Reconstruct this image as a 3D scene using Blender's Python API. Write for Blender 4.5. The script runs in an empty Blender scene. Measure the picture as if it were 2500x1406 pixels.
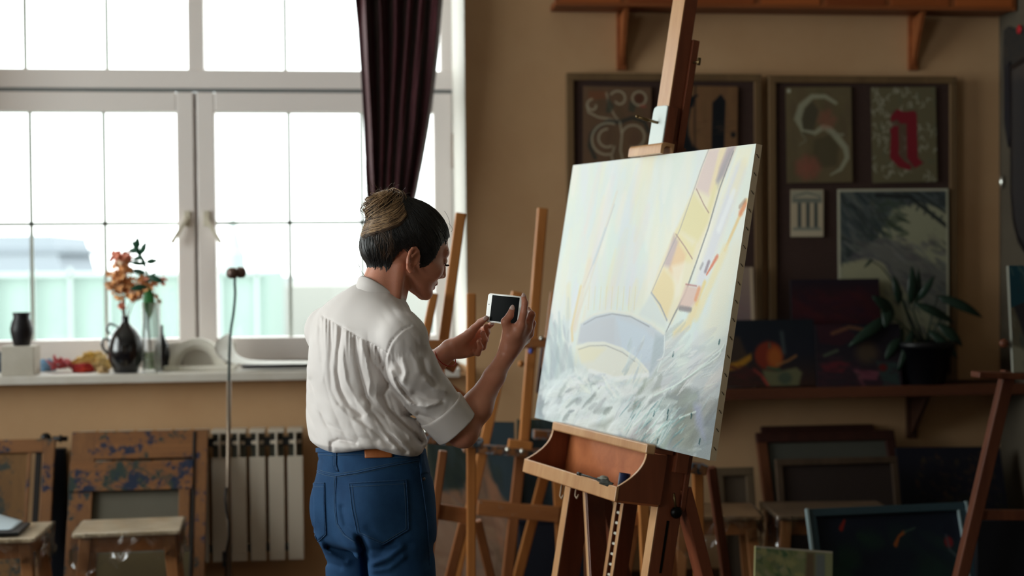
import bpy, bmesh, math, random
import numpy as np
from math import sin, cos, pi, radians, sqrt, atan2
from mathutils import Vector, Matrix
random.seed(7)
SC = bpy.context.scene
COL = SC.collection
# ------------------------------------------------------------------ camera model (2500x1406, 50 mm lens)
FPX = 3472.2
CAM = np.array([0.0, 0.0, 1.48])
A_YAW, A_PITCH, A_ROLL = radians(-6.6), radians(1.155), -0.0085
def _Rx(a): return np.array([[1,0,0],[0,cos(a),-sin(a)],[0,sin(a),cos(a)]])
def _Rz(a): return np.array([[cos(a),-sin(a),0],[sin(a),cos(a),0],[0,0,1]])
RC = _Rz(A_YAW) @ _Rx(pi/2-A_PITCH) @ _Rz(A_ROLL)
def ray(px, py): return RC @ np.array([(px-1250)/FPX, -(py-703)/FPX, -1.0])
def atd(px, py, d): return CAM + ray(px,py)*d
def aty(px, py, Y=6.1):
    r = ray(px,py); return CAM + r*(Y/r[1])
def atx(px, py, X):
    r = ray(px,py); return CAM + r*(X/r[0])
def atz(px, py, Z):
    r = ray(px,py); return CAM + r*((Z-1.48)/r[2])
def V(*a): return np.array(a, dtype=float)
def nrm(v): v = np.asarray(v,float); return v/ (np.linalg.norm(v)+1e-12)

# ------------------------------------------------------------------ objects
def thing(name, label, cat, loc=(0,0,0), group=None):
    o = bpy.data.objects.new(name, None); COL.objects.link(o)
    o.location = tuple(loc); o.empty_display_size = .05
    o['label'] = label; o['category'] = cat
    if group: o['group'] = group
    return o
def tag(o, label, cat, group=None):
    o['label'] = label; o['category'] = cat
    if group: o['group'] = group
    return o
def rootloc(o):
    l = Vector((0,0,0))
    while o is not None:
        l = l + o.location; o = o.parent
    return np.array(l)
def set_struct(o): o['kind'] = 'structure'; return o

class MB:
    """collects world-space geometry; build() links it as one mesh object"""
    def __init__(s): s.v=[]; s.f=[]; s.n=0
    def add(s, vs, fs):
        vs = np.asarray(vs,float).reshape(-1,3); b=s.n
        s.v.append(vs); s.n += len(vs)
        s.f += [tuple(i+b for i in f) for f in fs]; return s
    def frame_box(s, o, ex, ey, ez, a, b):
        """box from local corner a to b in frame (o; ex,ey,ez)"""
        o=np.asarray(o,float); ex=np.asarray(ex,float); ey=np.asarray(ey,float); ez=np.asarray(ez,float)
        P=[o+ex*x+ey*y+ez*z for z in (a[2],b[2]) for y in (a[1],b[1]) for x in (a[0],b[0])]
        return s.add(P, [(0,2,3,1),(4,5,7,6),(0,1,5,4),(2,6,7,3),(0,4,6,2),(1,3,7,5)])
    def box(s, a, b): return s.frame_box((0,0,0),(1,0,0),(0,1,0),(0,0,1),a,b)
    def bar(s, p0, p1, w, t, up=(0,-1,0)):
        """beam p0->p1, w across, t along 'up' (thickness direction)"""
        p0=np.asarray(p0,float); p1=np.asarray(p1,float)
        d=nrm(p1-p0); u=np.asarray(up,float); u=nrm(u-d*(u@d)); x=np.cross(u,d)
        L=np.linalg.norm(p1-p0)
        return s.frame_box(p0,x,u,d,(-w/2,-t/2,0),(w/2,t/2,L))
    def tube(s, pts, r, n=10, caps=True, flat=None):
        pts=[np.asarray(p,float) for p in pts]; k=len(pts)
        rs = r if hasattr(r,'__len__') else [r]*k
        vs=[]; prev=None
        for i,p in enumerate(pts):
            d = nrm(pts[min(i+1,k-1)]-pts[max(i-1,0)])
            if prev is None:
                a = np.array([0,0,1.]) if abs(d[2])<.9 else np.array([1.,0,0])
            else: a = prev
            x = nrm(a-d*(a@d)); y=np.cross(d,x); prev=x
            for j in range(n):
                t=2*pi*j/n; vs.append(p+rs[i]*(cos(t)*x+sin(t)*y))
        fs=[(i*n+j, i*n+(j+1)%n, (i+1)*n+(j+1)%n, (i+1)*n+j) for i in range(k-1) for j in range(n)]
        if caps: fs += [tuple(range(n-1,-1,-1)), tuple((k-1)*n+j for j in range(n))]
        return s.add(vs,fs)
    def lathe(s, prof, c, n=28, ax=(0,0,1), closed=False):
        """prof: list of (radius, height)"""
        c=np.asarray(c,float); ax=nrm(ax); a=np.array([1.,0,0]) if abs(ax[0])<.9 else np.array([0,1.,0])
        x=nrm(a-ax*(a@ax)); y=np.cross(ax,x); vs=[]
        for r,h in prof:
            for j in range(n):
                t=2*pi*j/n; vs.append(c+ax*h+max(r,1e-5)*(cos(t)*x+sin(t)*y))
        k=len(prof)
        fs=[(i*n+j, i*n+(j+1)%n, (i+1)*n+(j+1)%n, (i+1)*n+j) for i in range(k-1) for j in range(n)]
        if not closed: fs += [tuple(range(n-1,-1,-1)), tuple((k-1)*n+j for j in range(n))]
        return s.add(vs,fs)
    def prism(s, poly, o, ex, ey, ez, t0, t1):
        o=np.asarray(o,float); ex=np.asarray(ex,float); ey=np.asarray(ey,float); ez=np.asarray(ez,float)
        n=len(poly)
        vs=[o+ex*a+ey*b+ez*t0 for a,b in poly]+[o+ex*a+ey*b+ez*t1 for a,b in poly]
        fs=[tuple(range(n-1,-1,-1)), tuple(range(n,2*n))]+[(i,(i+1)%n,n+(i+1)%n,n+i) for i in range(n)]
        return s.add(vs,fs)
    def ball(s, c, r, n=12, m=8, sx=(1,0,0), sy=(0,1,0), sz=(0,0,1)):
        r = r if hasattr(r,'__len__') else (r,r,r); c=np.asarray(c,float)
        sx,sy,sz=[np.asarray(q,float) for q in (sx,sy,sz)]
        vs=[]
        for i in range(m+1):
            ph=pi*i/m
            for j in range(n):
                t=2*pi*j/n; vs.append(c+sx*r[0]*sin(ph)*cos(t)+sy*r[1]*sin(ph)*sin(t)+sz*r[2]*cos(ph))
        fs=[(i*n+j,(i+1)*n+j,(i+1)*n+(j+1)%n,i*n+(j+1)%n) for i in range(m) for j in range(n)]
        return s.add(vs,fs)
    def surf(s, P, closed_u=False):
        """P: array (nu,nv,3)"""
        P=np.asarray(P,float); nu,nv=P.shape[:2]
        fs=[(i*nv+j,(i+1)*nv+j,(i+1)*nv+j+1,i*nv+j+1) for i in range(nu-1) for j in range(nv-1)]
        if closed_u: fs+=[((nu-1)*nv+j,j,j+1,(nu-1)*nv+j+1) for j in range(nv-1)]
        return s.add(P.reshape(-1,3),fs)
    def build(s, name, mat, parent=None, smooth=False, bevel=0, solid=0, sub=0, auto=None, origin=None):
        vs=np.concatenate(s.v); me=bpy.data.meshes.new(name)
        if parent is not None: off=rootloc(parent)
        elif origin is not None: off=np.asarray(origin,float)
        else:
            off=np.array([(vs[:,0].min()+vs[:,0].max())/2,(vs[:,1].min()+vs[:,1].max())/2,vs[:,2].min()])
        me.from_pydata((vs-off).tolist(),[],s.f); me.update()
        bm=bmesh.new(); bm.from_mesh(me); bmesh.ops.recalc_face_normals(bm,faces=bm.faces)
        if auto is not None:
            for e in bm.edges:
                if len(e.link_faces)==2 and e.calc_face_angle(0)>radians(auto): e.smooth=False
            for f in bm.faces: f.smooth=True
        bm.to_mesh(me); bm.free()
        if smooth:
            for p in me.polygons: p.use_smooth=True
        o=bpy.data.objects.new(name,me); COL.objects.link(o)
        if parent is not None: o.parent=parent
        else: o.location=tuple(off)
        if mat is not None: me.materials.append(mat)
        if solid:
            m=o.modifiers.new('s','SOLIDIFY'); m.thickness=solid; m.offset=0
        if sub:
            m=o.modifiers.new('d','SUBSURF'); m.levels=sub; m.render_levels=sub
        if bevel:
            m=o.modifiers.new('b','BEVEL'); m.width=bevel; m.segments=2; m.limit_method='ANGLE'; m.angle_limit=radians(40)
        return o

# ------------------------------------------------------------------ materials
MATS={}
def lin(c):
    return tuple(((x/12.92) if x<=.04045 else ((x+.055)/1.055)**2.4) for x in c)
def _new(name):
    m=bpy.data.materials.new(name); m.use_nodes=True
    nt=m.node_tree; b=nt.nodes['Principled BSDF']; return m,nt,b
def mat(name, c, rough=.6, metal=0, spec=.4, noise=0, nscale=20, bump=0, bscale=60, sheen=0, c2=None, sss=0, trans=0, coat=0, stretch=None):
    """plain material, optional noise mix to c2 and bump; colours are sRGB"""
    if name in MATS: return MATS[name]
    m,nt,b=_new(name); N=nt.nodes; L=nt.links
    b.inputs['Base Color'].default_value=(*lin(c),1); b.inputs['Roughness'].default_value=rough
    b.inputs['Metallic'].default_value=metal; b.inputs['Specular IOR Level'].default_value=spec
    if sheen: b.inputs['Sheen Weight'].default_value=sheen
    if sss:
        b.inputs['Subsurface Weight'].default_value=sss; b.inputs['Subsurface Radius'].default_value=(.012,.005,.003); b.inputs['Subsurface Scale'].default_value=1
    if coat: b.inputs['Coat Weight'].default_value=coat
    if trans: b.inputs['Transmission Weight'].default_value=trans
    tc=N.new('ShaderNodeTexCoord'); mp=N.new('ShaderNodeMapping'); L.new(tc.outputs['Object'],mp.inputs['Vector'])
    if stretch: mp.inputs['Scale'].default_value=stretch
    if c2 is not None:
        n=N.new('ShaderNodeTexNoise'); n.inputs['Scale'].default_value=nscale; n.inputs['Detail'].default_value=6; n.inputs['Roughness'].default_value=.6
        L.new(mp.outputs['Vector'],n.inputs['Vector'])
        r=N.new('ShaderNodeValToRGB'); r.color_ramp.elements[0].position=.5-.25*(1-noise)-.02; r.color_ramp.elements[1].position=.5+.25*(1-noise)+.02
        r.color_ramp.elements[0].color=(*lin(c),1); r.color_ramp.elements[1].color=(*lin(c2),1)
        L.new(n.outputs['Fac'],r.inputs['Fac']); L.new(r.outputs['Color'],b.inputs['Base Color'])
    if bump:
        n2=N.new('ShaderNodeTexNoise'); n2.inputs['Scale'].default_value=bscale; n2.inputs['Detail'].default_value=5
        L.new(mp.outputs['Vector'],n2.inputs['Vector'])
        bp=N.new('ShaderNodeBump'); bp.inputs['Strength'].default_value=bump; bp.inputs['Distance'].default_value=.002
        L.new(n2.outputs['Fac'],bp.inputs['Height']); L.new(bp.outputs['Normal'],b.inputs['Normal'])
    MATS[name]=m; return m
def wood(name, c, c2, rough=.5, axis=2, scale=14, splat=None, splat2=None, amount=.62, coat=0, splscale=6):
    """wood with grain along a local axis; splat: paint stains of their own shape"""
    if name in MATS: return MATS[name]
    m,nt,b=_new(name); N=nt.nodes; L=nt.links
    b.inputs['Roughness'].default_value=rough; b.inputs['Specular IOR Level'].default_value=.35
    if coat: b.inputs['Coat Weight'].default_value=coat; b.inputs['Coat Roughness'].default_value=.25
    tc=N.new('ShaderNodeTexCoord'); mp=N.new('ShaderNodeMapping'); L.new(tc.outputs['Object'],mp.inputs['Vector'])
    sc=[1,1,1]; sc[axis]=.08; mp.inputs['Scale'].default_value=sc
    n=N.new('ShaderNodeTexNoise'); n.inputs['Scale'].default_value=scale*4; n.inputs['Detail'].default_value=7; n.inputs['Roughness'].default_value=.65; n.inputs['Distortion'].default_value=.6
    L.new(mp.outputs['Vector'],n.inputs['Vector'])
    r=N.new('ShaderNodeValToRGB'); r.color_ramp.elements[0].position=.3; r.color_ramp.elements[1].position=.72
    r.color_ramp.elements[0].color=(*lin(c2),1); r.color_ramp.elements[1].color=(*lin(c),1)
    L.new(n.outputs['Fac'],r.inputs['Fac']); out=r.outputs['Color']
    for k,(sp,sd) in enumerate(((splat,0),(splat2,7.3))):
        if sp is None: continue
        mp2=N.new('ShaderNodeMapping'); mp2.inputs['Location'].default_value=(sd,sd*1.7,sd*.6); L.new(tc.outputs['Object'],mp2.inputs['Vector'])
        s1=N.new('ShaderNodeTexNoise'); s1.inputs['Scale'].default_value=splscale*(1+.8*k); s1.inputs['Detail'].default_value=9; s1.inputs['Roughness'].default_value=.72
        L.new(mp2.outputs['Vector'],s1.inputs['Vector'])
        rr=N.new('ShaderNodeValToRGB'); rr.color_ramp.elements[0].position=amount; rr.color_ramp.elements[1].position=amount+.05
        L.new(s1.outputs['Fac'],rr.inputs['Fac'])
        mx=N.new('ShaderNodeMix'); mx.data_type='RGBA'; L.new(rr.outputs['Color'],mx.inputs['Factor'])
        L.new(out,mx.inputs[6]); mx.inputs[7].default_value=(*lin(sp),1); out=mx.outputs[2]
    L.new(out,b.inputs['Base Color'])
    bp=N.new('ShaderNodeBump'); bp.inputs['Strength'].default_value=.25; bp.inputs['Distance'].default_value=.001
    L.new(n.outputs['Fac'],bp.inputs['Height']); L.new(bp.outputs['Normal'],b.inputs['Normal'])
    MATS[name]=m; return m
def paintmat(name, rough=.6, bump=.3, spec=.35):
    """pigment read from the colour attribute of an artwork"""
    if name in MATS: return MATS[name]
    m,nt,b=_new(name); N=nt.nodes; L=nt.links
    a=N.new('ShaderNodeAttribute'); a.attribute_name='pigment'; L.new(a.outputs['Color'],b.inputs['Base Color'])
    b.inputs['Roughness'].default_value=rough; b.inputs['Specular IOR Level'].default_value=spec
    tc=N.new('ShaderNodeTexCoord'); n=N.new('ShaderNodeTexNoise'); n.inputs['Scale'].default_value=260; n.inputs['Detail'].default_value=3
    L.new(tc.outputs['Object'],n.inputs['Vector']); bp=N.new('ShaderNodeBump'); bp.inputs['Strength'].default_value=bump; bp.inputs['Distance'].default_value=.0008
    L.new(n.outputs['Fac'],bp.inputs['Height']); L.new(bp.outputs['Normal'],b.inputs['Normal'])
    MATS[name]=m; return m
def glassmat(name, tint=(1,1,1), refl=.06, rough=0.0):
    if name in MATS: return MATS[name]
    m=bpy.data.materials.new(name); m.use_nodes=True; nt=m.node_tree; N=nt.nodes; L=nt.links; N.clear()
    o=N.new('ShaderNodeOutputMaterial'); mx=N.new('ShaderNodeMixShader'); t=N.new('ShaderNodeBsdfTransparent'); g=N.new('ShaderNodeBsdfGlossy')
    t.inputs['Color'].default_value=(*tint,1); g.inputs['Roughness'].default_value=rough
    lw=N.new('ShaderNodeLayerWeight'); lw.inputs['Blend'].default_value=.25
    mm=N.new('ShaderNodeMath'); mm.operation='MULTIPLY_ADD'; mm.inputs[1].default_value=.5; mm.inputs[2].default_value=refl; mm.use_clamp=True
    L.new(lw.outputs['Fresnel'],mm.inputs[0]); L.new(mm.outputs[0],mx.inputs[0]); L.new(t.outputs[0],mx.inputs[1]); L.new(g.outputs[0],mx.inputs[2]); L.new(mx.outputs[0],o.inputs[0])
    MATS[name]=m; return m

# ------------------------------------------------------------------ painting toolkit: pigment laid down stroke by stroke
class Art:
    def __init__(s, w, h, bg, seed=1):
        s.w=w; s.h=h; s.rng=np.random.RandomState(seed)
        s.c=np.zeros((h,w,3)); s.c[:]=bg; s.z=np.zeros((h,w))
        s.yy,s.xx=np.mgrid[0:h,0:w].astype(float); s.xx=(s.xx+.5)/w; s.yy=(s.yy+.5)/h    # 0..1, y downwards
        s.asp=h/w
    def noise(s, fx, fy, seed=0, octv=3):
        out=np.zeros((s.h,s.w)); amp=1; tot=0
        for o in range(octv):
            r=np.random.RandomState(seed*31+o+5); gx=int(fx*2**o)+2; gy=int(fy*2**o)+2
            g=r.rand(gy+1,gx+1); x=s.xx*(gx-1); y=s.yy*(gy-1); xi=x.astype(int); yi=y.astype(int); xf=x-xi; yf=y-yi
            xf=xf*xf*(3-2*xf); yf=yf*yf*(3-2*yf)
            v=(g[yi,xi]*(1-xf)+g[yi,xi+1]*xf)*(1-yf)+(g[yi+1,xi]*(1-xf)+g[yi+1,xi+1]*xf)*yf
            out+=amp*v; tot+=amp; amp*=.5
        return out/tot
    def blend(s, m, col, sl=None):
        col=np.asarray(col,float)
        if sl is None: s.c=s.c*(1-m[...,None])+col*m[...,None]
        else: s.c[sl]=s.c[sl]*(1-m[...,None])+col*m[...,None]
    def grad(s, stops):
        ys=[p for p,_ in stops]; cs=np.array([c for _,c in stops])
        for k in range(3): s.c[...,k]=np.interp(s.yy,ys,cs[:,k])
    def stroke(s, pts, w, col, a=1., soft=.35, rag=0, z=0):
        """pts in 0..1 (x right, y down); w in fraction of width"""
        pts=np.asarray(pts,float); ws=w if hasattr(w,'__len__') else [w]*len(pts)
        m=max(ws)*1.6+.01
        x0=max(int((pts[:,0].min()-m)*s.w),0); x1=min(int((pts[:,0].max()+m)*s.w)+2,s.w)
        y0=max(int((pts[:,1].min()-m/s.asp)*s.h),0); y1=min(int((pts[:,1].max()+m/s.asp)*s.h)+2,s.h)
        if x0>=x1 or y0>=y1: return
        X=s.xx[y0:y1,x0:x1]; Y=s.yy[y0:y1,x0:x1]*s.asp; d=np.full(X.shape,9.)
        for i in range(len(pts)-1):
            ax,ay=pts[i][0],pts[i][1]*s.asp; bx,by=pts[i+1][0],pts[i+1][1]*s.asp
            dx,dy=bx-ax,by-ay; t=np.clip(((X-ax)*dx+(Y-ay)*dy)/(dx*dx+dy*dy+1e-9),0,1)
            dd=np.hypot(X-ax-t*dx,Y-ay-t*dy)/np.maximum((ws[i]*(1-t)+ws[i+1]*t)*.5,1e-4)
            d=np.minimum(d,dd)
        if rag: d=d+rag*(s.rng.rand(*d.shape)-.5)
        k=np.clip((1+soft-d)/(2*soft),0,1)*a
        s.blend(k,col,(slice(y0,y1),slice(x0,x1)))
        if z: s.z[y0:y1,x0:x1]+=k*z
    def poly(s, pts, col, a=1., soft=1.2):
        pts=np.asarray(pts,float); X=s.xx; Y=s.yy; ins=np.zeros(X.shape,bool); n=len(pts); d=np.full(X.shape,9.)
        for i in range(n):
            x1,y1=pts[i]; x2,y2=pts[(i+1)%n]
            c=((y1>Y)!=(y2>Y))&(X<(x2-x1)*(Y-y1)/((y2-y1)+1e-12)+x1); ins^=c
            ax,ay,bx,by=x1,y1*s.asp,x2,y2*s.asp; dx,dy=bx-ax,by-ay
            t=np.clip(((X-ax)*dx+(Y*s.asp-ay)*dy)/(dx*dx+dy*dy+1e-9),0,1)
            d=np.minimum(d,np.hypot(X-ax-t*dx,Y*s.asp-ay-t*dy))
        sd=np.where(ins,d,-d)*s.w
        s.blend(np.clip(.5+sd/(soft*2),0,1)*a,col)
    def blob(s, x, y, rx, ry, col, a=1., soft=.3):
        d=np.hypot((s.xx-x)/rx,(s.yy-y)*s.asp/ry); s.blend(np.clip((1+soft-d)/(2*soft),0,1)*a,col)
    def dabs(s, n, reg, L, w, ang, cols, a=.6, dang=.4, rag=.5, z=0, curve=0):
        """n brush dabs inside region reg=(x0,y0,x1,y1)"""
        for _ in range(n):
            x=reg[0]+s.rng.rand()*(reg[2]-reg[0]); y=reg[1]+s.rng.rand()*(reg[3]-reg[1]); t=ang+(s.rng.rand()-.5)*2*dang
            l=L*(.5+s.rng.rand()); ww=w*(.5+s.rng.rand()); c=np.array(cols[s.rng.randint(len(cols))])+(s.rng.rand(3)-.5)*.03
            cv=curve*(s.rng.rand()-.5)
            p=[(x+l*u*cos(t)+cv*(1-(2*u)**2)*sin(t), y+(l*u*sin(t)-cv*(1-(2*u)**2)*cos(t))/s.asp) for u in (-.5,-.2,.1,.5)]
            s.stroke(p,[ww*.5,ww,ww,ww*.4],c,a*(.5+.5*s.rng.rand()),.4,rag,z)
def art_mesh(name, art, o, ex, ey, ez, w, h, t, matr, parent=None, relief=0, edge=None, back=None):
    """panel: front grid carries the pigment; o = top left of the front face, ex right, ey DOWN, ez towards the viewer"""
    H,W=art.h,art.w; o=np.asarray(o,float); ex=nrm(ex); ey=nrm(ey); ez=nrm(ez)
    us=np.linspace(0,1,W); vs=np.linspace(0,1,H); U,Vv=np.meshgrid(us,vs)
    z=np.zeros((H,W))
    if relief: z=art.z*relief; z[0,:]=z[-1,:]=0; z[:,0]=z[:,-1]=0
    P=o+U[...,None]*w*ex+Vv[...,None]*h*ey+z[...,None]*ez
    P=P.reshape(-1,3)
    idx=np.arange(H*W).reshape(H,W)
    F=np.stack([idx[:-1,:-1],idx[1:,:-1],idx[1:,1:],idx[:-1,1:]],-1).reshape(-1,4)
    bd=np.concatenate([idx[0,:-1],idx[:-1,-1],idx[-1,:0:-1],idx[:0:-1,0]])
    nb=len(bd); B=P[bd]; Bk=B-ez*t
    base=len(P); allv=np.concatenate([P,B,Bk])
    sides=[(base+i,base+(i+1)%nb,base+nb+(i+1)%nb,base+nb+i) for i in range(nb)]
    faces=F.tolist()+sides+[tuple(base+nb+i for i in range(nb))]
    off=rootloc(parent) if parent is not None else o+ex*w/2+ey*h-ez*t/2
    me=bpy.data.meshes.new(name); me.from_pydata((allv-off).tolist(),[],faces); me.update()
    col=np.ones((len(allv),4)); cc=np.clip(art.c,0,1).reshape(-1,3)
    L=np.where(cc<=.04045,cc/12.92,((cc+.055)/1.055)**2.4); col[:base,:3]=L
    col[base:,:3]=lin(edge) if edge is not None else L[bd].repeat(1,0).tolist()*2 if False else (lin(edge) if edge is not None else lin((.55,.5,.42)))
    ca=me.color_attributes.new('pigment','FLOAT_COLOR','POINT'); ca.data.foreach_set('color',col.ravel())
    sm=np.zeros(len(me.polygons),bool); sm[:len(F)]=bool(relief); me.polygons.foreach_set('use_smooth',sm)
    ob=bpy.data.objects.new(name,me); COL.objects.link(ob); me.materials.append(matr)
    if parent is not None: ob.parent=parent
    else: ob.location=tuple(off)
    return ob
# ================================================================== camera
cd=bpy.data.cameras.new('camera'); cam=bpy.data.objects.new('camera',cd); COL.objects.link(cam); SC.camera=cam
cd.sensor_width=36; cd.lens=FPX/2500*36; cd.clip_end=500
cam.matrix_world=Matrix([list(RC[i])+[CAM[i]] for i in range(3)]+[[0,0,0,1]])
cd.dof.use_dof=True; cd.dof.focus_distance=3.42; cd.dof.aperture_fstop=2.2; cd.dof.aperture_blades=9

# ================================================================== world and daylight
SKY,SKY_SUN=4.2,11.6
w=bpy.data.worlds.new('overcast_sky'); SC.world=w; w.use_nodes=True
nt=w.node_tree; bg=nt.nodes['Background']; tc=nt.nodes.new('ShaderNodeTexCoord'); sp=nt.nodes.new('ShaderNodeSeparateXYZ')
# cloud cover: thinner and much brighter towards the hidden sun on the left side of the house
nt.links.new(tc.outputs['Generated'],sp.inputs[0])
mr=nt.nodes.new('ShaderNodeMapRange'); mr.interpolation_type='SMOOTHSTEP'
mr.inputs['From Min'].default_value=-.95; mr.inputs['From Max'].default_value=-.45; mr.inputs['To Min'].default_value=SKY_SUN; mr.inputs['To Max'].default_value=SKY
nt.links.new(sp.outputs['X'],mr.inputs['Value']); nt.links.new(mr.outputs['Result'],bg.inputs['Strength'])
bg.inputs['Color'].default_value=(.93,1,.98,1)
SC.view_settings.view_transform='Standard'; SC.view_settings.look='None'; SC.view_settings.exposure=0; SC.view_settings.gamma=1
def portal(name, loc, rot, sx, sy):
    l=bpy.data.lights.new(name,'AREA'); l.shape='RECTANGLE'; l.size=sx; l.size_y=sy; l.energy=1
    l.cycles.is_portal=True
    o=bpy.data.objects.new(name,l); COL.objects.link(o); o.location=loc; o.rotation_euler=rot; return o
portal('daylight_portal',(-.7,6.8,2.3),(radians(-90),0,0),2.6,2.8)
portal('daylight_portal',(-3.95,4.15,2.25),(0,radians(-90),0),2.6,2.7)
portal('daylight_portal',(-3.95,-.7,2.1),(0,radians(-90),0),2.5,2.5)  # portal for the added fill window

# ================================================================== room shell
M_wall=mat('plaster_wall',(.80,.655,.50),.85,c2=(.755,.60,.445),nscale=2.2,noise=.2,bump=.25,bscale=90,spec=.15)
M_reveal=mat('white_reveal_paint',(.90,.89,.86),.7,spec=.2)
M_white=mat('window_white_vinyl',(.92,.89,.875),.35,spec=.4)
M_ceil=mat('ceiling_paint',(.82,.79,.74),.9)
M_floor=wood('floor_boards',(.30,.25,.21),(.22,.18,.15),.55,axis=1,scale=3)
Wy=6.2; Wy2=6.62; XR=2.961; XL=-3.7
OX0,OX1=-1.95,.519; OZ0,OZ1=.975,3.35; CEIL=3.7; BACK=-3.2
b=MB()
b.box((XL-.3,Wy,0),(XR+.3,Wy+.6,OZ0))
b.box((XL-.3,Wy,OZ1),(XR+.3,Wy+.6,CEIL))
b.prism([(XL-.3,Wy),(OX0,Wy),(OX0+.03,Wy+.6),(XL-.3,Wy+.6)],(0,0,0),(1,0,0),(0,1,0),(0,0,1),OZ0,OZ1)
b.prism([(OX1,Wy),(XR+.3,Wy),(XR+.3,Wy+.6),(OX1-.035,Wy+.6)],(0,0,0),(1,0,0),(0,1,0),(0,0,1),OZ0,OZ1)
set_struct(b.build('wall_back',M_wall))
# painted lining of the window recess
b=MB()
b.prism([(OX1-.002,Wy+.0),(OX1+.001,Wy+.0),(OX1-.022,Wy+.4),(OX1-.036,Wy+.4)],(0,0,0),(1,0,0),(0,1,0),(0,0,1),OZ0+.04,OZ1)
set_struct(b.build('trim_1',M_reveal))
b=MB(); b.box((OX0-.12,Wy-.11,OZ0),(OX1-.04,Wy2-.05,OZ0+.038))
set_struct(b.build('trim_2',mat('sill_paint',(.86,.84,.81),.4,c2=(.80,.77,.72),nscale=6,noise=.2),bevel=.006))
# left wall with the second window
LY0,LY1,LZ0,LZ1=2.85,5.45,.95,3.3
MY0,MY1=-1.9,.5  # opening of an unseen window added for fill from the camera side
b=MB(); b.box((XL-.3,BACK,0),(XL,Wy,LZ0)); b.box((XL-.3,BACK,LZ1),(XL,Wy,CEIL)); b.box((XL-.3,BACK,LZ0),(XL,MY0,LZ1)); b.box((XL-.3,MY1,LZ0),(XL,LY0,LZ1)); b.box((XL-.3,LY1,LZ0),(XL,Wy,LZ1))
set_struct(b.build('wall_left',M_wall))
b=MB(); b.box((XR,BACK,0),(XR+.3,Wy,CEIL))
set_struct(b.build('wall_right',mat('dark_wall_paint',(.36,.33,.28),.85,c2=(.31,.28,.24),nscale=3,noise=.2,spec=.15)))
b=MB(); b.box((XL-.3,BACK-.3,0),(XR+.3,BACK,CEIL)); set_struct(b.build('wall_front',mat('front_wall_paint',(.74,.66,.56),.9)))
b=MB(); b.box((XL-.3,BACK-.3,CEIL),(XR+.3,Wy+.6,CEIL+.2)); set_struct(b.build('ceiling',M_ceil))
b=MB(); b.box((XL-.3,BACK-.3,-.2),(XR+.3,Wy+.6,0)); set_struct(b.build('floor',M_floor))
b=MB(); b.box((XL,Wy-.02,0),(XR,Wy,.09)); set_struct(b.build('baseboard_back',wood('baseboard_wood',(.40,.27,.17),(.30,.2,.12),.6,axis=0)))

# ---- window 1 : two opening sashes under a fixed upper light
M_gasket=mat('window_gasket',(.45,.46,.46),.6)
M_munt=mat('pale_muntin',(.80,.84,.81),.5)
M_glass=glassmat('window_glass',(1,1,1),.03)
def struct_empty(name, loc):
    o=bpy.data.objects.new(name,None); COL.objects.link(o); o.location=loc; o['kind']='structure'; return o
W1=struct_empty('window_1',(-.7,Wy2,OZ0+.038))
fy0,fy1=6.56,6.66
X0,X1=OX0+.0,.489; xm=-.674
ZB=1.013; zt0,zt1=2.268,2.347
f=MB()
f.box((X0,fy0,ZB),(X0+.07,fy1,OZ1)); f.box((X1-.052,fy0,zt0),(X1+.02,fy1,OZ1)); f.box((X1-.02,fy0,ZB),(X1+.02,fy1,zt0))
f.box((X0+.07,fy0,OZ1-.07),(X1-.05,fy1,OZ1)); f.box((X0,fy0-.012,zt0-.005),(X1,fy1,zt1)); f.box((X0,fy0,ZB),(X1,fy1,ZB+.03))
f.box((-.704,fy0,zt1),(-.634,fy1,OZ1-.07)); f.box((xm-.02,fy0+.02,ZB+.03),(xm+.02,fy1,zt0-.02))
f.build('window_frame',M_white,W1,bevel=.004)
g=MB(); g.box((X0+.07,6.60,zt1),(-.704,6.606,OZ1-.07)); g.build('pane',M_glass,W1)
g=MB(); g.box((-.634,6.60,zt1),(X1-.052,6.606,OZ1-.07)); g.build('pane',M_glass,W1)
g=MB(); g.box((X0,fy0-.006,zt0-.022),(X1,fy0,zt0-.006)); g.build('gasket',M_gasket,W1)
def mm(vert, at, a, b_, parent, z0=None):
    m=MB()
    if vert: m.box((at-.008,6.592,a),(at+.008,6.599,b_))
    else: m.box((a,6.592,at-.008),(b_,6.599,at+.008))
    return m.build('muntin',M_munt,parent)
for x in (-1.421,-1.065,-.271,.085): mm(1,x,zt1,OZ1-.07,W1)
for sname,(sx0,sx1,gx0,gx1,ms) in {'l':(X0+.01,-.681,-1.735,-.757,(-1.406,-1.084)),'r':(-.667,X1-.004,-.588,.40,(-.259,.071))}.items():
    s=MB(); sz0,sz1=ZB+.02,zt0-.024; gz0,gz1=1.135,2.157
    yA,yB=fy0-.022,6.63
    s.box((sx0,yA,sz0),(gx0,yB,sz1)); s.box((gx1,yA,sz0),(sx1,yB,sz1)); s.box((gx0,yA,sz0),(gx1,yB,gz0)); s.box((gx0,yA,gz1),(gx1,yB,sz1))
    so=s.build('sash',M_white,W1,bevel=.005)
    g=MB(); g.box((gx0,6.60,gz0),(gx1,6.606,gz1)); g.build('pane',M_glass,so)
    for x in ms: mm(1,x,gz0,gz1,so)
    mm(0,1.656,gx0,gx1,so)
    h=MB(); cx=(-.713 if sname=='l' else -.628); sg=-1 if sname=='l' else 1
    h.box((cx-.013,yA-.012,1.64),(cx+.013,yA,1.71)); h.bar((cx,yA-.02,1.675),(cx+sg*.065,yA-.045,1.565),.017,.014)
    h.build('handle',mat('handle_cream',(.80,.77,.70),.35),so,bevel=.002)
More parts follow.
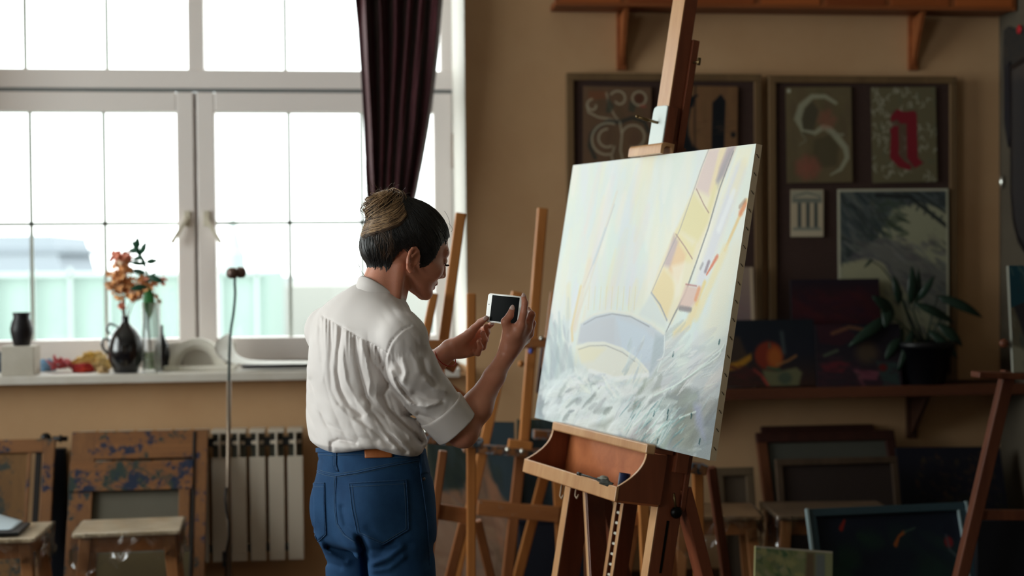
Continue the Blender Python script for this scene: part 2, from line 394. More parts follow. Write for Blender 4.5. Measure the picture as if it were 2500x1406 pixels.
h=MB(); h.box((X1-.006,fy0-.03,1.90),(X1+.012,fy0-.005,2.06)); h.build('hinge',mat('hinge_metal',(.62,.55,.48),.4),W1,bevel=.003)
# ---- window 2 in the left wall (outside the picture, lets the side light in)
W2=struct_empty('window_2',(XL-.12,(LY0+LY1)/2,LZ0))
f=MB(); x0,x1=XL-.16,XL-.08
f.box((x0,LY0,LZ0),(x1,LY0+.06,LZ1)); f.box((x0,LY1-.06,LZ0),(x1,LY1,LZ1)); f.box((x0,LY0,LZ0),(x1,LY1,LZ0+.06)); f.box((x0,LY0,LZ1-.06),(x1,LY1,LZ1)); f.box((x0,4.02,LZ0),(x1,4.08,LZ1)); f.box((x0,LY0,2.3),(x1,LY1,2.36))
f.build('window_frame',M_white,W2)
g=MB(); g.box((XL-.125,LY0+.06,LZ0+.06),(XL-.12,LY1-.06,LZ1-.06)); g.build('pane',M_glass,W2)

W3=struct_empty('added_fill_window',(XL-.12,(MY0+MY1)/2,LZ0))  # unseen window, added to bring in fill light
f=MB()
f.box((x0,MY0,LZ0),(x1,MY0+.06,LZ1)); f.box((x0,MY1-.06,LZ0),(x1,MY1,LZ1)); f.box((x0,MY0,LZ0),(x1,MY1,LZ0+.06)); f.box((x0,MY0,LZ1-.06),(x1,MY1,LZ1)); f.box((x0,(MY0+MY1)/2-.03,LZ0),(x1,(MY0+MY1)/2+.03,LZ1))
f.build('window_frame',M_white,W3)
g=MB(); g.box((XL-.125,MY0+.06,LZ0+.06),(XL-.12,MY1-.06,LZ1-.06)); g.build('pane',M_glass,W3)

# ================================================================== outside: pale rooftops in haze
def ground():
    b=MB(); b.box((-160,10,-16.2),(160,300,-16)); o=b.build('ground_outside',mat('outside_ground',(.5,.52,.5),.9)); o['kind']='structure'
ground()
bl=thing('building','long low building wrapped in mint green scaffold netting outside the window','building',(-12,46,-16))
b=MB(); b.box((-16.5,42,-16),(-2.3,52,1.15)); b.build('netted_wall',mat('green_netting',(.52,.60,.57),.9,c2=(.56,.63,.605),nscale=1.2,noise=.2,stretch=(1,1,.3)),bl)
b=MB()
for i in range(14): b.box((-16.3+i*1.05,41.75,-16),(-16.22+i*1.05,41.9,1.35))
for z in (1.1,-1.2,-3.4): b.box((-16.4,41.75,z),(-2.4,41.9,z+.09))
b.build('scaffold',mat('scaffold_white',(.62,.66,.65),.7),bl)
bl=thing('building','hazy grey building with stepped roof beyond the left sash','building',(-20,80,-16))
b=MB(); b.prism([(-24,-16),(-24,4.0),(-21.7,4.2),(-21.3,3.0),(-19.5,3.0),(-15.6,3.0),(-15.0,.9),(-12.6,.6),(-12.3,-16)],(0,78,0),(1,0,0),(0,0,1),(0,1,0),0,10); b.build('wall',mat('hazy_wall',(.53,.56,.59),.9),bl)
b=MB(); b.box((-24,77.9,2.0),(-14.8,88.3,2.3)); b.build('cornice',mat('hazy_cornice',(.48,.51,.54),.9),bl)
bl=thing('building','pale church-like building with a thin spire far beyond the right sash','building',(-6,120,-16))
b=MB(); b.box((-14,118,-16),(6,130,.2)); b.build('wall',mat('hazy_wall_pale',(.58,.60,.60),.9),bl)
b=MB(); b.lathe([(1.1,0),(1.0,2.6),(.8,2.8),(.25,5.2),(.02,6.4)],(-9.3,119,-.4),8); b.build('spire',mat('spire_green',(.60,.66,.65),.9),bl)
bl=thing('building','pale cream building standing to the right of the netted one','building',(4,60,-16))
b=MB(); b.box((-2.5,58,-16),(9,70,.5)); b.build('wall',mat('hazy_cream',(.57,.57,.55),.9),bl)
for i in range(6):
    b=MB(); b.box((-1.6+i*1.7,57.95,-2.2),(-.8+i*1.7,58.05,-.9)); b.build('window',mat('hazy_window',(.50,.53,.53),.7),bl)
# ================================================================== curtain
M_cur=mat('curtain_burgundy',(.31,.065,.115),.75,sheen=.2,c2=(.22,.05,.085),nscale=30,noise=.1,stretch=(1,1,.05))
ct=thing('curtain','dark burgundy curtain hanging bunched over the right half of the window','curtain',(.2,6.05,1.6))
prof=[(-130,850,1100),(0,868,1084),(100,874,1075),(200,880,1062),(300,886,1048),(400,891,1031),(470,896,1018),(560,908,996),(640,918,978),(690,926,962)]
rows=[];nu=150
ysr=[p[0] for p in prof]
for yy in np.linspace(-130,690,60):
    l=np.interp(yy,ysr,[p[1] for p in prof]); r=np.interp(yy,ysr,[p[2] for p in prof])
    L3=aty(l,yy,6.08); R3=aty(r,yy,6.08); wd=R3[0]-L3[0]; row=[]
    for i in range(nu):
        u=i/(nu-1); k=min(1,wd/.35)
        ph=u*2*pi*6.3+.6*sin(yy/140+u*9)
        x=L3[0]+wd*(u+.018*sin(ph*2)); y=6.08+(.055*sin(ph)+.022*sin(2.1*ph+1.3+yy/300)+.01*sin(5*ph))*(.55+.45*k)
        row.append((x,y,L3[2]))
    rows.append(row)
rows=rows[::-1]
b=MB(); b.surf(np.array(rows)); b.build('curtain_fabric',M_cur,ct,smooth=True,solid=.004)
b=MB(); b.tube([(-2.2,6.08,3.02+0*0),(.75,6.08,3.02)],.014,12); b.ball((.78,6.08,3.02),.03)
cr=b.build('curtain_rod',mat('rod_metal',(.35,.3,.25),.4,metal=.6),None); tag(cr,'round metal curtain rod mounted above the window','curtain rod')
b=MB()
for x in (-2.1,.7): b=MB(); b.box((x-.01,6.08,3.01),(x+.01,6.2,3.03)); b.build('bracket',mat('rod_metal',(0,0,0)),cr)
# extend the curtain up to the rod
top=np.array(rows[-1]); hi=[]
for k in range(9):
    t=k/8; q=top.copy(); q[:,2]=top[:,2]+(3.03-top[:,2])*t; q[:,0]=top[:,0]+(top[:,0]-top[:,0].mean())*.25*t; hi.append(q)
b=MB(); b.surf(np.array(hi)); b.build('curtain_heading',M_cur,ct,smooth=True,solid=.004)

# ================================================================== things on the window sill (top at z=1.013)
SZ=OZ0+.0385
def sill(px,py): return atz(px,py,SZ)
p=sill(43,903); cx,cy=p[0]+.0,6.16
cx=aty(45,868,6.12)[0]
b=MB(); b.box((cx-.066,6.10,SZ),(cx+.066,6.232,SZ+.122)); pc=b.build('plaster_cube',mat('plaster_white',(.80,.77,.72),.8,c2=(.72,.69,.63),nscale=8,noise=.2,bump=.3),bevel=.003)
tag(pc,'white plaster cube at the left end of the window sill','plaster block')
vx=aty(52,790,6.16)[0]
b=MB(); b.lathe([(.030,0),(.034,.003),(.040,.028),(.046,.055),(.047,.072),(.041,.098),(.034,.112),(.033,.122),(.038,.138),(.035,.138),(.030,.122),(.029,.1)],(vx,6.166,SZ+.1225),36)
tag(b.build('small_vase',mat('black_clay',(.075,.065,.085),.45,c2=(.10,.085,.10),nscale=12,noise=.2,bump=.2),smooth=True),'small black clay vase standing on the white plaster cube','vase')
# blue cloth at the left edge, pink cloth flower, yellow and red cloth
def crumple(name, matn, c, r, seed, amp=.35, n=46, m=30):
    rg=np.random.RandomState(seed); F=[(rg.randn(3)*3.2,rg.rand()*6,rg.rand()) for _ in range(9)]+[(rg.randn(3)*7,rg.rand()*6,.5*rg.rand()) for _ in range(9)]
    P=[]
    for i in range(m+1):
        ph=pi*i/m; row=[]
        for j in range(n):
            t=2*pi*j/n; d=np.array([sin(ph)*cos(t),sin(ph)*sin(t),cos(ph)])
            k=1+amp*sum(a*(1-2*abs(sin(float(d@w)+o))) for w,o,a in F)/4
            q=np.array(c)+d*np.array(r)*k; q[2]=max(q[2],SZ+.001); row.append(q)
        row.append(row[0]); P.append(row)
    b=MB(); b.surf(np.array(P)); return b.build(name,matn,None,smooth=True)
def sx(px,Y=6.3): return aty(px,870,Y)[0]
o=crumple('folded_cloth',mat('blue_cloth',(.10,.24,.36),.9),(sx(-8,6.35),6.34,SZ+.03),(.06,.06,.06),3,.3); tag(o,'blue crumpled cloth behind the white plaster cube','cloth')
o=crumple('folded_cloth',mat('pale_blue_cloth',(.42,.56,.68),.9),(sx(113,6.36),6.36,SZ+.012),(.05,.05,.045),5,.3); tag(o,'pale blue cloth scrap lying low between white cube and pink flower','cloth')
# pink artificial flower: petals
fl=thing('fabric_flower','pink and coral artificial flower lying on the window sill','flower',(sx(152,6.26),6.26,SZ))
M_pk=mat('coral_petal',(.80,.30,.34),.7,c2=(.90,.50,.50),nscale=30,noise=.1); M_pk2=mat('pink_petal',(.88,.50,.55),.7)
rg=random.Random(4)
def petal(b,c,d,L,wd,up=(0,0,1)):
    d=nrm(d); s=nrm(np.cross(d,up)+1e-6); n=np.cross(s,d); P=[]
    for i in range(6):
        t=i/5; ww=wd*sin(pi*min(t*.85+.12,1))
        P.append([np.array(c)+d*L*t+s*ww*k+n*(.25*L*t*t-.3*wd*k*k) for k in (-1,-.5,0,.5,1)])
    b.surf(np.array(P))
b=MB(); b2=MB()
for k in range(46):
    c=(sx(150+rg.gauss(0,14),6.26),6.26+rg.gauss(0,.02),SZ+.012+abs(rg.gauss(0,.018)))
    petal(b if k%3 else b2,c,(rg.gauss(0,1),rg.gauss(0,1),rg.random()+.2),.028,.010)
b.build('petals',M_pk,fl,smooth=True,solid=.001)
for q in range(8): petal(b2,(sx(136,6.26),6.26,SZ+.04),(-.45+.1*q*.3,rg.gauss(0,.2),.9),.035,.006)
b2.build('pale_petals',M_pk2,fl,smooth=True,solid=.001)
o=crumple('draped_cloth',mat('yellow_cloth',(.84,.66,.18),.75,c2=(.93,.83,.62),nscale=9,noise=.5),(sx(222,6.3),6.32,SZ+.032),(.085,.05,.055),11,.30); tag(o,'yellow and cream crumpled cloth beside the black jug','cloth')
o=crumple('folded_cloth',mat('crimson_cloth',(.60,.10,.16),.8,c2=(.78,.25,.16),nscale=12,noise=.5),(sx(200,6.2),6.235,SZ+.014),(.05,.03,.028),8,.3); tag(o,'crimson cloth bundle in front of the yellow cloth','cloth')
o=crumple('dried_seed_head',mat('straw',(.74,.62,.45),.9),(sx(250,6.16),6.17,SZ+.012),(.028,.02,.02),21,.5); tag(o,'straw coloured dried seed head at the foot of the black jug','dried plant')

# black jug with twigs and dried flowers
jx=aty(303,840,6.15)[0]; jy=6.19
jg=thing('jug','tall black glazed jug with two curled handles holding dried flowers','jug',(jx,jy,SZ))
M_jug=mat('black_glaze',(.055,.055,.075),.18,spec=.6,coat=.5)
b=MB(); b.lathe([(.048,0),(.052,.004),(.056,.02),(.070,.05),(.0745,.085),(.073,.115),(.064,.15),(.048,.178),(.028,.198),(.017,.212),(.0155,.232),(.018,.24),(.0145,.24),(.0125,.225),(.012,.2)],(jx,jy,SZ),40)
b.build('body',M_jug,jg,smooth=True)
def pxy(px,py,Y=jy): return aty(px,py,Y)
b=MB(); pts=[pxy(280,808),pxy(270,806),pxy(263,812),pxy(262,822),pxy(266,832),pxy(272,838)]; pts=[pxy(279,793),pxy(268,790),pxy(261,798),pxy(262,809),pxy(268,815)]
b.tube(pts,.0055,8); b.tube([pts[0],pts[0]+V(.02,0,-.012)],.0045,8); b.build('handle',M_jug,jg,smooth=True)
b=MB(); b.tube([pxy(274,850),pxy(262,826),pxy(252,828),pxy(249,838),pxy(252,850),pxy(262,862),pxy(275,872)],.006,8); b.build('handle',M_jug,jg,smooth=True)
df=thing('dried_flowers','orange and salmon dried hydrangea sprays standing in the black jug','flowers',(jx,jy,SZ+.23))
M_stem=mat('dry_stem',(.38,.22,.15),.8)
b=MB()
for t in ((296,700),(300,720),(283,690),(310,700),(330,725),(350,720),(292,640),(304,660)):
    b.tube([V(jx,jy,SZ+.20),pxy(299,745)*.5+pxy(t[0],t[1]+18)*.5+V(0,.0,0),pxy(*t)],[.0022,.0018,.0014],6)
b.build('stems',M_stem,df)
def floret(b,c,s,rg):
    a=rg.random()*6; n=nrm((rg.gauss(0,1),rg.gauss(-.5,1),rg.gauss(0,1))); x=nrm(np.cross(n,(.3,.5,.8))); y=np.cross(n,x)
    for k in range(4):
        t=a+k*pi/2; d=x*cos(t)+y*sin(t); petal(b,c,d,s,s*.42,up=n)
rg=random.Random(9)
groups=[('dried_florets',(.92,.68,.46),[(290,675,20,20,70),(285,700,16,14,38),(300,655,14,10,25),(310,695,16,18,40),(335,725,14,10,22),(368,700,14,18,24),(355,690,12,14,16)]),
        ('salmon_florets',(.93,.60,.50),[(296,632,16,9,34),(312,628,10,8,18),(345,690,14,12,16),(396,685,8,6,6),(298,748,4,6,6)]),
        ('pale_florets',(.93,.80,.68),[(288,690,20,24,30),(300,640,14,8,14),(340,705,20,16,14),(385,730,6,6,4)])]
for nm,c,ls in groups:
    for (x,y,rx,ry,n) in ls:
        b=MB()
        for _ in range(n): floret(b,pxy(x+rg.gauss(0,.62)*rx,y+rg.gauss(0,.62)*ry)+V(0,rg.gauss(0,.014),0),.0155,rg)
        b.build(nm,mat(nm+'_mat',c,.8),df,smooth=True)
# glass cylinder vase with leafy branch
gx=aty(368,830,6.15)[0]; gy=6.17
gv=thing('glass_vase','clear glass cylinder vase half full of green water right of the jug','vase',(gx,gy,SZ))
gb,gt=SZ,aty(368,738,6.17)[2]
b=MB(); b.lathe([(.037,0),(.039,.003),(.040,gt-gb),(.037,gt-gb),(.036,.014),(.0,.012)],(gx,gy,gb),40,closed=True); b.build('glass_wall',glassmat('vase_glass',(.985,.99,.985),.05),gv,smooth=True)
b=MB(); b.lathe([(.0,.0145),(.035,.0145),(.035,.085),(.0,.085)],(gx,gy,gb),32,closed=True); b.build('water',glassmat('vase_water',(.50,.62,.45),.06),gv,smooth=True)
br=thing('leafy_branch','dark green rubbery leaf branch standing in the clear glass vase','plant',(gx,gy,gb+.015))
M_lf=mat('leaf_dark',(.07,.22,.17),.4,c2=(.12,.32,.22),nscale=10,noise=.1); M_st=mat('branch_stem',(.12,.16,.10),.6)
b=MB(); stem=[V(gx+.005,gy,gb+.016),pxy(362,790,gy),pxy(358,740,gy),pxy(357,690,gy),pxy(360,665,gy),pxy(352,640,gy),pxy(345,625,gy),pxy(335,605,gy)]
b.tube(stem,[.003,.0035,.004,.004,.0035,.003,.003,.002],7); b.build('stem',M_st,br,smooth=True)
def leaf(b,p0,p1,wd,bend=.15,yoff=0):
    p0=np.asarray(p0,float);p1=np.asarray(p1,float)+V(0,yoff,0); d=p1-p0; L=np.linalg.norm(d); d=d/L; s=nrm(np.cross(d,(0,-1,.35))); n=np.cross(s,d); P=[]
    for i in range(9):
        t=i/8; ww=wd*(sin(pi*t**.85)**.8 if 0<t<1 else 0.02)
        P.append([p0+d*L*t+s*ww*k+n*(bend*L*4*t*(1-t)-.25*ww*abs(k)) for k in (-1,-.6,0,.6,1)])
    b.surf(np.array(P))
lv=[((335,608),(338,578),.013),((338,612),(311,612),.014),((336,606),(322,588),.012),((345,620),(360,590),.013),((350,628),(322,634),.011),((356,640),(386,636),.013),((352,646),(314,640),.010),
    ((356,668),(318,659),.013),((360,672),(400,690),.015),((362,680),(398,683),.012),((358,700),(318,706),.015),((358,690),(380,664),.010),((345,626),(330,600),.012),((356,655),(344,620),.009)]
for k,(p0,p1,wd) in enumerate(lv):
    b=MB(); leaf(b,pxy(*p0,gy),pxy(*p1,gy),wd,.1,rg.uniform(-.03,.03)); b.build('leaf',M_lf,br,smooth=True,solid=.001)
b=MB(); leaf(b,pxy(362,700,gy),pxy(366,778,gy),.024,.1); b.build('leaf',mat('leaf_bright',(.17,.42,.20),.4),br,smooth=True,solid=.001)
# dark bottle behind the glass vase
bx=aty(398,850,6.3)[0]
b=MB(); b.lathe([(.028,0),(.030,.004),(.033,.04),(.034,.075),(.030,.105),(.016,.135),(.008,.16),(.007,.19),(.009,.195)],(bx-.004,6.29,SZ),30)
tag(b.build('bottle',mat('bottle_dark',(.06,.08,.11),.2,spec=.6),smooth=True),'dark long-necked bottle half hidden behind the glass vase','bottle')
# plaster arch relief
ax=aty(482,860,6.3)[0]; az=SZ
ar=thing('plaster_arch','white plaster ornament with a beaded half-round arch leaning under the sashes','plaster ornament',(ax,6.3,az))
M_pl=mat('plaster_cast',(.86,.84,.80),.8,bump=.3)
b=MB(); b.box((ax-.135,6.22,SZ),(ax+.17,6.36,SZ+.020)); b.build('plinth',M_pl,ar,bevel=.003)
def arch(r0,r1,y0,y1,n=40,bead=0):
    P=[]
    b=MB()
    for i in range(n+1):
        t=pi*i/n; rr=r1; r_=r0-(bead*abs(sin(i*1.6)) if bead else 0)
        P.append((cos(t),sin(t),r_,rr))
    vs=[];fs=[]
    for c,s,r_,rr in P:
        for (R_,y) in ((r_,y0),(rr,y0),(rr,y1),(r_,y1)): vs.append((ax+R_*c,y,SZ+.02+R_*s*.98))
    for i in range(n):
        for k in range(4): fs.append((i*4+k,i*4+(k+1)%4,(i+1)*4+(k+1)%4,(i+1)*4+k))
    fs+=[(0,1,2,3),(4*n,4*n+3,4*n+2,4*n+1)]
    b.add(vs,fs); return b
arch(.088,.118,6.25,6.32).build('arch_moulding',M_pl,ar,auto=40)
arch(.074,.088,6.27,6.32,64,.006).build('beaded_rim',M_pl,ar,auto=40)
b=MB(); b.prism([(.074*cos(pi*i/24),.0+.074*sin(pi*i/24)) for i in range(25)],(ax,0,SZ+.02),(1,0,0),(0,0,1),(0,1,0),6.30,6.32); b.build('panel',mat('plaster_cast_grey',(.78,.75,.71),.85),ar)
b=MB(); b.box((ax-.16,6.34,SZ+.02),(ax+.16,6.36,SZ+.115)); b.build('back_slab',M_pl,ar,bevel=.003)
# curling sheet of paper and dark folder
def curl(name,m,x0,x1,y0,y1,zf,label,cat,n=40):
    P=[]
    for i in range(n+1):
        u=i/n; x,z=zf(u)
        P.append([(x,y0+(y1-y0)*k+.02*(1-u)*0,SZ+.002+z) for k in (0,.33,.66,1)])
    b=MB(); b.surf(np.array(P)); o=b.build(name,m,None,smooth=True,solid=.0012); return tag(o,label,cat)
xA=aty(534,850,6.2)[0]; xB=aty(756,880,6.2)[0]
cA=np.array([(557,815),(541,822),(529,834),(523,848),(526,862),(537,875),(556,885),(600,890),(680,889),(800,888)],float)
cB=np.array([(563,817),(567,833),(570,848),(574,860),(583,870),(600,877),(630,880),(670,881),(720,881),(800,881)],float)
def dens(c,n=46):
    t=np.linspace(0,len(c)-1,n); q=np.array([np.interp(t,range(len(c)),c[:,k]) for k in (0,1)]).T
    for _ in range(3): q[1:-1]=(q[:-2]+q[1:-1]+q[2:])/3
    return q
dA,dB=dens(cA),dens(cB); P=[]
for i in range(46):
    qa=aty(*dA[i],6.12); qb=aty(*dB[i],6.28); qa[2]=max(qa[2],SZ+.002); qb[2]=max(qb[2],SZ+.002)
    P.append([qa*(1-t_)+qb*t_+V(0,0,.0)+V(-.010,0,.004)*4*t_*(1-t_)*max(0,1-i/20) for t_ in np.linspace(0,1,8)])
b=MB(); b.surf(np.array(P)); tag(b.build('paper_sheet',mat('paper_white',(.95,.95,.93),.8),None,smooth=True,solid=.0012),'large white paper sheet with its left end curling up on the sill','paper')
b=MB(); b.frame_box((aty(592,876,6.35)[0],6.28,SZ+.006),nrm((1,.02,.012)),(0,1,0),(0,0,1),(0,0,0),(.46,.2,.006)); fo=b.build('folder',mat('folder_dark',(.12,.08,.10),.6),bevel=.002); tag(fo,'flat dark folder lying on the white paper sheet','folder')
b=MB(); b.frame_box((aty(700,872,6.35)[0],6.30,SZ+.0125),(1,0,0),(0,1,0),(0,0,1),(0,0,0),(.09,.012,.006)); tag(b.build('red_pencil',mat('red_pencil',(.62,.12,.18),.5),bevel=.002),'red stick of pastel lying on the dark folder','pastel')

# ================================================================== radiator
M_rad=mat('radiator_enamel',(.78,.735,.67),.4,spec=.4); M_rdk=mat('radiator_gap',(.22,.24,.26),.6)
rx1=aty(741,1100,6.06)[0]; zt=aty(700,1047,6.06)[2]; zb=aty(700,1366,6.06)[2]
rd=thing('radiator','cream sectional radiator under the window sill','radiator',(rx1-.45,6.12,zb))
nsec=12; pitch=(aty(741,1100,6.06)[0]-aty(695,1100,6.06)[0])
b=MB(); b.box((rx1-pitch*nsec,6.10,zb+.03),(rx1-.01,6.13,zb+.06)); b.box((rx1-pitch*nsec,6.10,zt-.075),(rx1-.01,6.13,zt-.04)); b.build('header_pipes',M_rdk,rd)
for i in range(nsec):
    x1=rx1-pitch*i; x0=x1-pitch+.012; s=MB()
    s.box((x0,6.052,zb),(x1-.002,6.062,zt-.115)); s.box(((x0+x1)/2-.006,6.056,zt-.115),((x0+x1)/2+.004,6.15,zt-.012))
    s.box((x0,6.056,zt-.016),(x1-.002,6.15,zt)); s.box(((x0+x1)/2-.004,6.06,zb),((x0+x1)/2+.004,6.15,zt-.11))
    s.box((x0+.006,6.075,zt-.065),(x1-.01,6.11,zt-.05))
    so_=s.build('section',M_rad,rd,bevel=.003)
    f_=MB(); f_.box((x0+.002,6.105,zt-.13),(x1-.006,6.118,zt-.022)); f_.build('fin',mat('radiator_fin',(.36,.37,.34),.6),so_)
b=MB(); pv=aty(112,1068,6.1); b.tube([aty(165,1071,6.1),aty(128,1071,6.1)],.011,10); b.tube([aty(150,1071,6.1),aty(146,1071,6.1)],.017,10); b.ball(aty(112,1068,6.1),(.022,.022,.020)); b.tube([aty(112,1075,6.1),V(pv[0],6.1,.5),V(pv[0],6.1,.3)],.009,10)
b.build('valve',mat('valve_black',(.05,.05,.07),.4),rd,smooth=True)

# ================================================================== drawing boards and stools on the left
W_board=wood('board_wood',(.54,.365,.21),(.42,.27,.15),.6,axis=2,scale=5,splat=(.15,.20,.20),splat2=(.10,.13,.24),amount=.565,splscale=8)
W_boardx=wood('board_wood_cross',(.56,.375,.21),(.43,.27,.145),.6,axis=0,scale=5,splat=(.15,.21,.19),splat2=(.09,.14,.24),amount=.54,splscale=8)
def lean_frame(name,label,x0,x1,ztop,yb,yt,bars,cat='board',group=None,cloth=None,mz=None,mx=None,thick=.022):
    """frame leaning back: bottom at (yb,z=0), top at (yt,ztop)"""
    t=thing(name,label,cat,((x0+x1)/2,yb,0),group); L=sqrt((yt-yb)**2+ztop**2); up=V(0,yt-yb,ztop)/L; nn=V(0,-ztop,yt-yb)/L
    o=V(x0,yb,0); ex=V(1,0,0)
    for i,(a,c,e,f_,z0,z1,m) in enumerate(bars):   # x from a to c (0..1 of width), height from e to f_
        W=x1-x0; b=MB(); b.frame_box(o,ex,up,nn,(a*W,e*L,z0),(c*W,f_*L,z1))
        b.build('rail' if (c-a)>(f_-e)*L/W else 'stile',m,t,bevel=.002)
    if cloth is not None:
        for (a,c,e,f_,z0,z1,m,nm) in cloth:
            W=x1-x0; b=MB(); b.frame_box(o,ex,up,nn,(a*W,e*L,z0),(c*W,f_*L,z1)); b.build(nm,m,t)
    return t,o,ex,up,nn,L
M_grey=mat('grey_hardboard',(.40,.38,.33),.8,c2=(.36,.34,.29),nscale=5,noise=.2); M_ol=mat('olive_hardboard',(.38,.33,.22),.85,c2=(.34,.29,.19),nscale=4,noise=.2)
x0=aty(160,1150,5.85)[0]; x1=aty(500,1150,5.85)[0]; zt_=aty(330,1056,6.0)[2]
lean_frame('stretcher_frame','large paint-smeared wooden frame leaning on the radiator behind the stool',x0,x1,zt_,5.72,6.02,
  [(0,.17,0,1,0,.022,W_board),(.915,1,0,1,0,.022,W_board),(.17,.915,.86,1,0,.022,W_boardx),(.0,.90,.70,.845,.022,.032,W_boardx),(.80,.88,.42,.70,.022,.030,W_board),(.89,.912,0,.99,.022,.026,mat('dark_gap',(.12,.10,.09),.8))],
  'frame',cloth=[(.05,.84,.40,.72,-.006,0,M_grey,'backing'),(.08,.90,.0,.40,-.004,.004,M_ol,'lower_backing'),(.72,.76,0,.39,.004,.008,mat('dark_gap',(0,0,0)),'seam')])
x0=aty(-120,1150,5.9)[0]; x1=aty(121,1150,5.9)[0]
lean_frame('drawing_board','paint-stained wooden drawing board leaning at the far left edge',x0,x1,aty(60,1078,6.0)[2],5.78,6.04,
  [(0,.72,0,.97,0,.012,wood('board_ply',(.50,.36,.20),(.40,.28,.15),.7,axis=2,scale=4,splat=(.13,.16,.13),splat2=(.2,.22,.2),amount=.56,splscale=5)),(.88,1,0,1,0,.024,W_board),(.0,.88,.93,1,.0,.024,W_boardx),(.72,.76,0,.93,.012,.02,W_board),(.80,.86,0,.93,.0,.012,mat('dark_gap',(0,0,0)))])
b=MB(); b.box((aty(122,1200,6.15)[0],6.13,.02),(aty(161,1200,6.15)[0],6.185,.70)); tag(b.build('panel',mat('dark_blue_board',(.06,.08,.13),.7),bevel=.004),'narrow dark blue panel standing upright between the two wooden frames','panel')

def stool(label, c, ang, h=.5, w=.37, d=.30, film=True, group='wooden stools', seat=None):
    t=thing('stool',label,'stool',(c[0],c[1],0),group)
    ex=V(cos(ang),sin(ang),0); ey=V(-sin(ang),cos(ang),0); o=V(c[0],c[1],0); ez=V(0,0,1)
    mw=wood('stool_wood',(.66,.45,.27),(.52,.33,.19),.5,axis=2,scale=6); mx_=wood('stool_rail_wood',(.66,.43,.25),(.50,.31,.17),.5,axis=0,scale=6)
    ms=mat('stool_seat_painted',(.86,.81,.72),.35,c2=(.68,.59,.46),nscale=7,noise=.2,coat=.6)
    b=MB(); b.frame_box(o,ex,ey,ez,(-w/2-.012,-d/2-.012,h-.018),(w/2+.012,d/2+.012,h)); b.build('seat',seat or ms,t,bevel=.005)
    for sx_ in (-1,1):
        for sy_ in (-1,1):
            p1=o+ex*sx_*(w/2-.03)+ey*sy_*(d/2-.03)+ez*(h-.018); p0=o+ex*sx_*(w/2+.012)+ey*sy_*(d/2+.005)
            b=MB(); b.bar(p0,p1,.042,.036,ey); b.build('leg',mw,t,bevel=.003)
    for s_ in (-1,1):
        for nm_,a0,a1 in (('apron',(-w/2+.03,s_*(d/2-.03)-.01,h-.078),(w/2-.03,s_*(d/2-.03)+.01,h-.018)),('apron',(s_*(w/2-.03)-.01,-d/2+.03,h-.078),(s_*(w/2-.03)+.01,d/2-.03,h-.018)),('stretcher',(s_*(w/2-.005)-.01,-d/2+.03,.14),(s_*(w/2-.005)+.01,d/2-.03,.175))):
            b=MB(); b.frame_box(o,ex,ey,ez,a0,a1); b.build(nm_,mx_,t,bevel=.002)
    if film:
        rg=np.random.RandomState(int(abs(c[0])*100)); P=[]
        peri=[(-w/2-.014,-d/2-.014),(w/2+.014,-d/2-.014),(w/2+.014,d/2+.014),(-w/2-.014,d/2+.014)]
        N=80; L=[2*(w+d)]; pts=[]
        for i in range(N):
            s_=i/N*4; k=int(s_); f_=s_-k; a=peri[k]; c_=peri[(k+1)%4]; pts.append((a[0]+(c_[0]-a[0])*f_,a[1]+(c_[1]-a[1])*f_))
        for k in range(7):
            row=[]
            for i,(x,y) in enumerate(pts):
                drop=(.10+.045*sin(i*.35+rg.rand()*.4)+.03*sin(i*.9))*k/6; out=.006*sin(i*1.9+k*1.3)+.004*rg.randn()*k/4-.012*(k/6)*(sin(i*.4))
                row.append(o+ex*(x+out*np.sign(x))+ey*(y+out*np.sign(y))+ez*(h+.001-drop))
            P.append(row)
        b=MB(); b.surf(np.array(P).transpose(1,0,2),closed_u=True); b.build('plastic_film',glassmat('cling_film',(.96,.96,.95),.13,.18),t,smooth=True)
    return t
sc_=atz(318,1281,.5); stool('wooden stool with whitened seat in plastic film before the large stretcher frame',(sc_[0],sc_[1]),radians(3),w=.355,d=.26)
sc_=atz(18,1295,.5); stool('wooden stool at the left edge carrying a black portfolio',(sc_[0]-.06,sc_[1]),radians(0),w=.36,d=.30)
sx_,sy_=sc_[0]-.06,sc_[1]
pf=MB(); pf.frame_box((sx_-.2,sy_-.14,.506),(1,.0,0),(0,1,0),(0,0,1),(0,0,0),(.33,.20,.012)); tag(pf.build('portfolio',mat('portfolio_black',(.035,.035,.05),.45),bevel=.003),'thin black portfolio lying on the leftmost stool','portfolio')
P=[]
for i in range(20):
    u=i/19; x=sx_-.2+.30*u; 
    P.append([(x,sy_-.10+.17*k,.521+.05*(1-u)**1.2*(k)+.035*max(0,k-.5)*(1 if u<.7 else max(0,(1-u)/.3))) for k in np.linspace(0,1,8)])
b=MB(); b.surf(np.array(P)); tag(b.build('paper_sheet',mat('paper_bluish',(.74,.80,.84),.7),None,smooth=True,solid=.0015),'bluish white paper with lifted corner lying on the black portfolio','paper')

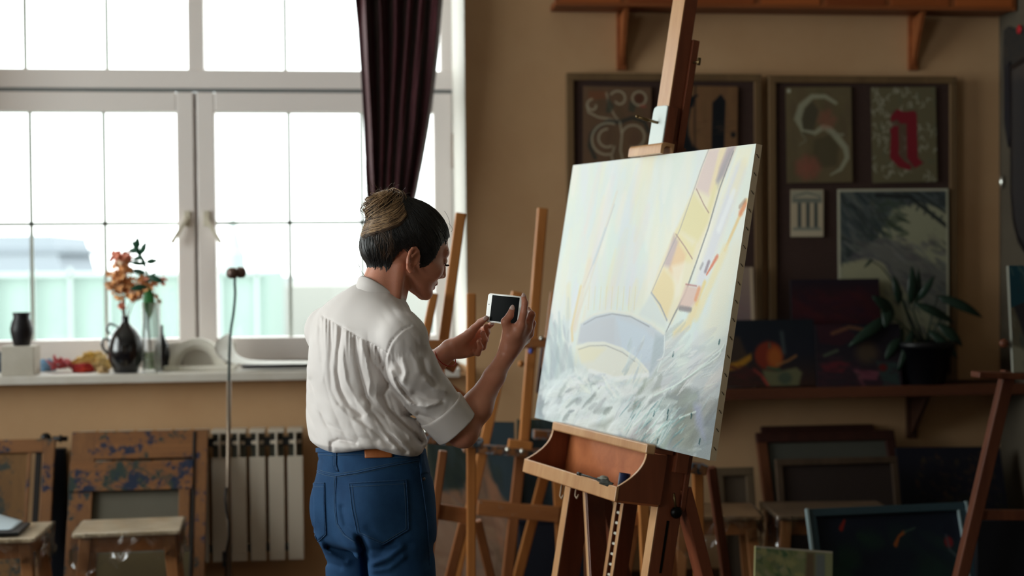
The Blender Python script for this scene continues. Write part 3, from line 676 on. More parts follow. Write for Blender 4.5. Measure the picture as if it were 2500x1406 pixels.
# ================================================================== lamp stand with gooseneck
lx=aty(558,1200,5.6)[0]; LY=5.6
ls=thing('gooseneck_lamp','thin metal floor stand with a bent gooseneck ending in a small round lamp head','lamp',(lx,LY,0))
M_ps=mat('stand_metal',(.50,.44,.38),.35,metal=.5); M_gn=mat('gooseneck_dark',(.20,.26,.25),.45,metal=.4)
zz=aty(560,925,LY)[2]
b=MB(); b.tube([(lx,LY,.03),aty(557,1200,LY),aty(559,930,LY)],.0085,12); b.build('pole',M_ps,ls,smooth=True)
pts=[aty(559,935,LY),aty(560,870,LY),aty(563,810,LY),aty(570,765,LY),aty(574,720,LY),aty(573,690,LY),aty(574,676,LY)]
sm=[]; 
for i in range(len(pts)-1):
    for k in range(4):
        t=k/4; p_=[pts[max(i-1,0)],pts[i],pts[i+1],pts[min(i+2,len(pts)-1)]]
        sm.append(.5*((2*p_[1])+(-p_[0]+p_[2])*t+(2*p_[0]-5*p_[1]+4*p_[2]-p_[3])*t*t+(-p_[0]+3*p_[1]-3*p_[2]+p_[3])*t**3))
sm.append(pts[-1])
b=MB(); b.tube(sm,.0052,10); b.build('gooseneck',M_gn,ls,smooth=True)
hc=aty(574,666,LY)
b=MB(); b.lathe([(.001,-.03),(.016,-.028),(.022,-.018),(.022,0),(.020,.004),(.018,.006),(.018,.014),(.022,.018),(.022,.036),(.016,.042),(.001,.043)],hc+V(-.002,-.002,0),24,ax=(.85,.5,.05)); b.build('lamp_head',mat('lamp_head_brown',(.44,.36,.33),.3,metal=.4),ls,smooth=True)
b=MB(); b.lathe([(.001,-.001),(.012,-.002),(.012,.0)],hc+V(-.028,-.016,0),18,ax=(-.85,-.5,0)); b.build('lens',mat('lens_dark',(.2,.12,.12),.2),ls)
for k in range(3):
    a=k*2*pi/3+.5; b=MB(); b.tube([(lx,LY,.14),(lx+.15*cos(a),LY+.15*sin(a),.012)],.008,8); b.build('leg',M_ps,ls,smooth=True)
b=MB(); b.tube([aty(552,1190,LY-.01),aty(549,1215,LY-.01),aty(552,1245,LY-.01),aty(558,1275,LY-.012),aty(560,1310,LY-.012),aty(553,1340,LY-.012),aty(551,1375,LY-.012),aty(550,1440,LY-.012)],.0035,8); b.build('cable',mat('cable_black',(.05,.05,.07),.5),ls,smooth=True)
b=MB(); p=aty(548,1365,LY-.02); b.box((p[0]-.008,p[1]-.008,p[2]-.03),(p[0]+.008,p[1]+.008,p[2]+.03)); b.build('switch',mat('cable_black',(0,0,0)),ls,bevel=.003)
# ================================================================== the big painting and its studio easel
EO=V(.575,4.387,.986); EH=nrm((.316,-.949,-.009)); EU=V(.167,.046,.985); EU=nrm(EU-EH*(EU@EH)); EN=np.cross(EH,EU)
CW,CHt=.994,.80
def cuv(px,py):
    r=ray(px,py); t=((EO-CAM)@EN)/(r@EN); X=CAM+r*t-EO; return ((X@EH)/CW, 1-(X@EU)/CHt)
def main_painting():
    a=Art(520,420,(.90,.93,.90),3)
    S=lambda pts,w,c,al=1.,soft=.5,rag=.3,z=0: a.stroke([cuv(*p) for p in pts],w,c,al,soft,rag,z)
    PL=lambda pts,c,al=1.,soft=4: a.poly([cuv(*p) for p in pts],c,al,soft)
    # veil of pale tones
    n1=a.noise(4,2.5,1); n2=a.noise(5,3,2); n3=a.noise(3,4,3)
    a.blend(np.clip((n1-.5)*2.2,0,1),(.94,.93,.86)); a.blend(np.clip((n2-.52)*2.4,0,1),(.84,.90,.92)); a.blend(np.clip((n3-.6)*2,0,1),(.93,.90,.93))
    a.dabs(170,(0,0,1,.75),.16,.055,1.45,[(.93,.94,.89),(.88,.93,.93),(.95,.93,.84),(.90,.95,.92),(.88,.90,.95),(.96,.95,.92)],.35,.22,.4,.15)
    a.dabs(40,(.1,.05,.55,.8),.2,.04,1.75,[(.94,.91,.78),(.86,.91,.94),(.93,.89,.87)],.35,.15,.4,.15)
    # left thin shroud line
    S([(1506,470),(1478,560),(1440,690),(1400,800)],.012,(.90,.87,.82),.6,.6); S([(1500,500),(1462,610),(1425,700)],.006,(.78,.78,.80),.6)
    S([(1440,640),(1420,720),(1404,800)],.03,(.93,.86,.78),.5); S([(1418,700),(1396,800),(1398,830)],.012,(.93,.83,.60),.7)
    S([(1478,560),(1450,640)],.014,(.80,.85,.88),.6)
    # tall sail of patched colour
    PL([(1731,363),(1800,355),(1770,430),(1740,520),(1705,620),(1672,720),(1640,790),(1622,775),(1590,715),(1610,650),(1650,560),(1690,470)],(.94,.895,.77),.8)
    PL([(1731,365),(1758,361),(1745,420),(1730,478),(1697,462),(1710,420)],(.88,.80,.79),.9)
    PL([(1758,361),(1775,359),(1755,430),(1738,478),(1730,470)],(.93,.86,.72),.9)
    PL([(1776,358),(1797,356),(1768,430),(1748,448),(1756,410)],(.72,.65,.68),.9); PL([(1780,372),(1790,360),(1768,420),(1752,460),(1748,440)],(.62,.62,.64),.6)
    PL([(1693,470),(1724,515),(1745,448),(1752,455),(1728,545),(1704,590),(1655,560)],(.91,.87,.67),.8)
    PL([(1652,560),(1690,600),(1700,590),(1688,640),(1665,640),(1640,585)],(.93,.88,.68),.75)
    PL([(1645,572),(1657,590),(1640,655),(1620,648)],(.78,.70,.72),.85); PL([(1656,592),(1675,622),(1665,660),(1655,690),(1632,660)],(.93,.80,.64),.9)
    PL([(1620,655),(1652,692),(1640,740),(1626,780),(1590,715)],(.93,.85,.66),.8); PL([(1640,650),(1672,640),(1660,720),(1648,730)],(.96,.93,.86),.7)
    S([(1700,462),(1718,500),(1730,520)],.004,(.66,.55,.50),.8); S([(1650,572),(1670,600),(1690,632)],.004,(.68,.55,.52),.8)
    S([(1731,363),(1712,410),(1697,455),(1660,560),(1618,650),(1590,715)],.004,(.66,.64,.66),.7)
    S([(1590,715),(1612,745),(1628,782)],.005,(.55,.58,.66),.8)
    S([(1790,370),(1757,460),(1728,560),(1700,640),(1671,720),(1645,770),(1626,810)],[.004,.006,.006,.006,.008,.006,.004],(.52,.53,.54),.85)
    # right of the mast
    PL([(1802,360),(1838,356),(1815,440),(1770,560),(1722,690),(1690,690),(1715,620),(1755,500)],(.96,.94,.84),.7)
    S([(1805,420),(1775,500),(1740,600),(1712,680)],.05,(.86,.87,.92),.8); S([(1815,400),(1790,470)],.03,(.95,.92,.80),.7)
    S([(1790,470),(1755,560)],.02,(.93,.94,.95),.8)
    S([(1822,490),(1800,540),(1770,610)],.012,(.93,.80,.55),.8); S([(1818,500),(1808,520)],.018,(.88,.55,.38),.8); S([(1818,490),(1806,505)],.012,(.60,.45,.35),.5)
    S([(1750,628),(1725,670)],[.014,.006],(.87,.48,.36),.9); S([(1730,640),(1722,662)],.012,(.52,.45,.50),.7); S([(1715,645),(1710,655)],.01,(.6,.6,.62),.6)
    S([(1770,610),(1735,690),(1700,770)],.03,(.95,.89,.70),.7); S([(1790,620),(1760,720),(1740,790)],.07,(.95,.93,.85),.6)
    S([(1700,740),(1680,790),(1650,815)],.03,(.94,.86,.66),.8); S([(1720,690),(1700,740)],.014,(.93,.84,.55),.8)
    PL([(1674,694),(1712,702),(1705,730),(1680,758),(1655,750)],(.88,.76,.72),.9); S([(1706,705),(1698,730)],.014,(.90,.62,.45),.8); S([(1660,752),(1685,756)],.014,(.48,.46,.48),.7)
    S([(1674,694),(1700,698)],.004,(.70,.45,.45),.7)
    PL([(1590,715),(1626,782),(1624,800),(1560,768)],(.86,.89,.89),.8)
    S([(1300+88,700),(1388,770)],.03,(.93,.88,.72),.4)
    for k in range(9): S([(1440+k*14,700),(1436+k*14,756)],.004,(.90,.86,.70),.6)
    # churning water, laid on thick
    W=[(.66,.69,.71),(.58,.62,.64),(.76,.82,.83),(.86,.90,.90),(.90,.93,.93),(.70,.78,.80),(.62,.66,.70),(.80,.86,.88)]
    base=a.noise(6,6,9); v=a.yy; x=a.xx
    edge=.66+.06*np.sin(x*9)-.13*np.clip((x-.72)*3,0,1)-.16*np.clip((.12-x)*6,0,1)+.05*(base-.5)
    inhull=np.clip(1-np.hypot((x-.40)/.26,(v-.68)/.14),0,1)
    m=np.clip((v-edge)*9,0,1)*np.clip(1-inhull*3*(v<.80),0,1)
    a.blend(m*.85,(.77,.81,.83)); a.blend(np.clip((v-.80)*6,0,1)*np.clip((.20-x)*7,0,1)*.6,(.62,.65,.68)); a.blend(np.clip((v-.86)*8,0,1)*np.clip((x-.62)*5,0,1)*.6,(.60,.64,.64))
    def reg(px0,py0,px1,py1):
        u0,v0=cuv(px0,py0);u1,v1=cuv(px1,py1); return (min(u0,u1),min(v0,v1),max(u0,u1),max(v0,v1))
    a.dabs(60,(0,.60,.14,1),.09,.022,1.0,W,.5,.35,.5,.5)
    a.dabs(120,(.02,.83,.95,1),.10,.030,-.40,W,.5,.45,.6,.7,.03)
    a.dabs(90,(.25,.80,.95,.97),.09,.028,-.52,W[2:5]+W[2:5]+[(.58,.62,.64)],.6,.4,.6,.8)
    a.dabs(60,(.60,.62,1,.85),.12,.024,-.55,[(.84,.86,.86),(.88,.88,.87),(.74,.77,.78),(.80,.83,.84),(.92,.92,.90)],.6,.3,.6,.8)
    a.dabs(30,(.0,.72,.22,.98),.10,.030,1.2,[(.85,.90,.91),(.74,.79,.81),(.68,.72,.75)],.55,.6,.5,.5)
    a.dabs(46,(.10,.84,.50,.99),.11,.040,-.5,[(.90,.93,.93),(.88,.92,.92),(.86,.90,.91)],.8,.5,.4,1.)
    a.dabs(18,(.12,.82,.62,.93),.07,.014,-.45,[(.54,.58,.60),(.50,.54,.56)],.7,.3,.6,.3)
    a.dabs(14,(.02,.88,.20,1),.07,.03,-.4,[(.60,.63,.66),(.64,.67,.69)],.6,.4,.5,.3)
    a.dabs(46,(.60,.82,1,1),.11,.045,-.7,[(.58,.60,.58),(.52,.56,.56),(.62,.66,.62),(.56,.60,.62)],.6,.5,.5,.3)
    a.dabs(50,(.2,.84,.98,1),.06,.006,-.6,W,.5,.5,.7,1.1)
    a.dabs(110,(.06,.82,.78,.99),.085,.034,-.5,[(.93,.95,.95),(.90,.93,.94),(.88,.92,.92)],.75,.45,.6,1.1)
    a.dabs(30,(.15,.82,.9,.97),.06,.013,-.5,[(.60,.64,.65),(.66,.70,.71),(.54,.58,.59)],.7,.3,.6,.2)
    # hull
    PL([(1418,790),(1440,773),(1480,763),(1530,768),(1580,785),(1610,808),(1623,820),(1622,860),(1605,890),(1590,920),(1560,900),(1520,870),(1470,845),(1410,838)],(.80,.83,.87),.95)
    PL([(1418,800),(1470,775),(1500,775),(1500,845),(1412,838)],(.79,.80,.83),.5); PL([(1505,775),(1570,800),(1600,830),(1590,880),(1560,890),(1520,860)],(.80,.86,.92),.6)
    PL([(1600,815),(1622,822),(1620,860),(1600,890),(1585,915)],(.70,.76,.79),.7)
    S([(1418,787),(1450,768),(1490,759),(1540,766),(1590,790),(1622,815)],.008,(.93,.93,.89),.7,z=.5); S([(1425,792),(1455,775),(1495,766),(1540,773),(1585,797)],.004,(.6,.62,.66),.7)
    PL([(1408,850),(1430,840),(1470,838),(1510,850),(1545,870),(1570,893),(1583,915),(1560,935),(1500,925),(1440,905),(1415,880)],(.91,.91,.87),.95)
    PL([(1410,850),(1440,843),(1480,850),(1450,880),(1420,885)],(.94,.91,.78),.6)
    S([(1406,848),(1435,838),(1475,837),(1520,852),(1555,877),(1583,908)],.008,(.94,.94,.89),.75,z=.6); S([(1412,853),(1440,844),(1480,843),(1520,860),(1550,882)],.003,(.62,.62,.60),.6)
    S([(1623,820),(1622,860),(1605,905)],.004,(.92,.95,.95),.9)
    S([(1583,915),(1500,925),(1440,905)],.014,(.93,.94,.94),.9,z=.8)
    a.dabs(46,(.20,.80,.52,.855),.055,.014,.15,[(.93,.95,.94),(.88,.91,.91),(.80,.84,.86),(.92,.94,.93)],.75,.5,.6,1.2)
    a.dabs(16,(.50,.66,.60,.80),.05,.014,-1.0,[(.86,.90,.90),(.74,.79,.81)],.6,.4,.6,1.)
    PL([(1650,1030),(1690,985),(1715,1040),(1690,1100),(1640,1085)],(.56,.58,.53),.65,6); PL([(1693,985),(1712,990),(1722,1075),(1700,1040)],(.68,.71,.83),.7,5)
    PL([(1530,1070),(1570,1030),(1600,1040),(1580,1085)],(.60,.59,.60),.6,5); PL([(1440,1040),(1500,1020),(1480,1050)],(.60,.63,.60),.6,5)
    for p in ([(1580,1075),(1610,1050),(1640,1028)],[(1590,1080),(1625,1050)],[(1575,1060),(1600,1035),(1625,1000)],[(1600,965),(1660,935),(1755,870),(1768,842)],[(1640,950),(1690,915),(1765,850)],[(1550,1040),(1590,1000)],[(1660,1020),(1700,1005)]):
        S(p,.005,(.90,.95,.93),.9,.4,.8,2.2)
    for p in ((1632,1015),(1633,1000),(1608,1072),(1645,860),(1757,830),(1710,1072),(1600,1005),(1690,1010)):
        S([p,(p[0]-2,p[1]+9)],.006,(.10,.30,.32),.85,.4,.6,1.5)
    a.dabs(70,(.55,.86,.86,1),.05,.004,-.75,[(.68,.84,.84),(.80,.90,.88),(.42,.60,.62)],.7,.3,.8,1.2)
    a.dabs(60,(.70,.66,1,.80),.05,.004,-.5,[(.93,.94,.93),(.75,.77,.78)],.7,.3,.8,1.)
    a.c=a.c*.965
    return a
pa=main_painting()
cv=art_mesh('canvas_painting',pa,EO+EU*CHt,EH,-EU,EN,CW,CHt,.019,paintmat('oil_on_canvas',.55,.5),relief=.0007,edge=(.80,.72,.60))
tag(cv,'large pale painting of a ship in churning grey water on the studio easel','painting')
M_staple=mat('staple_steel',(.30,.28,.26),.4,metal=.6)
stm=None
for k in range(17):
    c=EO+EH*(CW+.0006)+EU*(.03+.74*k/16)+EN*(-.0095)
    if stm is None:
        b=MB(); b.bar(c-EN*.004-EU*.004,c+EN*.004+EU*.004,.0012,.0014,EH); stm=b.build('staple',M_staple,cv); s0=c; ob=stm
    else:
        ob=stm.copy(); COL.objects.link(ob); ob.location=stm.location+Vector(tuple(c-s0))
W_lit=wood('easel_wood_lit',(.80,.62,.44),(.70,.50,.33),.35,axis=2,scale=5,coat=.3)  # pale copy of the easel wood, side light painted into the colour
W_dk=wood('easel_wood_shaded',(.53,.29,.19),(.42,.215,.135),.38,axis=2,scale=5,coat=.25)  # dark copy of the same wood, shade painted into the colour
M_brass=mat('aged_brass',(.42,.34,.22),.35,metal=.8); M_blk=mat('black_iron',(.05,.05,.05),.4,metal=.5)
foot=EO+EH*.47; foot=V(foot[0]-.15,foot[1]-.05,0)
es=thing('studio_easel','tall reddish wooden studio easel with a box tray holding the large pale painting','easel',foot)
def EL(h,u,n): return EO+EH*h+EU*u+EN*n
def ebox(name,h0,h1,u0,u1,n0,n1,m,par=es,bev=.002):
    b=MB(); b.frame_box(EO,EH,EU,EN,(h0,u0,n0),(h1,u1,n1)); return b.build(name,m,par,bevel=bev)
def face_strip(name,h0,h1,u0,u1,n,par): return ebox(name,h0,h1,u0,u1,n,n+.0035,W_lit,par,.001)  # thin strip in the pale copy, painted light on a front face
uf=-(EO[2]-.10)/EU[2]
# uprights
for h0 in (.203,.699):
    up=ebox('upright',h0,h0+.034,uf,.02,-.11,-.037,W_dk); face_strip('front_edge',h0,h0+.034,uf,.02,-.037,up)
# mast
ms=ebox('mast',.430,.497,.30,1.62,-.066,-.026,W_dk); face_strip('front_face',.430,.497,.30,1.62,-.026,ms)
ebox('rear_rail',.480,.505,.0,1.15,-.088,-.066,W_dk)
ebox('mast_lower',.452,.497,-.1,.84,-.10,-.067,W_dk)
# ratchet column with pegs

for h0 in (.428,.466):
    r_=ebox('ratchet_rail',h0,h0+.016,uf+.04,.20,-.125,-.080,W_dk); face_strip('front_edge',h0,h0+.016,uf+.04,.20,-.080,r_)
for k in range(30):
    u=-.185-.0295*k
    if u<uf+.06: break
    b=MB(); b.tube([EL(.444,u,-.085),EL(.466,u,-.085)],.0042,8); b.build('peg',mat('peg_white',(.88,.86,.80),.3,metal=.1),es)
# crossbars, base, rear legs
ebox('crossbar',.19,.75,uf+.02,uf+.09,-.10,-.05,W_dk); ebox('crossbar',.19,.75,-.06,.0,-.10,-.06,W_dk)
for h in (.215,.715):
    b=MB(); a0=EL(h,uf,-.07); b.frame_box(V(a0[0],a0[1],0),nrm((EN[0],EN[1],0)),nrm((EH[0],EH[1],0)),(0,0,1),(-.42,-.03,.02),(.16,.03,.10)); b.build('foot_rail',W_dk,es,bevel=.006)

back=nrm((-EN[0],-EN[1],0))
for h,px in ((.715,1),(.215,0)):
    p1=EL(h+.03*0,-.10,-.11); p0=V(*(EL(h,uf,-.07)[:2]),.09)+back*.40
    b=MB(); b.bar(p0,p1,.034,.05,EH); b.build('rear_leg',W_dk,es,bevel=.002)
# diagonal braces seen between uprights
def ebar(name,p0,p1,w,t,up,m=W_dk): b=MB(); b.bar(EL(*p0),EL(*p1),w,t,up); return b.build(name,m,es,bevel=.0015)
q=ebar('brace',(.47,-.62,-.09),(.27,-.16,-.09),.022,.06,EN); ebar('brace_edge',(.47,-.62,-.058),(.27,-.16,-.058),.014,.003,EN,W_lit)
# tray box
ht0,ht1=.190,.742
lg=ebox('canvas_ledge',ht0,ht1+.004,-.020,.006,.006,.034,W_lit,bev=.004); ebox('ledge_shelf',ht0,ht1+.004,-.016,-.004,-.05,.008,W_dk)
W_in=wood('tray_inside',(.74,.44,.26),(.62,.34,.19),.4,axis=0,scale=4,coat=.2)
fp=ebox('tray_front',ht0-.004,ht1+.004,-.154,-.114,.098,.107,W_lit,bev=.0025)
ebox('tray_bottom',ht0,ht1,-.156,-.146,-.03,.100,W_in); ebox('tray_back',ht0,ht1,-.15,-.016,-.034,-.028,W_in)
arc=[]
cN,cU=.102,-.014            # quarter-round cut-out
for i in range(13):
    t=i/12*pi/2; arc.append((.026+.074*(1-cos(t))**1.0, -.022-.092*sin(t)))
arc=[(.028+.072*(1-sqrt(max(0,1-(1-k/14)**2))) if False else .028+.072*(k/14)**1.75, -.020-.094*(k/14)**.85) for k in range(15)]
poly=[(-.034,-.150),(-.034,-.018),(.028,-.018)]+arc+[(.100,-.150)]
for h0 in (ht0-.002,ht1-.006):
    b=MB(); b.prism([(n,u) for n,u in poly],EO+EH*h0,EN,EU,EH,0,.008); sp_=b.build('tray_side',W_dk,es)
    e=MB(); pts=[EO+EH*(h0+.004)+EN*(n+.001)+EU*u for n,u in arc]; 
    for i in range(len(pts)-1): e.bar(pts[i],pts[i+1]+(pts[i+1]-pts[i])*.05,.008,.002,EN)
    e.build('curved_edge',W_lit,sp_)
# clamp on top of the canvas
ebox('clamp_back',.430,.50,.80,.855,-.07,-.022,W_dk)
b=MB(); b.prism([(-.020,.803),(-.020,.832),(.010,.832),(.018,.829),(.022,.822),(.022,.799),(.012,.799),(.012,.815),(.006,.822),(-.012,.822)],EO+EH*.385,EN,EU,EH,0,.18); b.build('top_clamp',W_lit,es,auto=40)
ebox('clamp_block',.434,.515,.832,.945,-.045,-.014,W_dk)
pb=MB(); pr=[(.436,.834),(.514,.834),(.514,.944),(.50,.947),(.455,.949),(.440,.944),(.437,.930)]
pb.prism(pr,EO,EH,EU,EN,-.014,-.008); pb.build('white_paint_patch',mat('white_paint_crust',(.86,.90,.89),.5,bump=1.0,bscale=35),es,bevel=.003)
b=MB(); b.tube([EL(.475,.898,-.01),EL(.47,.900,.025),EL(.465,.903,.052)],[.004,.0045,.005],8); b.ball(EL(.464,.904,.055),.0055); b.build('clamp_screw',M_brass,es,smooth=True)
b=MB(); b.tube([EL(.504,1.085,-.078),EL(.535,1.085,-.078)],.003,8); b.tube([EL(.532,1.075,-.078),EL(.532,1.095,-.078)],.005,8); b.build('wing_screw',M_brass,es,smooth=True)
# slotted plate, knob and crank on the right upright
b=MB(); b.frame_box(EO,EH,EU,EN,(.733,-.33,-.075),(.7345,-.19,-.068)); b.build('slot',M_blk,es)
b=MB(); b.lathe([(.001,0),(.013,0),(.016,.004),(.016,.012),(.010,.018),(.001,.019)],EL(.734,-.165,-.088),16,ax=EH); b.build('knob',M_blk,es,smooth=True)
b=MB(); b.tube([EL(.742,-.165,-.088),EL(.748,-.115,-.068)],.0035,8); b.build('crank',M_brass,es,smooth=True)
ebox('side_plate',.735,.742,-.16,.0,-.115,-.100,W_dk)
# hooks hanging under the tray
for (h,l) in ((.30,.045),(.39,.03)):
    b=MB(); b.tube([EL(h,-.156,.03),EL(h,-.156-l,.03),EL(h+.012,-.162-l,.03),EL(h+.02,-.150-l,.03)],.0025,7); b.build('hook',mat('hook_cream',(.70,.60,.50),.4),es,smooth=True)
# paint things lying on the tray
b=MB(); c=EL(.664,-.144,.040); b.lathe([(.0145,0),(.015,.002),(.0155,.060),(.0135,.060),(.013,.004)],c,24,ax=EU); jar=b.build('paint_cup',mat('blue_cup',(.07,.12,.28),.35),smooth=True); tag(jar,'small dark blue paint cup standing in the easel tray','cup')
b=MB(); b.tube([EL(.545,-.110,.114),EL(.60,-.110,.108),EL(.665,-.112,.102)],[.0032,.0024,.0028],8); b.tube([EL(.540,-.110,.1145),EL(.556,-.110,.113)],.0048,8)
pt=b.build('paint_brush',mat('brush_dark',(.14,.13,.11),.5),smooth=True); tag(pt,'dark slender brush resting on the tray front edge','brush')
def lump(name,c,r,seed,m,label,cat):
    rg=np.random.RandomState(seed); F=[(rg.randn(3)*3,rg.rand()*6) for _ in range(7)]; P=[]
    for i in range(17):
        ph=pi*i/16; row=[]
        for j in range(29):
            t=2*pi*j/28; d=V(sin(ph)*cos(t),sin(ph)*sin(t),cos(ph)); k=1+.22*sum(1-2*abs(sin(float(d@w_)+o)) for w_,o in F)/3
            row.append(np.array(c)+(EH*d[0]*r[0]+EN*d[1]*r[1]+EU*d[2]*r[2])*k)
        P.append(row)
    b=MB(); b.surf(np.array(P)); return tag(b.build(name,m,smooth=True),label,cat)
lump('rag',EL(.640,-.112,.088),(.026,.014,.014),5,mat('rag_grey',(.50,.50,.46),.9),'crumpled grey paint rag on the tray edge','rag')
lump('paint_tube',EL(.675,-.114,.102),(.048,.010,.009),9,mat('rag_dark',(.16,.16,.13),.8),'dark twisted paint tube lying over the tray front','paint tube')
# ================================================================== wooden easels in the background
W_e1=wood('easel_pine',(.78,.52,.28),(.66,.41,.20),.5,axis=2,scale=5,splat=(.22,.26,.30),amount=.68,splscale=9)
W_e2=wood('easel_pine_dark',(.60,.38,.22),(.49,.29,.16),.5,axis=2,scale=5,splat=(.20,.22,.24),amount=.68,splscale=9)
W_ex=wood('easel_crossbar',(.68,.45,.27),(.56,.35,.19),.5,axis=0,scale=5,splat=(.20,.28,.30),splat2=(.55,.56,.55),amount=.62,splscale=10)
W_er=wood('easel_redwood',(.47,.27,.18),(.36,.19,.125),.5,axis=2,scale=5)
W_paint=wood('paint_caked_bar',(.60,.40,.24),(.46,.30,.18),.6,axis=0,scale=5,splat=(.14,.20,.23),splat2=(.48,.53,.58),amount=.50,splscale=12)
M_knob=mat('chrome_knob',(.85,.85,.82),.2,metal=.9)
def P2(px,py,Y): return aty(px,py,Y)
def easel_bar(par,name,a,c,wpx,m,t=.028,floor=False,up=(0,-1,0)):
    """a,c = (px,py,Y); floor: run the lower end down to the floor"""
    p0=P2(*a); p1=P2(*c)
    if floor:
        lo,hi=(p0,p1) if p0[2]<p1[2] else (p1,p0); d=lo-hi; lo=hi+d*((hi[2]-.0)/(hi[2]-lo[2])); p0,p1=lo,hi
    w_=wpx/FPX*(a[2]+c[2])/2
    b=MB(); b.bar(p0,p1,w_,t,up); return b.build(name,m,par,bevel=.004)
def easel(label,base,Y,bars,knobs=(),group='pine easels standing behind the woman'):
    p=P2(base[0],base[1],Y); t=thing('easel',label,'easel',(p[0],Y,0),group)
    for q in bars: easel_bar(t,*q)
    for k in knobs:
        b=MB(); b.ball(P2(k[0],k[1],k[2]),k[3]); b.build('knob',k[4],t,smooth=True)
    return t
YA,YB=4.9,5.45
easel('pine easel with a slanting mast nearest the window corner, behind the phone hands',(1150,1300),YA,[
 ('mast',(1062,985,YA+.03),(1125,520,YA+.03),25,W_e1,.034),
 ('side_post',(1036,836,YA),(1060,716,YA),20,W_e1,.03),
 ('front_leg',(1150,1300,YA),(1150,716,YA),22,W_e1,.034,True),
 ('front_leg',(1062,1250,YA),(1082,1100,YA),20,W_e2,.034,True),
 ('crossbar',(1040,841,YA),(1100,843,YA),24,W_ex,.03),
 ('crossbar',(1072,925,YA+.05),(1160,990,YA+.05),18,W_e2,.03),
 ('brace',(1110,880,YA+.05),(1095,905,YA+.05),26,W_e2,.03),
 ('shelf_bar',(1018,1066,YA-.05),(1178,1082,YA-.05),24,W_paint,.06),
 ('lower_crossbar',(1060,1246,YA+.02),(1160,1262,YA+.02),38,W_ex,.025),
 ('rear_leg',(1165,1270,YA+.2),(1196,1400,YA+.25),22,W_e2,.03,True),
 ('rear_leg',(1132,1275,YA+.2),(1100,1400,YA+.25),24,W_e2,.03,True)],
 [(1040,1054,YA-.09,.010,M_knob),(1085,1075,YA-.085,.009,mat('blue_paint_blob',(.32,.38,.72),.5))])
easel('tall pine easel with its mast rising beside the edge of the big painting',(1240,1400),YB,[
 ('mast',(1278,1090,YB),(1325,508,YB),24,W_e1,.04),
 ('mast_foot',(1240,1390,YB),(1272,1100,YB),26,W_e2,.04,True),
 ('front_leg',(1262,712,YB+.02),(1168,1150,YB+.02),24,W_e1,.034,True),
 ('front_leg',(1356,1060,YB+.02),(1366,1250,YB+.02),26,W_e1,.034,True),
 ('rear_leg',(1350,1080,YB+.05),(1266,1400,YB+.15),24,W_e1,.034,True),
 ('side_post',(1352,712,YB),(1330,900,YB),16,W_e1,.03),
 ('crossbar',(1262,838,YB-.02),(1340,836,YB-.02),24,W_ex,.03),
 ('brace',(1330,850,YB+.03),(1318,960,YB+.03),20,W_er,.03),
 ('shelf_bar',(1130,1092,YB-.05),(1332,1108,YB-.05),20,W_paint,.07),
 ('shelf_block',(1240,1086,YB-.06),(1298,1094,YB-.06),30,W_e1,.04),
 ('shelf_bar',(1302,1060,YB+.1),(1352,1062,YB+.1),22,W_paint,.07),
 ('lower_crossbar',(1165,1238,YB-.01),(1366,1256,YB-.01),38,W_ex,.025)],
 [(1240,1098,YB-.11,.011,M_knob),(1275,1102,YB-.11,.011,M_knob),(1322,826,YB-.05,.010,M_knob),(1296,857,YB-.04,.010,mat('blue_paint_blob',(0,0,0))),(1272,888,YB-.05,.013,W_e1)])
YC=4.72
easel('pine easel standing directly behind the right legs of the studio easel',(1706,1400),YC,[
 ('front_leg',(1706,1400,YC),(1703,1135,YC),25,W_e1,.034,True),
 ('front_leg',(1578,1395,YC),(1566,1120,YC),26,W_e1,.034,True),
 ('front_leg',(1736,1140,YC+.1),(1772,1400,YC+.12),22,W_er,.034,True),
 ('shelf_bar',(1560,1120,YC-.04),(1722,1146,YC-.04),26,W_paint,.06),
 ('lower_crossbar',(1566,1262,YC+.02),(1708,1262,YC+.02),34,W_ex,.025),
 ('lower_crossbar',(1440,1262,YC+.02),(1566,1266,YC+.02),34,W_ex,.025),
 ('rear_leg',(1552,1270,YC+.1),(1528,1400,YC+.15),24,W_e2,.03,True),
 ('mast',(1640,1390,YC+.05),(1622,1130,YC+.05),24,W_e2,.03,True)])
easel('pine easel seen in slices between the studio easel legs',(1450,1400),5.3,[
 ('front_leg',(1470,1395,5.3),(1462,1120,5.3),24,W_e2,.034,True),
 ('front_leg',(1400,1395,5.3),(1412,1120,5.3),22,W_e1,.034,True),
 ('lower_crossbar',(1385,1300,5.3),(1478,1300,5.3),26,W_ex,.025),
 ('mast',(1440,1390,5.34),(1430,900,5.34),24,W_e2,.03,True)])
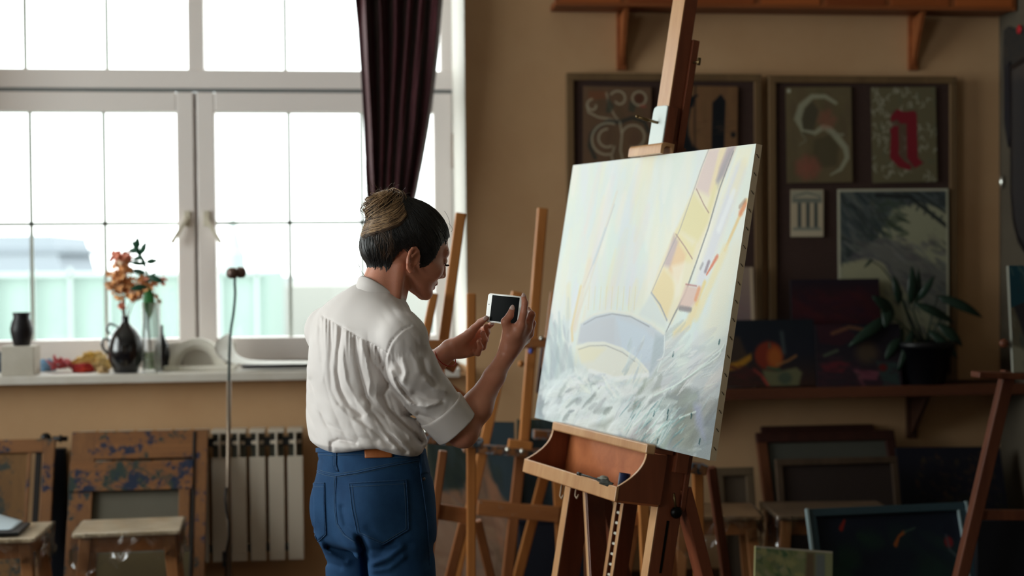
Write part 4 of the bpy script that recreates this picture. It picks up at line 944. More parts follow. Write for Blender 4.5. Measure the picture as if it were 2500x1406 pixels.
# ---- easel at the right edge
YR=4.6
easel('dark reddish easel at the right edge carrying a half seen flower study',(2400,1400),YR,[
 ('front_leg',(2345,1406,YR),(2462,905,YR),32,W_er,.04,True),
 ('front_leg',(2640,1400,YR),(2540,905,YR),32,W_er,.04,True),
 ('lower_crossbar',(2375,1256,YR+.02),(2620,1258,YR+.02),26,W_er,.03),
 ('shelf_bar',(2380,914,YR-.04),(2640,922,YR-.04),16,W_er,.07),
 ('mast',(2560,1300,YR+.05),(2560,560,YR+.05),30,W_er,.03,True)],
 [(2451,838,YR-.02,.016,W_er)],group='dark easel on the right')
def artpx(w,h,bg,seed): return Art(w,h,bg,seed)
PM=paintmat('pigment',.7,.3)
def wall_art(name,art,tl,tr,bl,Y,t,label,cat,lean=0,relief=0,edge=(.6,.56,.5),m=None,parent=None,group=None):
    """hang or lean a panel whose top-left, top-right, bottom-left show at these pixels; lean: top this much farther than the bottom"""
    p0=aty(*tl,Y+lean); p1=aty(*tr,Y+lean); p2=aty(*bl,Y)
    ex=nrm(p1-p0); ey=p2-p0; ey=nrm(ey-ex*(ey@ex)); h=np.linalg.norm(p2-p0); wd=np.linalg.norm(p1-p0); ez=np.cross(ex,-ey)
    if ez[1]>0: ez=-ez
    o=art_mesh(name,art,p0,ex,ey,ez,wd,h,t,m or PM,parent,relief,edge)
    if parent is None: tag(o,label,cat,group)
    return o,(p0,ex,ey,ez,wd,h)
def frame_around(geo,par,fw,ft,m,name='frame_rail',n0=-.004):
    p0,ex,ey,ez,wd,h=geo
    for (a0,a1,b0,b1) in ((-fw,wd+fw,-fw,0),(-fw,wd+fw,h,h+fw),(-fw,0,0,h),(wd,wd+fw,0,h)):
        b=MB(); b.frame_box(p0,ex,ey,ez,(a0,b0,n0),(a1,b1,ft)); b.build(name,m,par,bevel=.002)

a=Art(150,190,(.42,.40,.34),5)
a.poly([(.45,0),(1,0),(1,.3),(.6,.35)],(.22,.40,.42)); a.blob(1.0,.15,.34,.13,(.75,.18,.28)); a.blob(.85,.2,.2,.09,(.85,.35,.40)); a.poly([(0,.3),(.5,.35),(.7,.55),(.5,.8),(.2,.75),(.1,.5)],(.18,.18,.22),.9,3)
a.poly([(0,0),(.2,0),(.35,.3),(0,.4)],(.12,.30,.36)); a.poly([(0,.75),(.3,.8),(1,.6),(1,1),(0,1)],(.62,.62,.55),.9,3); a.dabs(100,(0,0,1,1),.12,.04,1.2,[(.3,.36,.36),(.6,.6,.54),(.2,.22,.26)],.4)
wall_art('flower_study',a,(2463,648),(2640,650),(2452,908),YR-.05,.02,'unfinished flower study in teal, pink and grey on the right edge easel','painting',lean=.05,edge=(.5,.5,.46))

# ---- paintings behind the easels, leaning on the wall under it
a=Art(170,190,(.22,.26,.28),8)
a.grad([(0,(.16,.20,.19)),(.3,(.25,.27,.25)),(.6,(.48,.38,.30)),(1,(.50,.40,.32))])
a.poly([(.0,.05),(.55,.0),(.62,.25),(.40,.42),(.1,.40)],(.14,.19,.17),.9,5); a.poly([(.6,0),(1,0),(1,.5),(.8,.45),(.7,.2)],(.20,.27,.31),.9,4)
a.poly([(.55,.15),(.68,.2),(.75,.35),(.92,.5),(.95,.75),(.7,.7),(.6,.5),(.2,.5),(.1,.42),(.4,.4),(.52,.3)],(.56,.42,.33),.9,3)
a.poly([(.68,.32),(.8,.38),(.9,.55),(.86,.8),(.78,.6)],(.66,.47,.36),.8,3); a.poly([(.0,.5),(.55,.55),(.8,.8),(.7,1),(0,1)],(.60,.48,.40),.9,3)
a.stroke([(.05,.55),(.5,.6),(.75,.78)],.03,(.40,.28,.22),.7); a.dabs(120,(0,.45,1,1),.14,.05,.5,[(.62,.50,.42),(.50,.38,.30),(.46,.42,.38),(.66,.55,.46)],.35); a.dabs(60,(0,0,1,.4),.12,.05,1,[(.13,.17,.17),(.2,.24,.22),(.24,.3,.32)],.4)
wall_art('figure_painting',a,(1042,1028),(1256,1030),(1040,1445),5.8,.02,'large painting of a pale pink figure on dark green leaning behind the pine easels','painting',lean=.12)
a=Art(120,120,(.20,.26,.30),9); a.grad([(0,(.16,.20,.17)),(.4,(.22,.28,.32)),(1,(.24,.31,.36))]); a.dabs(80,(0,0,1,1),.2,.06,1.2,[(.20,.27,.32),(.26,.32,.36),(.17,.22,.22)],.4); a.poly([(0,0),(.5,0),(.3,.25),(0,.3)],(.14,.20,.15),.8,4)
wall_art('blue_grey_painting',a,(1262,1024),(1352,1022),(1262,1260),5.95,.02,'blue-grey painting with dark top leaning behind the tall pine easel','painting',lean=.05)
cb=thing('storage_box','dark navy box standing on the floor under the blue-grey painting','box',aty(1350,1400,5.9)*V(1,1,0))
b=MB(); x0=aty(1266,1300,5.8)[0]; x1=aty(1440,1300,5.8)[0]; zt2=aty(1300,1266,5.8)[2]; b.box((x0,5.8,0),(x1,6.14,zt2-.02)); b.build('body',mat('navy_box',(.06,.075,.13),.7),cb,bevel=.004)
b=MB(); b.box((x0-.005,5.795,zt2-.02),(x1+.005,6.145,zt2)); b.build('lid',mat('navy_box_lid',(.085,.10,.16),.6),cb,bevel=.004)
b=MB(); c=P2(1318,1405,5.35); b.lathe([(.001,.0),(.05,.01),(.085,.05),(.092,.10),(.075,.15),(.03,.175),(.001,.172)],(c[0],c[1],0.0),24); tag(b.build('clay_pot',mat('terracotta',(.42,.22,.14),.8),smooth=True),'round terracotta ball-shaped pot on the floor behind the pine easel','pot')
b=MB(); c=P2(1488,1330,5.6); b.lathe([(.001,0),(.028,0),(.030,.02),(.030,.15),(.022,.165),(.022,.18),(.001,.18)],(c[0],c[1],.0),16); b2=b.build('red_can',mat('red_can',(.60,.08,.06),.4),smooth=True); b2.location.z=.0; tag(b2,'small red spray can on the floor seen between the studio easel legs','can')

# ================================================================== upper shelf with brackets
W_sh=wood('shelf_wood',(.60,.345,.19),(.49,.265,.135),.45,axis=0,scale=3); W_shp=wood('shelf_planks_dark',(.50,.27,.14),(.40,.20,.10),.5,axis=0,scale=3)
zS=aty(1900,34,6.18)[2]
us=thing('wall_shelf','long orange-brown wooden shelf on triangular brackets high on the wall','shelf',(1.9,6.1,zS))
xs0=aty(1345,28,6.18)[0]; xs1=aty(2437,40,6.18)[0]
b=MB(); b.box((xs0,6.03,zS),(xs1,6.199,zS+.028)); b.build('shelf_board',W_shp,us,bevel=.003)
b=MB(); b.box((xs0-.006,6.012,zS-.004),(xs1+.004,6.03,zS+.075)); b.build('front_fascia',W_sh,us,bevel=.003)
for i in range(7):
    b=MB(); x=xs0+(xs1-xs0)*(i+.5)/7; b.box((x-.13,6.008,zS+.012),(x+.13,6.012,zS+.07)); b.build('plank',wood('fascia_%d'%(i%3),[(.70,.38,.18),(.56,.28,.13),(.63,.33,.15)][i%3],[(.6,.3,.14),(.46,.22,.1),(.52,.26,.12)][i%3],.5,axis=0,scale=3),us)
for px in (1517,2228):
    x=aty(px,100,6.19)[0]; zb_=aty(px,172,6.19)[2]
    br_=MB(); br_.box((x-.022,6.178,zb_),(x+.022,6.199,zS)); q=br_.build('bracket',W_sh,us,bevel=.003)
    w2=MB(); w2.prism([(6.178,zb_+.015),(6.178,zS-.02),(6.06,zS-.0)],(x-.009,0,0),(0,1,0),(0,0,1),(1,0,0),0,.018); w2.build('web',W_sh,q)
# ================================================================== pin boards with letter studies
M_pbf=wood('pinboard_frame',(.46,.36,.24),(.38,.29,.19),.6,axis=2,scale=3); M_pb=mat('pinboard_felt',(.26,.185,.16),.95,c2=(.225,.155,.135),nscale=60,noise=.1)
def pinboard(label,xl,xr,zt_,zb_,Y):
    t=thing('pinboard',label,'pinboard',((xl+xr)/2,Y,zb_),'framed pinboards above the shelf')
    b=MB(); b.box((xl+.02,Y,zb_+.02),(xr-.02,Y+.015,zt_-.02)); b.build('felt_panel',M_pb,t)
    for (p,q) in (((xl,zt_-.032),(xr,zt_)),((xl,zb_),(xr,zb_+.032)),((xl,zb_+.032),(xl+.032,zt_-.032)),((xr-.032,zb_+.032),(xr,zt_-.032))):
        b=MB(); b.box((p[0],Y-.012,p[1]),(q[0],Y+.022,q[1])); b.build('frame_rail',M_pbf,t,bevel=.003)
YP=6.15; yL=5.93
zL=aty(2000,947,yL)[2]
pinboard('dark pinboard in a wooden frame directly behind the easel mast',aty(1383,300,YP)[0],aty(1858,300,YP)[0],aty(1600,180,YP)[2],zL,YP)
pinboard('dark pinboard in a wooden frame holding the s and a letter sheets',aty(1876,300,YP)[0],aty(2334,300,YP)[0],aty(2100,186,YP)[2],zL,YP)
BR=(.46,.38,.27)
def scroll(a,c,r0,r1,t0,t1,w_,col,n=26,al=.85):
    p=[(c[0]+(r0+(r1-r0)*k/n)*cos(t0+(t1-t0)*k/n), c[1]+(r0+(r1-r0)*k/n)*sin(t0+(t1-t0)*k/n)/a.asp) for k in range(n+1)]
    a.stroke(p,w_,col,al,.4,.3)
# sheet 1: white scrolls and a ring
a=Art(160,225,(.40,.30,.22),11); a.dabs(80,(0,0,1,1),.3,.1,1.5,[(.42,.32,.23),(.36,.27,.19)],.4)
wh=(.66,.62,.53); dk=(.22,.21,.18)
a.poly([(.08,.05),(.34,.05),(.34,.13),(.08,.15)],(.45,.28,.18),.9,2); scroll(a,(.82,.12),.10,.10,0,6.3,.03,wh); a.blob(.82,.12,.07,.07,(.34,.2,.13))
scroll(a,(.52,.13),.13,.06,-2.6,2.4,.03,wh); scroll(a,(.14,.20),.09,.05,4.6,0,.03,wh)
a.stroke([(.06,.20),(.08,.27),(.22,.32),(.42,.34),(.54,.37)],.03,wh,.8); a.stroke([(.54,.37),(.46,.30),(.38,.2),(.34,.07)],.03,wh,.7)
a.stroke([(.54,.37),(.38,.36),(.22,.42),(.12,.5),(.10,.62),(.18,.74)],.06,dk,.9); a.stroke([(.54,.37),(.72,.32),(.9,.36),(.96,.46)],.06,dk,.9)
scroll(a,(.36,.56),.26,.20,-1.2,-4.9,.03,wh); scroll(a,(.36,.54),.14,.12,-1.6,-5.2,.03,wh); scroll(a,(.74,.52),.18,.15,-2.8,1.8,.03,wh)
a.stroke([(.54,.37),(.57,.50),(.55,.66),(.60,.80)],.03,wh,.8); a.stroke([(.46,.62),(.42,.72),(.46,.82)],.03,wh,.7); a.blob(.05,.84,.05,.04,(.6,.5,.35)); a.poly([(.36,.12),(.46,.2),(.40,.28),(.33,.27)],(.24,.25,.2),.8,2); a.poly([(.68,.14),(.78,.2),(.74,.27),(.66,.25)],(.24,.25,.2),.8,2); a.blob(.88,.2,.05,.02,(.55,.3,.24))
wall_art('letter_sheet',a,(1424,210),(1590,213),(1428,446),YP-.012,.002,'brown sheet with white chalk scrolls and a ring, top left on the boards','drawing',edge=(.4,.3,.2))
# sheet 2: blackletter u
a=Art(160,225,(.47,.34,.22),12); a.dabs(60,(0,0,1,1),.3,.1,1.5,[(.50,.36,.24),(.42,.30,.20)],.4); bk=(.035,.05,.08)
a.stroke([(.30,0),(.29,.3),(.30,.7)],.03,(.15,.1,.08),.7); a.stroke([(.33,.10),(.18,.15),(.12,.18)],[.03,.06,.10],bk); a.poly([(.08,.14),(.30,.12),(.26,.22),(.10,.25)],bk); 
a.stroke([(.18,.22),(.10,.38),(.10,.52),(.20,.66),(.40,.72),(.62,.72)],[.10,.16,.18,.16,.10,.08],bk); a.poly([(.58,.17),(.72,.08),(.80,.15),(.78,.66),(.97,.72),(.80,.80),(.60,.78),(.57,.66)],bk,1,1); a.poly([(.3,.68),(.62,.66),(.6,.78),(.45,.86),(.2,.84),(.1,.76)],bk,.95,2)
a.blob(.93,.50,.04,.04,bk); a.poly([(.0,.82),(.5,.86),(.9,.84),(.85,.9),(.2,.93),(0,.95)],bk,.8,3); a.dabs(20,(.3,.35,.95,.5),.2,.02,0,[(.36,.25,.17)],.4)
wall_art('letter_sheet',a,(1654,209),(1801,212),(1656,444),YP-.012,.002,'brown sheet with a thick black blackletter u beside the mast','drawing',edge=(.4,.3,.2))
# sheet 3: s with flowers
a=Art(160,225,(.40,.35,.25),13); a.dabs(60,(0,0,1,1),.3,.1,1.5,[(.42,.37,.26),(.36,.31,.22)],.4); gy=(.60,.60,.51); pk=(.60,.33,.27)
a.blob(.05,.04,.03,.03,(.7,.7,.62)); a.poly([(.2,.28),(.4,.15),(.5,.25),(.4,.5),(.25,.48)],(.28,.26,.2),.8,3)
a.stroke([(.76,.17),(.60,.10),(.40,.10),(.24,.20),(.18,.33),(.24,.45)],[.05,.06,.07,.10,.11,.04],gy,.9); a.stroke([(.24,.45),(.44,.48),(.56,.42),(.66,.44),(.76,.52),(.90,.64),(.92,.74),(.82,.86),(.66,.92)],[.03,.06,.08,.08,.10,.09,.07,.05,.02],gy,.9)
a.stroke([(.62,.46),(.70,.50),(.86,.50)],.04,(.55,.54,.46),.8); a.poly([(.42,.55),(.66,.5),(.8,.62),(.76,.82),(.5,.85),(.40,.7)],(.30,.27,.19),.7,4)
for t in range(6): a.stroke([(.62+.04*cos(t),.34+.03*sin(t)),(.62+.10*cos(t),.34+.07*sin(t))],[.05,.09],pk,.5,.9)
for t in range(7): a.stroke([(.32+.05*cos(t*.9),.84+.03*sin(t*.9)),(.32+.14*cos(t*.9),.84+.09*sin(t*.9))],[.06,.12],(.60,.32,.27),.6,.8)
a.stroke([(.22,.46),(.30,.56),(.2,.6)],.02,(.5,.5,.42),.7)
wall_art('letter_sheet',a,(1918,213),(2078,212),(1924,447),YP-.012,.002,'olive sheet with a grey ornamental letter s and red flowers','drawing',edge=(.4,.34,.24))
# sheet 4: red a among white leaves
a=Art(160,225,(.40,.37,.27),14); r_=np.random.RandomState(3)
for k in range(120):
    x,y=r_.rand(),r_.rand(); t=r_.rand()*6; cv_=.05; a.stroke([(x,y),(x+.05*cos(t),y+.05*sin(t)),(x+.09*cos(t+.9),y+.09*sin(t+.9))],[.01,.028,.008],(.62,.61,.54) if k%4 else (.36,.37,.29),.75,.4)
rd_=(.48,.09,.14)
a.poly([(.34,.24),(.60,.27),(.70,.24),(.71,.72),(.80,.80),(.62,.86),(.42,.80),(.28,.76),(.32,.70),(.32,.46),(.30,.30)],(.34,.24,.2),.6,2)
a.poly([(.30,.30),(.40,.23),(.50,.26),(.66,.25),(.70,.29),(.70,.74),(.78,.80),(.66,.85),(.58,.78),(.54,.74),(.54,.38),(.44,.38),(.40,.34),(.30,.36)],rd_,1,1.2)
a.stroke([(.36,.44),(.35,.60),(.34,.72),(.44,.80),(.56,.84)],[.10,.13,.13,.12,.08],rd_,1,.1); a.poly([(.28,.44),(.42,.40),(.40,.5),(.3,.52)],rd_)
wall_art('letter_sheet',a,(2126,214),(2284,212),(2131,447),YP-.012,.002,'sheet with a deep red letter a among white leaf strokes','drawing',edge=(.4,.36,.26))
# small temple print
a=Art(80,115,(.72,.66,.56),15); n=(.24,.28,.28); a.poly([(.03,.03),(.97,.03),(.97,.14),(.03,.16)],(.62,.60,.52)); a.stroke([(.08,.16),(.5,.06),(.92,.16)],.04,(.38,.42,.40)); a.poly([(.05,.18),(.95,.18),(.95,.28),(.05,.28)],(.46,.47,.43))
for x in (.22,.48,.72): a.poly([(x,.28),(x+.10,.28),(x+.10,.80),(x,.80)],n)
a.poly([(.1,.80),(.9,.80),(.94,.86),(.06,.86)],(.5,.52,.48)); a.poly([(.02,.88),(.98,.88),(.98,1),(.02,1)],(.74,.69,.60))
wall_art('temple_print',a,(1930,463),(2010,463),(1932,578),YP-.012,.002,'small print of a columned temple front pinned left of the grey landscape','picture',edge=(.7,.65,.55))
# large grey landscape study
a=Art(220,330,(.60,.60,.50),16); a.poly([(0,0),(1,0),(1,.14),(.75,.08),(.5,.12),(.35,.30),(.30,.42),(0,.45)],(.30,.33,.33),1,3)
a.dabs(110,(0,0,.45,.42),.16,.03,.9,[(.22,.26,.26),(.40,.42,.40),(.15,.18,.19),(.34,.37,.34)],.7); a.dabs(40,(.3,.05,.62,.3),.10,.03,.2,[(.20,.24,.19),(.26,.30,.26)],.7)
a.dabs(50,(.5,.0,1,.1),.10,.02,.5,[(.14,.17,.18),(.28,.31,.31)],.8); a.stroke([(.35,.04),(.65,.05),(1.0,.24)],.035,(.13,.15,.15),.9); a.stroke([(.38,.01),(.7,.02),(1.0,.16)],.02,(.16,.18,.18),.9)
for k in range(7): a.stroke([(.52+.07*k,.035+.022*k),(.50+.07*k,.06+.024*k)],.018,(.2,.22,.22),.8)
a.poly([(.38,.30),(.55,.32),(1,.52),(1,.78),(.85,.75),(.6,.6),(.42,.5),(.1,.42),(.25,.34)],(.42,.42,.40),1,4); a.dabs(150,(.1,.3,1,.62),.10,.03,.5,[(.36,.36,.36),(.50,.50,.47),(.44,.43,.42),(.30,.30,.31)],.6)
a.poly([(.05,.46),(.22,.42),(.40,.44),(.48,.55),(.44,.75),(.1,.74)],(.62,.61,.50),.95,4); a.stroke([(.1,.42),(.3,.40),(.45,.46),(.52,.58)],.025,(.35,.35,.36),.7); a.dabs(90,(.4,.6,1,1),.10,.035,.8,[(.40,.41,.40),(.32,.34,.34),(.5,.5,.46)],.6)
a.poly([(0,0),(.022,0),(.022,1),(0,1)],(.72,.70,.62)); a.poly([(0,0),(1,0),(1,.016),(0,.016)],(.72,.70,.62)); a.poly([(.978,0),(1,0),(1,1),(.978,1)],(.68,.67,.58)); a.dabs(14,(.55,.2,.95,.45),.015,.01,.5,[(.45,.45,.38)],.6)
wall_art('landscape_study',a,(2045,462),(2315,460),(2052,866),YP-.02,.004,'big grey and cream landscape study with white border behind the plant','painting',edge=(.7,.68,.6))
# ================================================================== lower shelf and what stands on it
W_ls=wood('low_shelf_wood',(.43,.25,.17),(.34,.19,.125),.5,axis=0,scale=3); W_lsd=wood('low_shelf_top',(.33,.21,.15),(.25,.15,.11),.6,axis=0,scale=3)
lsx0=aty(1480,960,yL)[0]; 
lw=thing('wall_shelf','long brown wall shelf carrying the dark paintings and the plant','shelf',(1.9,6.05,zL-.1))
b=MB(); b.box((lsx0,yL+.02,zL-.024),(XR-.003,6.199,zL)); b.build('shelf_board',W_lsd,lw,bevel=.002)
b=MB(); b.box((lsx0,yL,zL-.045),(XR-.003,yL+.02,zL+.002)); b.build('front_fascia',W_ls,lw,bevel=.003)
for px in (1640,2233):
    x=aty(px,1000,6.15)[0]; b=MB(); b.box((x-.022,6.17,zL-.26),(x+.022,6.199,zL-.024)); q=b.build('bracket',W_lsd,lw)
    b=MB(); b.prism([(6.17,zL-.24),(6.17,zL-.03),(5.97,zL-.03)],(x-.01,0,0),(0,1,0),(0,0,1),(1,0,0),0,.02); b.build('web',W_lsd,q)
a=Art(60,130,(.52,.45,.40),20); a.grad([(0,(.60,.52,.46)),(.4,(.50,.42,.42)),(.7,(.40,.38,.40)),(1,(.52,.50,.48))]); a.blob(.6,.68,.3,.10,(.16,.18,.20)); a.dabs(30,(0,.3,1,.6),.3,.05,.1,[(.55,.36,.36),(.5,.44,.42)],.5); a.poly([(.88,0),(1,0),(1,1),(.88,1)],(.74,.66,.56))
wall_art('seascape_sketch',a,(1768,652),(1838,652),(1768,946),6.02,.006,'small pale upright sketch half hidden by the big painting edge','picture',edge=(.7,.62,.52),lean=.06)
# dark still life with pumpkin
a=Art(230,150,(.10,.12,.16),21); a.grad([(0,(.06,.09,.13)),(.5,(.09,.10,.15)),(1,(.22,.13,.10))]); a.poly([(0,.25),(.22,.25),(.3,.55),(.3,.7),(0,.75)],(.25,.19,.15),.9,4)
a.blob(.52,.54,.15,.14,(.48,.17,.10),1,.12); a.blob(.58,.57,.075,.105,(.66,.36,.13),.9,.35); a.stroke([(.53,.42),(.53,.36)],.02,(.30,.32,.25)); a.poly([(.0,.68),(.2,.62),(.34,.50),(.34,.60),(.2,.74),(.0,.78)],(.66,.46,.12),.95,3); a.stroke([(.66,.2),(.68,.5)],.04,(.30,.34,.34),.7,.6)
a.poly([(.44,.75),(.6,.78),(.8,.72),(.86,.8),(.82,1),(.5,1)],(.42,.42,.30),.95,3); a.stroke([(.36,.75),(.44,.85),(.50,.98)],.03,(.62,.24,.20),.9); a.stroke([(.60,.68),(.72,.62),(.80,.55)],.025,(.62,.42,.24),.8); a.blob(.68,.88,.07,.06,(.28,.32,.26)); a.stroke([(.5,.72),(.62,.75)],.03,(.22,.36,.26),.8); a.dabs(60,(0,.7,.4,1),.1,.03,.2,[(.3,.12,.12),(.24,.14,.10)],.5)
wall_art('still_life_painting',a,(1752,782),(1986,779),(1752,945),5.985,.015,'dark still life painting with an orange pumpkin and yellow cloth on the shelf','painting',edge=(.12,.1,.1),lean=.03)
a=Art(180,180,(.13,.05,.09),22); a.grad([(0,(.10,.06,.12)),(.15,(.17,.05,.09)),(.6,(.22,.05,.08)),(1,(.12,.06,.10))]); a.dabs(140,(0.05,.12,1,.8),.2,.07,.2,[(.22,.05,.10),(.18,.04,.11),(.28,.07,.09),(.14,.05,.12)],.5); a.stroke([(.3,.6),(.45,.55),(.6,.62)],.03,(.35,.12,.12),.8)
wall_art('crimson_painting',a,(1930,683),(2146,680),(1936,940),6.045,.015,'square dark crimson painting behind the still lifes on the shelf','painting',edge=(.08,.07,.1),lean=.04)
a=Art(200,160,(.09,.09,.14),23); a.grad([(0,(.08,.07,.13)),(.5,(.13,.10,.14)),(1,(.20,.12,.16))]); a.poly([(0,.0),(.3,.0),(.5,.2),(.3,.35),(.05,.3)],(.20,.07,.12),.9,3); a.blob(.60,.46,.13,.14,(.30,.24,.18),.9,.4); a.stroke([(.2,.15),(.4,.05),(.6,.1)],.05,(.45,.30,.20),.8); a.stroke([(.1,.5),(.25,.42)],.04,(.32,.36,.28),.8)
a.poly([(.04,.62),(.3,.58),(.4,.62),(.3,.78),(.08,.75)],(.38,.12,.16),.9,3); a.poly([(.42,.72),(.75,.76),(.7,.9),(.5,.88)],(.46,.24,.30),.9,3); a.stroke([(.46,.75),(.55,1)],.04,(.42,.24,.28),.8); a.poly([(.7,.6),(.95,.62),(.98,1),(.78,1)],(.18,.26,.25),.9,3); a.blob(.78,.70,.05,.05,(.36,.08,.08)); a.dabs(60,(0,.5,1,1),.1,.03,.2,[(.2,.08,.13),(.12,.16,.17),(.3,.15,.2)],.5)
wall_art('still_life_painting',a,(1990,792),(2196,790),(1992,945),5.965,.012,'dark purple and pink still life painting right of the pumpkin one','painting',edge=(.1,.08,.1),lean=.03)
# potted plant
YQ=6.02
pp=aty(2255,940,YQ); pl=thing('potted_plant','dark leafy plant with long drooping leaves in a black pot on the shelf','plant',(pp[0],YQ,zL))
ptop=aty(2255,832,YQ)[2]; M_pot=mat('pot_black',(.045,.045,.065),.4)
b=MB(); b.lathe([(.085,0),(.09,.005),(.125,ptop-zL-.03),(.13,ptop-zL-.03),(.132,ptop-zL),(.122,ptop-zL),(.118,ptop-zL-.03)],(pp[0],YQ,zL),32); b.build('pot',M_pot,pl,smooth=True)
M_pl1=mat('plant_leaf',(.09,.16,.13),.4,c2=(.12,.21,.16),nscale=12,noise=.1)
def Q(px,py,dy=0): return aty(px,py,YQ+dy)
stems=[((2255,835),(2230,760),(2232,700)),((2250,835),(2215,760),(2195,710)),((2262,835),(2275,770),(2290,725)),((2245,835),(2200,790),(2160,760)),((2262,835),(2290,790),(2310,760)),((2240,835),(2190,700),(2150,650),(2118,632))]
b=MB()
for s in stems: b.tube([Q(*q) for q in s],[.004,.0035]+[.0025]*(len(s)-2),6)
b.build('stems',M_pl1,pl,smooth=True)
for (p0,p1,wd,dy) in [((2222,745),(2226,648),.022,0),((2236,745),(2246,655),.014,.02),((2195,745),(2180,670),.018,0),((2240,735),(2275,672),.016,-.03),((2200,730),(2190,700),.014,0),((2185,770),(2120,722),.03,-.04),((2175,770),(2060,845),.026,-.05),((2285,722),(2392,775),.024,-.03),((2230,740),(2330,790),.022,.0),((2290,790),(2345,845),.026,-.02),((2170,740),(2150,800),.028,-.05),((2230,800),(2180,905),.02,-.05),((2265,805),(2330,875),.022,-.04),((2205,800),(2150,880),.025,-.04),((2130,632),(2108,655),.006,0),((2255,720),(2262,690),.014,0),((2300,740),(2320,725),.01,0)]:
    b=MB(); leaf(b,Q(*p0),Q(*p1),wd,.12,dy); b.build('leaf',M_pl1,pl,smooth=True,solid=.001)
# ================================================================== under the shelf
W_df=wood('dark_frame_wood',(.26,.13,.10),(.19,.09,.07),.5,axis=2,scale=4); W_of=wood('orange_frame_wood',(.42,.24,.14),(.33,.18,.10),.5,axis=2,scale=4)
def px_frame(name,label,tl,tr,Yb,Yt,fw,m,back,cat='frame',zb=0.0,ml=None):
    xl=aty(*tl,Yt)[0]; xr=aty(*tr,Yt)[0]; zt_=aty(*tl,Yt)[2]
    W=xr-xl; L=sqrt((Yt-Yb)**2+(zt_-zb)**2); f=fw/W; g=fw/L
    t=thing(name,label,cat,((xl+xr)/2,Yb,zb)); up=V(0,Yt-Yb,zt_-zb)/L; nn=V(0,-(zt_-zb),Yt-Yb)/L; o=V(xl,Yb,zb); ex=V(1,0,0)
    for (a_,c_,e_,g_,mm_) in ((0,1,1-g,1,m),(0,1,0,g,m),(0,f,g,1-g,ml or m),(1-f,1,g,1-g,m)):
        b=MB(); b.frame_box(o,ex,up,nn,(a_*W,e_*L,0),(c_*W,g_*L,.024)); b.build('frame_rail',mm_,t,bevel=.003)
    if back is not None:
        b=MB(); b.frame_box(o,ex,up,nn,(fw*.6,fw*.6,.004),(W-fw*.6,L-fw*.6,.009)); b.build('backing',back,t)
    return t,o,ex,up,nn,W,L
px_frame('picture_frame','dark wooden frame whose corner shows behind the reddish frame',(1855,1042),(2128,1026),6.02,6.185,.05,W_df,None)
px_frame('picture_frame','large dark reddish frame with grey backing leaning under the shelf',(1842,1060),(2178,1062),5.80,6.10,.045,W_df,mat('grey_green_backing',(.30,.30,.27),.9),ml=W_of)
px_frame('stretcher_frame','smaller brown stretcher with dark canvas in front of the grey backing',(1890,1122),(2186,1122),5.72,5.86,.028,wood('umber_frame',(.33,.26,.20),(.26,.2,.15),.6,axis=2,scale=4),mat('dark_canvas_back',(.20,.155,.14),.95))
px_frame('stretcher_frame','small pale stretcher frame leaning behind the stool right of the easel legs',(1742,1143),(1836,1143),5.75,5.88,.035,wood('pale_stretcher',(.42,.35,.27),(.34,.28,.21),.6,axis=2,scale=4),mat('linen_back',(.34,.29,.24),.95))
a=Art(190,130,(.07,.07,.13),31); a.dabs(200,(.15,.1,.95,.95),.05,.03,1.,[(.22,.17,.12),(.30,.24,.13),(.13,.12,.14),(.08,.08,.14),(.26,.17,.12)],.55,.8); a.dabs(80,(.1,.7,1,1),.08,.04,.2,[(.05,.06,.10),(.1,.1,.08)],.6)
wall_art('autumn_painting',a,(2188,1092),(2440,1090),(2205,1260),5.9,.02,'very dark painting with dull gold leaves leaning under the shelf','painting',edge=(.07,.07,.1),lean=.1)
b=MB(); p=atz(2222,1262,.02); 
sc2=atz(1755,1243,.5); stool('plastic-wrapped wooden stool just right of the studio easel legs',(sc2[0]-.02,sc2[1]),radians(-8),w=.31,d=.27,group='wooden stools',seat=mat('stool_seat_bare',(.58,.46,.34),.5,c2=(.46,.35,.25),nscale=9,noise=.2,coat=.3))
sc3=atz(2035,1240,.5); stool('long plastic-wrapped stool behind the blue-framed pond painting',(sc3[0]-.02,sc3[1]-.0),radians(-6),w=.44,d=.30,group='wooden stools',seat=mat('stool_seat_dull',(.44,.36,.28),.6,c2=(.36,.29,.22),nscale=9,noise=.2,coat=.2))
# pond painting in blue frame
a=Art(260,180,(.06,.11,.16),33); a.grad([(0,(.06,.10,.17)),(1,(.06,.13,.15))]); a.dabs(60,(0,.1,1,1),.12,.09,.3,[(.09,.19,.17),(.07,.15,.18),(.11,.22,.18),(.05,.08,.15)],.6)
for (x,y,r) in ((.35,.2,.08),(.75,.42,.10),(.65,.6,.12),(.15,.75,.09),(.38,.78,.10),(.9,.72,.1),(.2,.35,.07)): a.blob(x,y,r,r*.7,(.09,.21,.17),.6,.5)
a.stroke([(.17,.10),(.20,.04)],[.03,.015],(.62,.16,.12),.9); a.stroke([(.53,.24),(.56,.18),(.60,.15)],[.028,.014,.02],(.66,.34,.14),.9); a.stroke([(.60,.15),(.68,.12)],.012,(.25,.35,.30),.7); a.blob(.90,.24,.03,.03,(.50,.10,.12)); a.stroke([(.89,.19),(.9,.3),(.95,.36)],.02,(.3,.34,.36),.6); a.blob(.92,.62,.06,.05,(.20,.26,.14),.6)
o_,geo=wall_art('pond_painting',a,(1990,1262),(2338,1246),(2006,1590),4.80,.008,'dark blue-green painting of red fish in a pond in a blue-grey frame','painting',lean=.16,edge=(.1,.15,.2))
frame_around(geo,o_,.028,.014,mat('blue_grey_frame',(.20,.29,.33),.4)); 
p0,ex,ey,ez,wd,h=geo
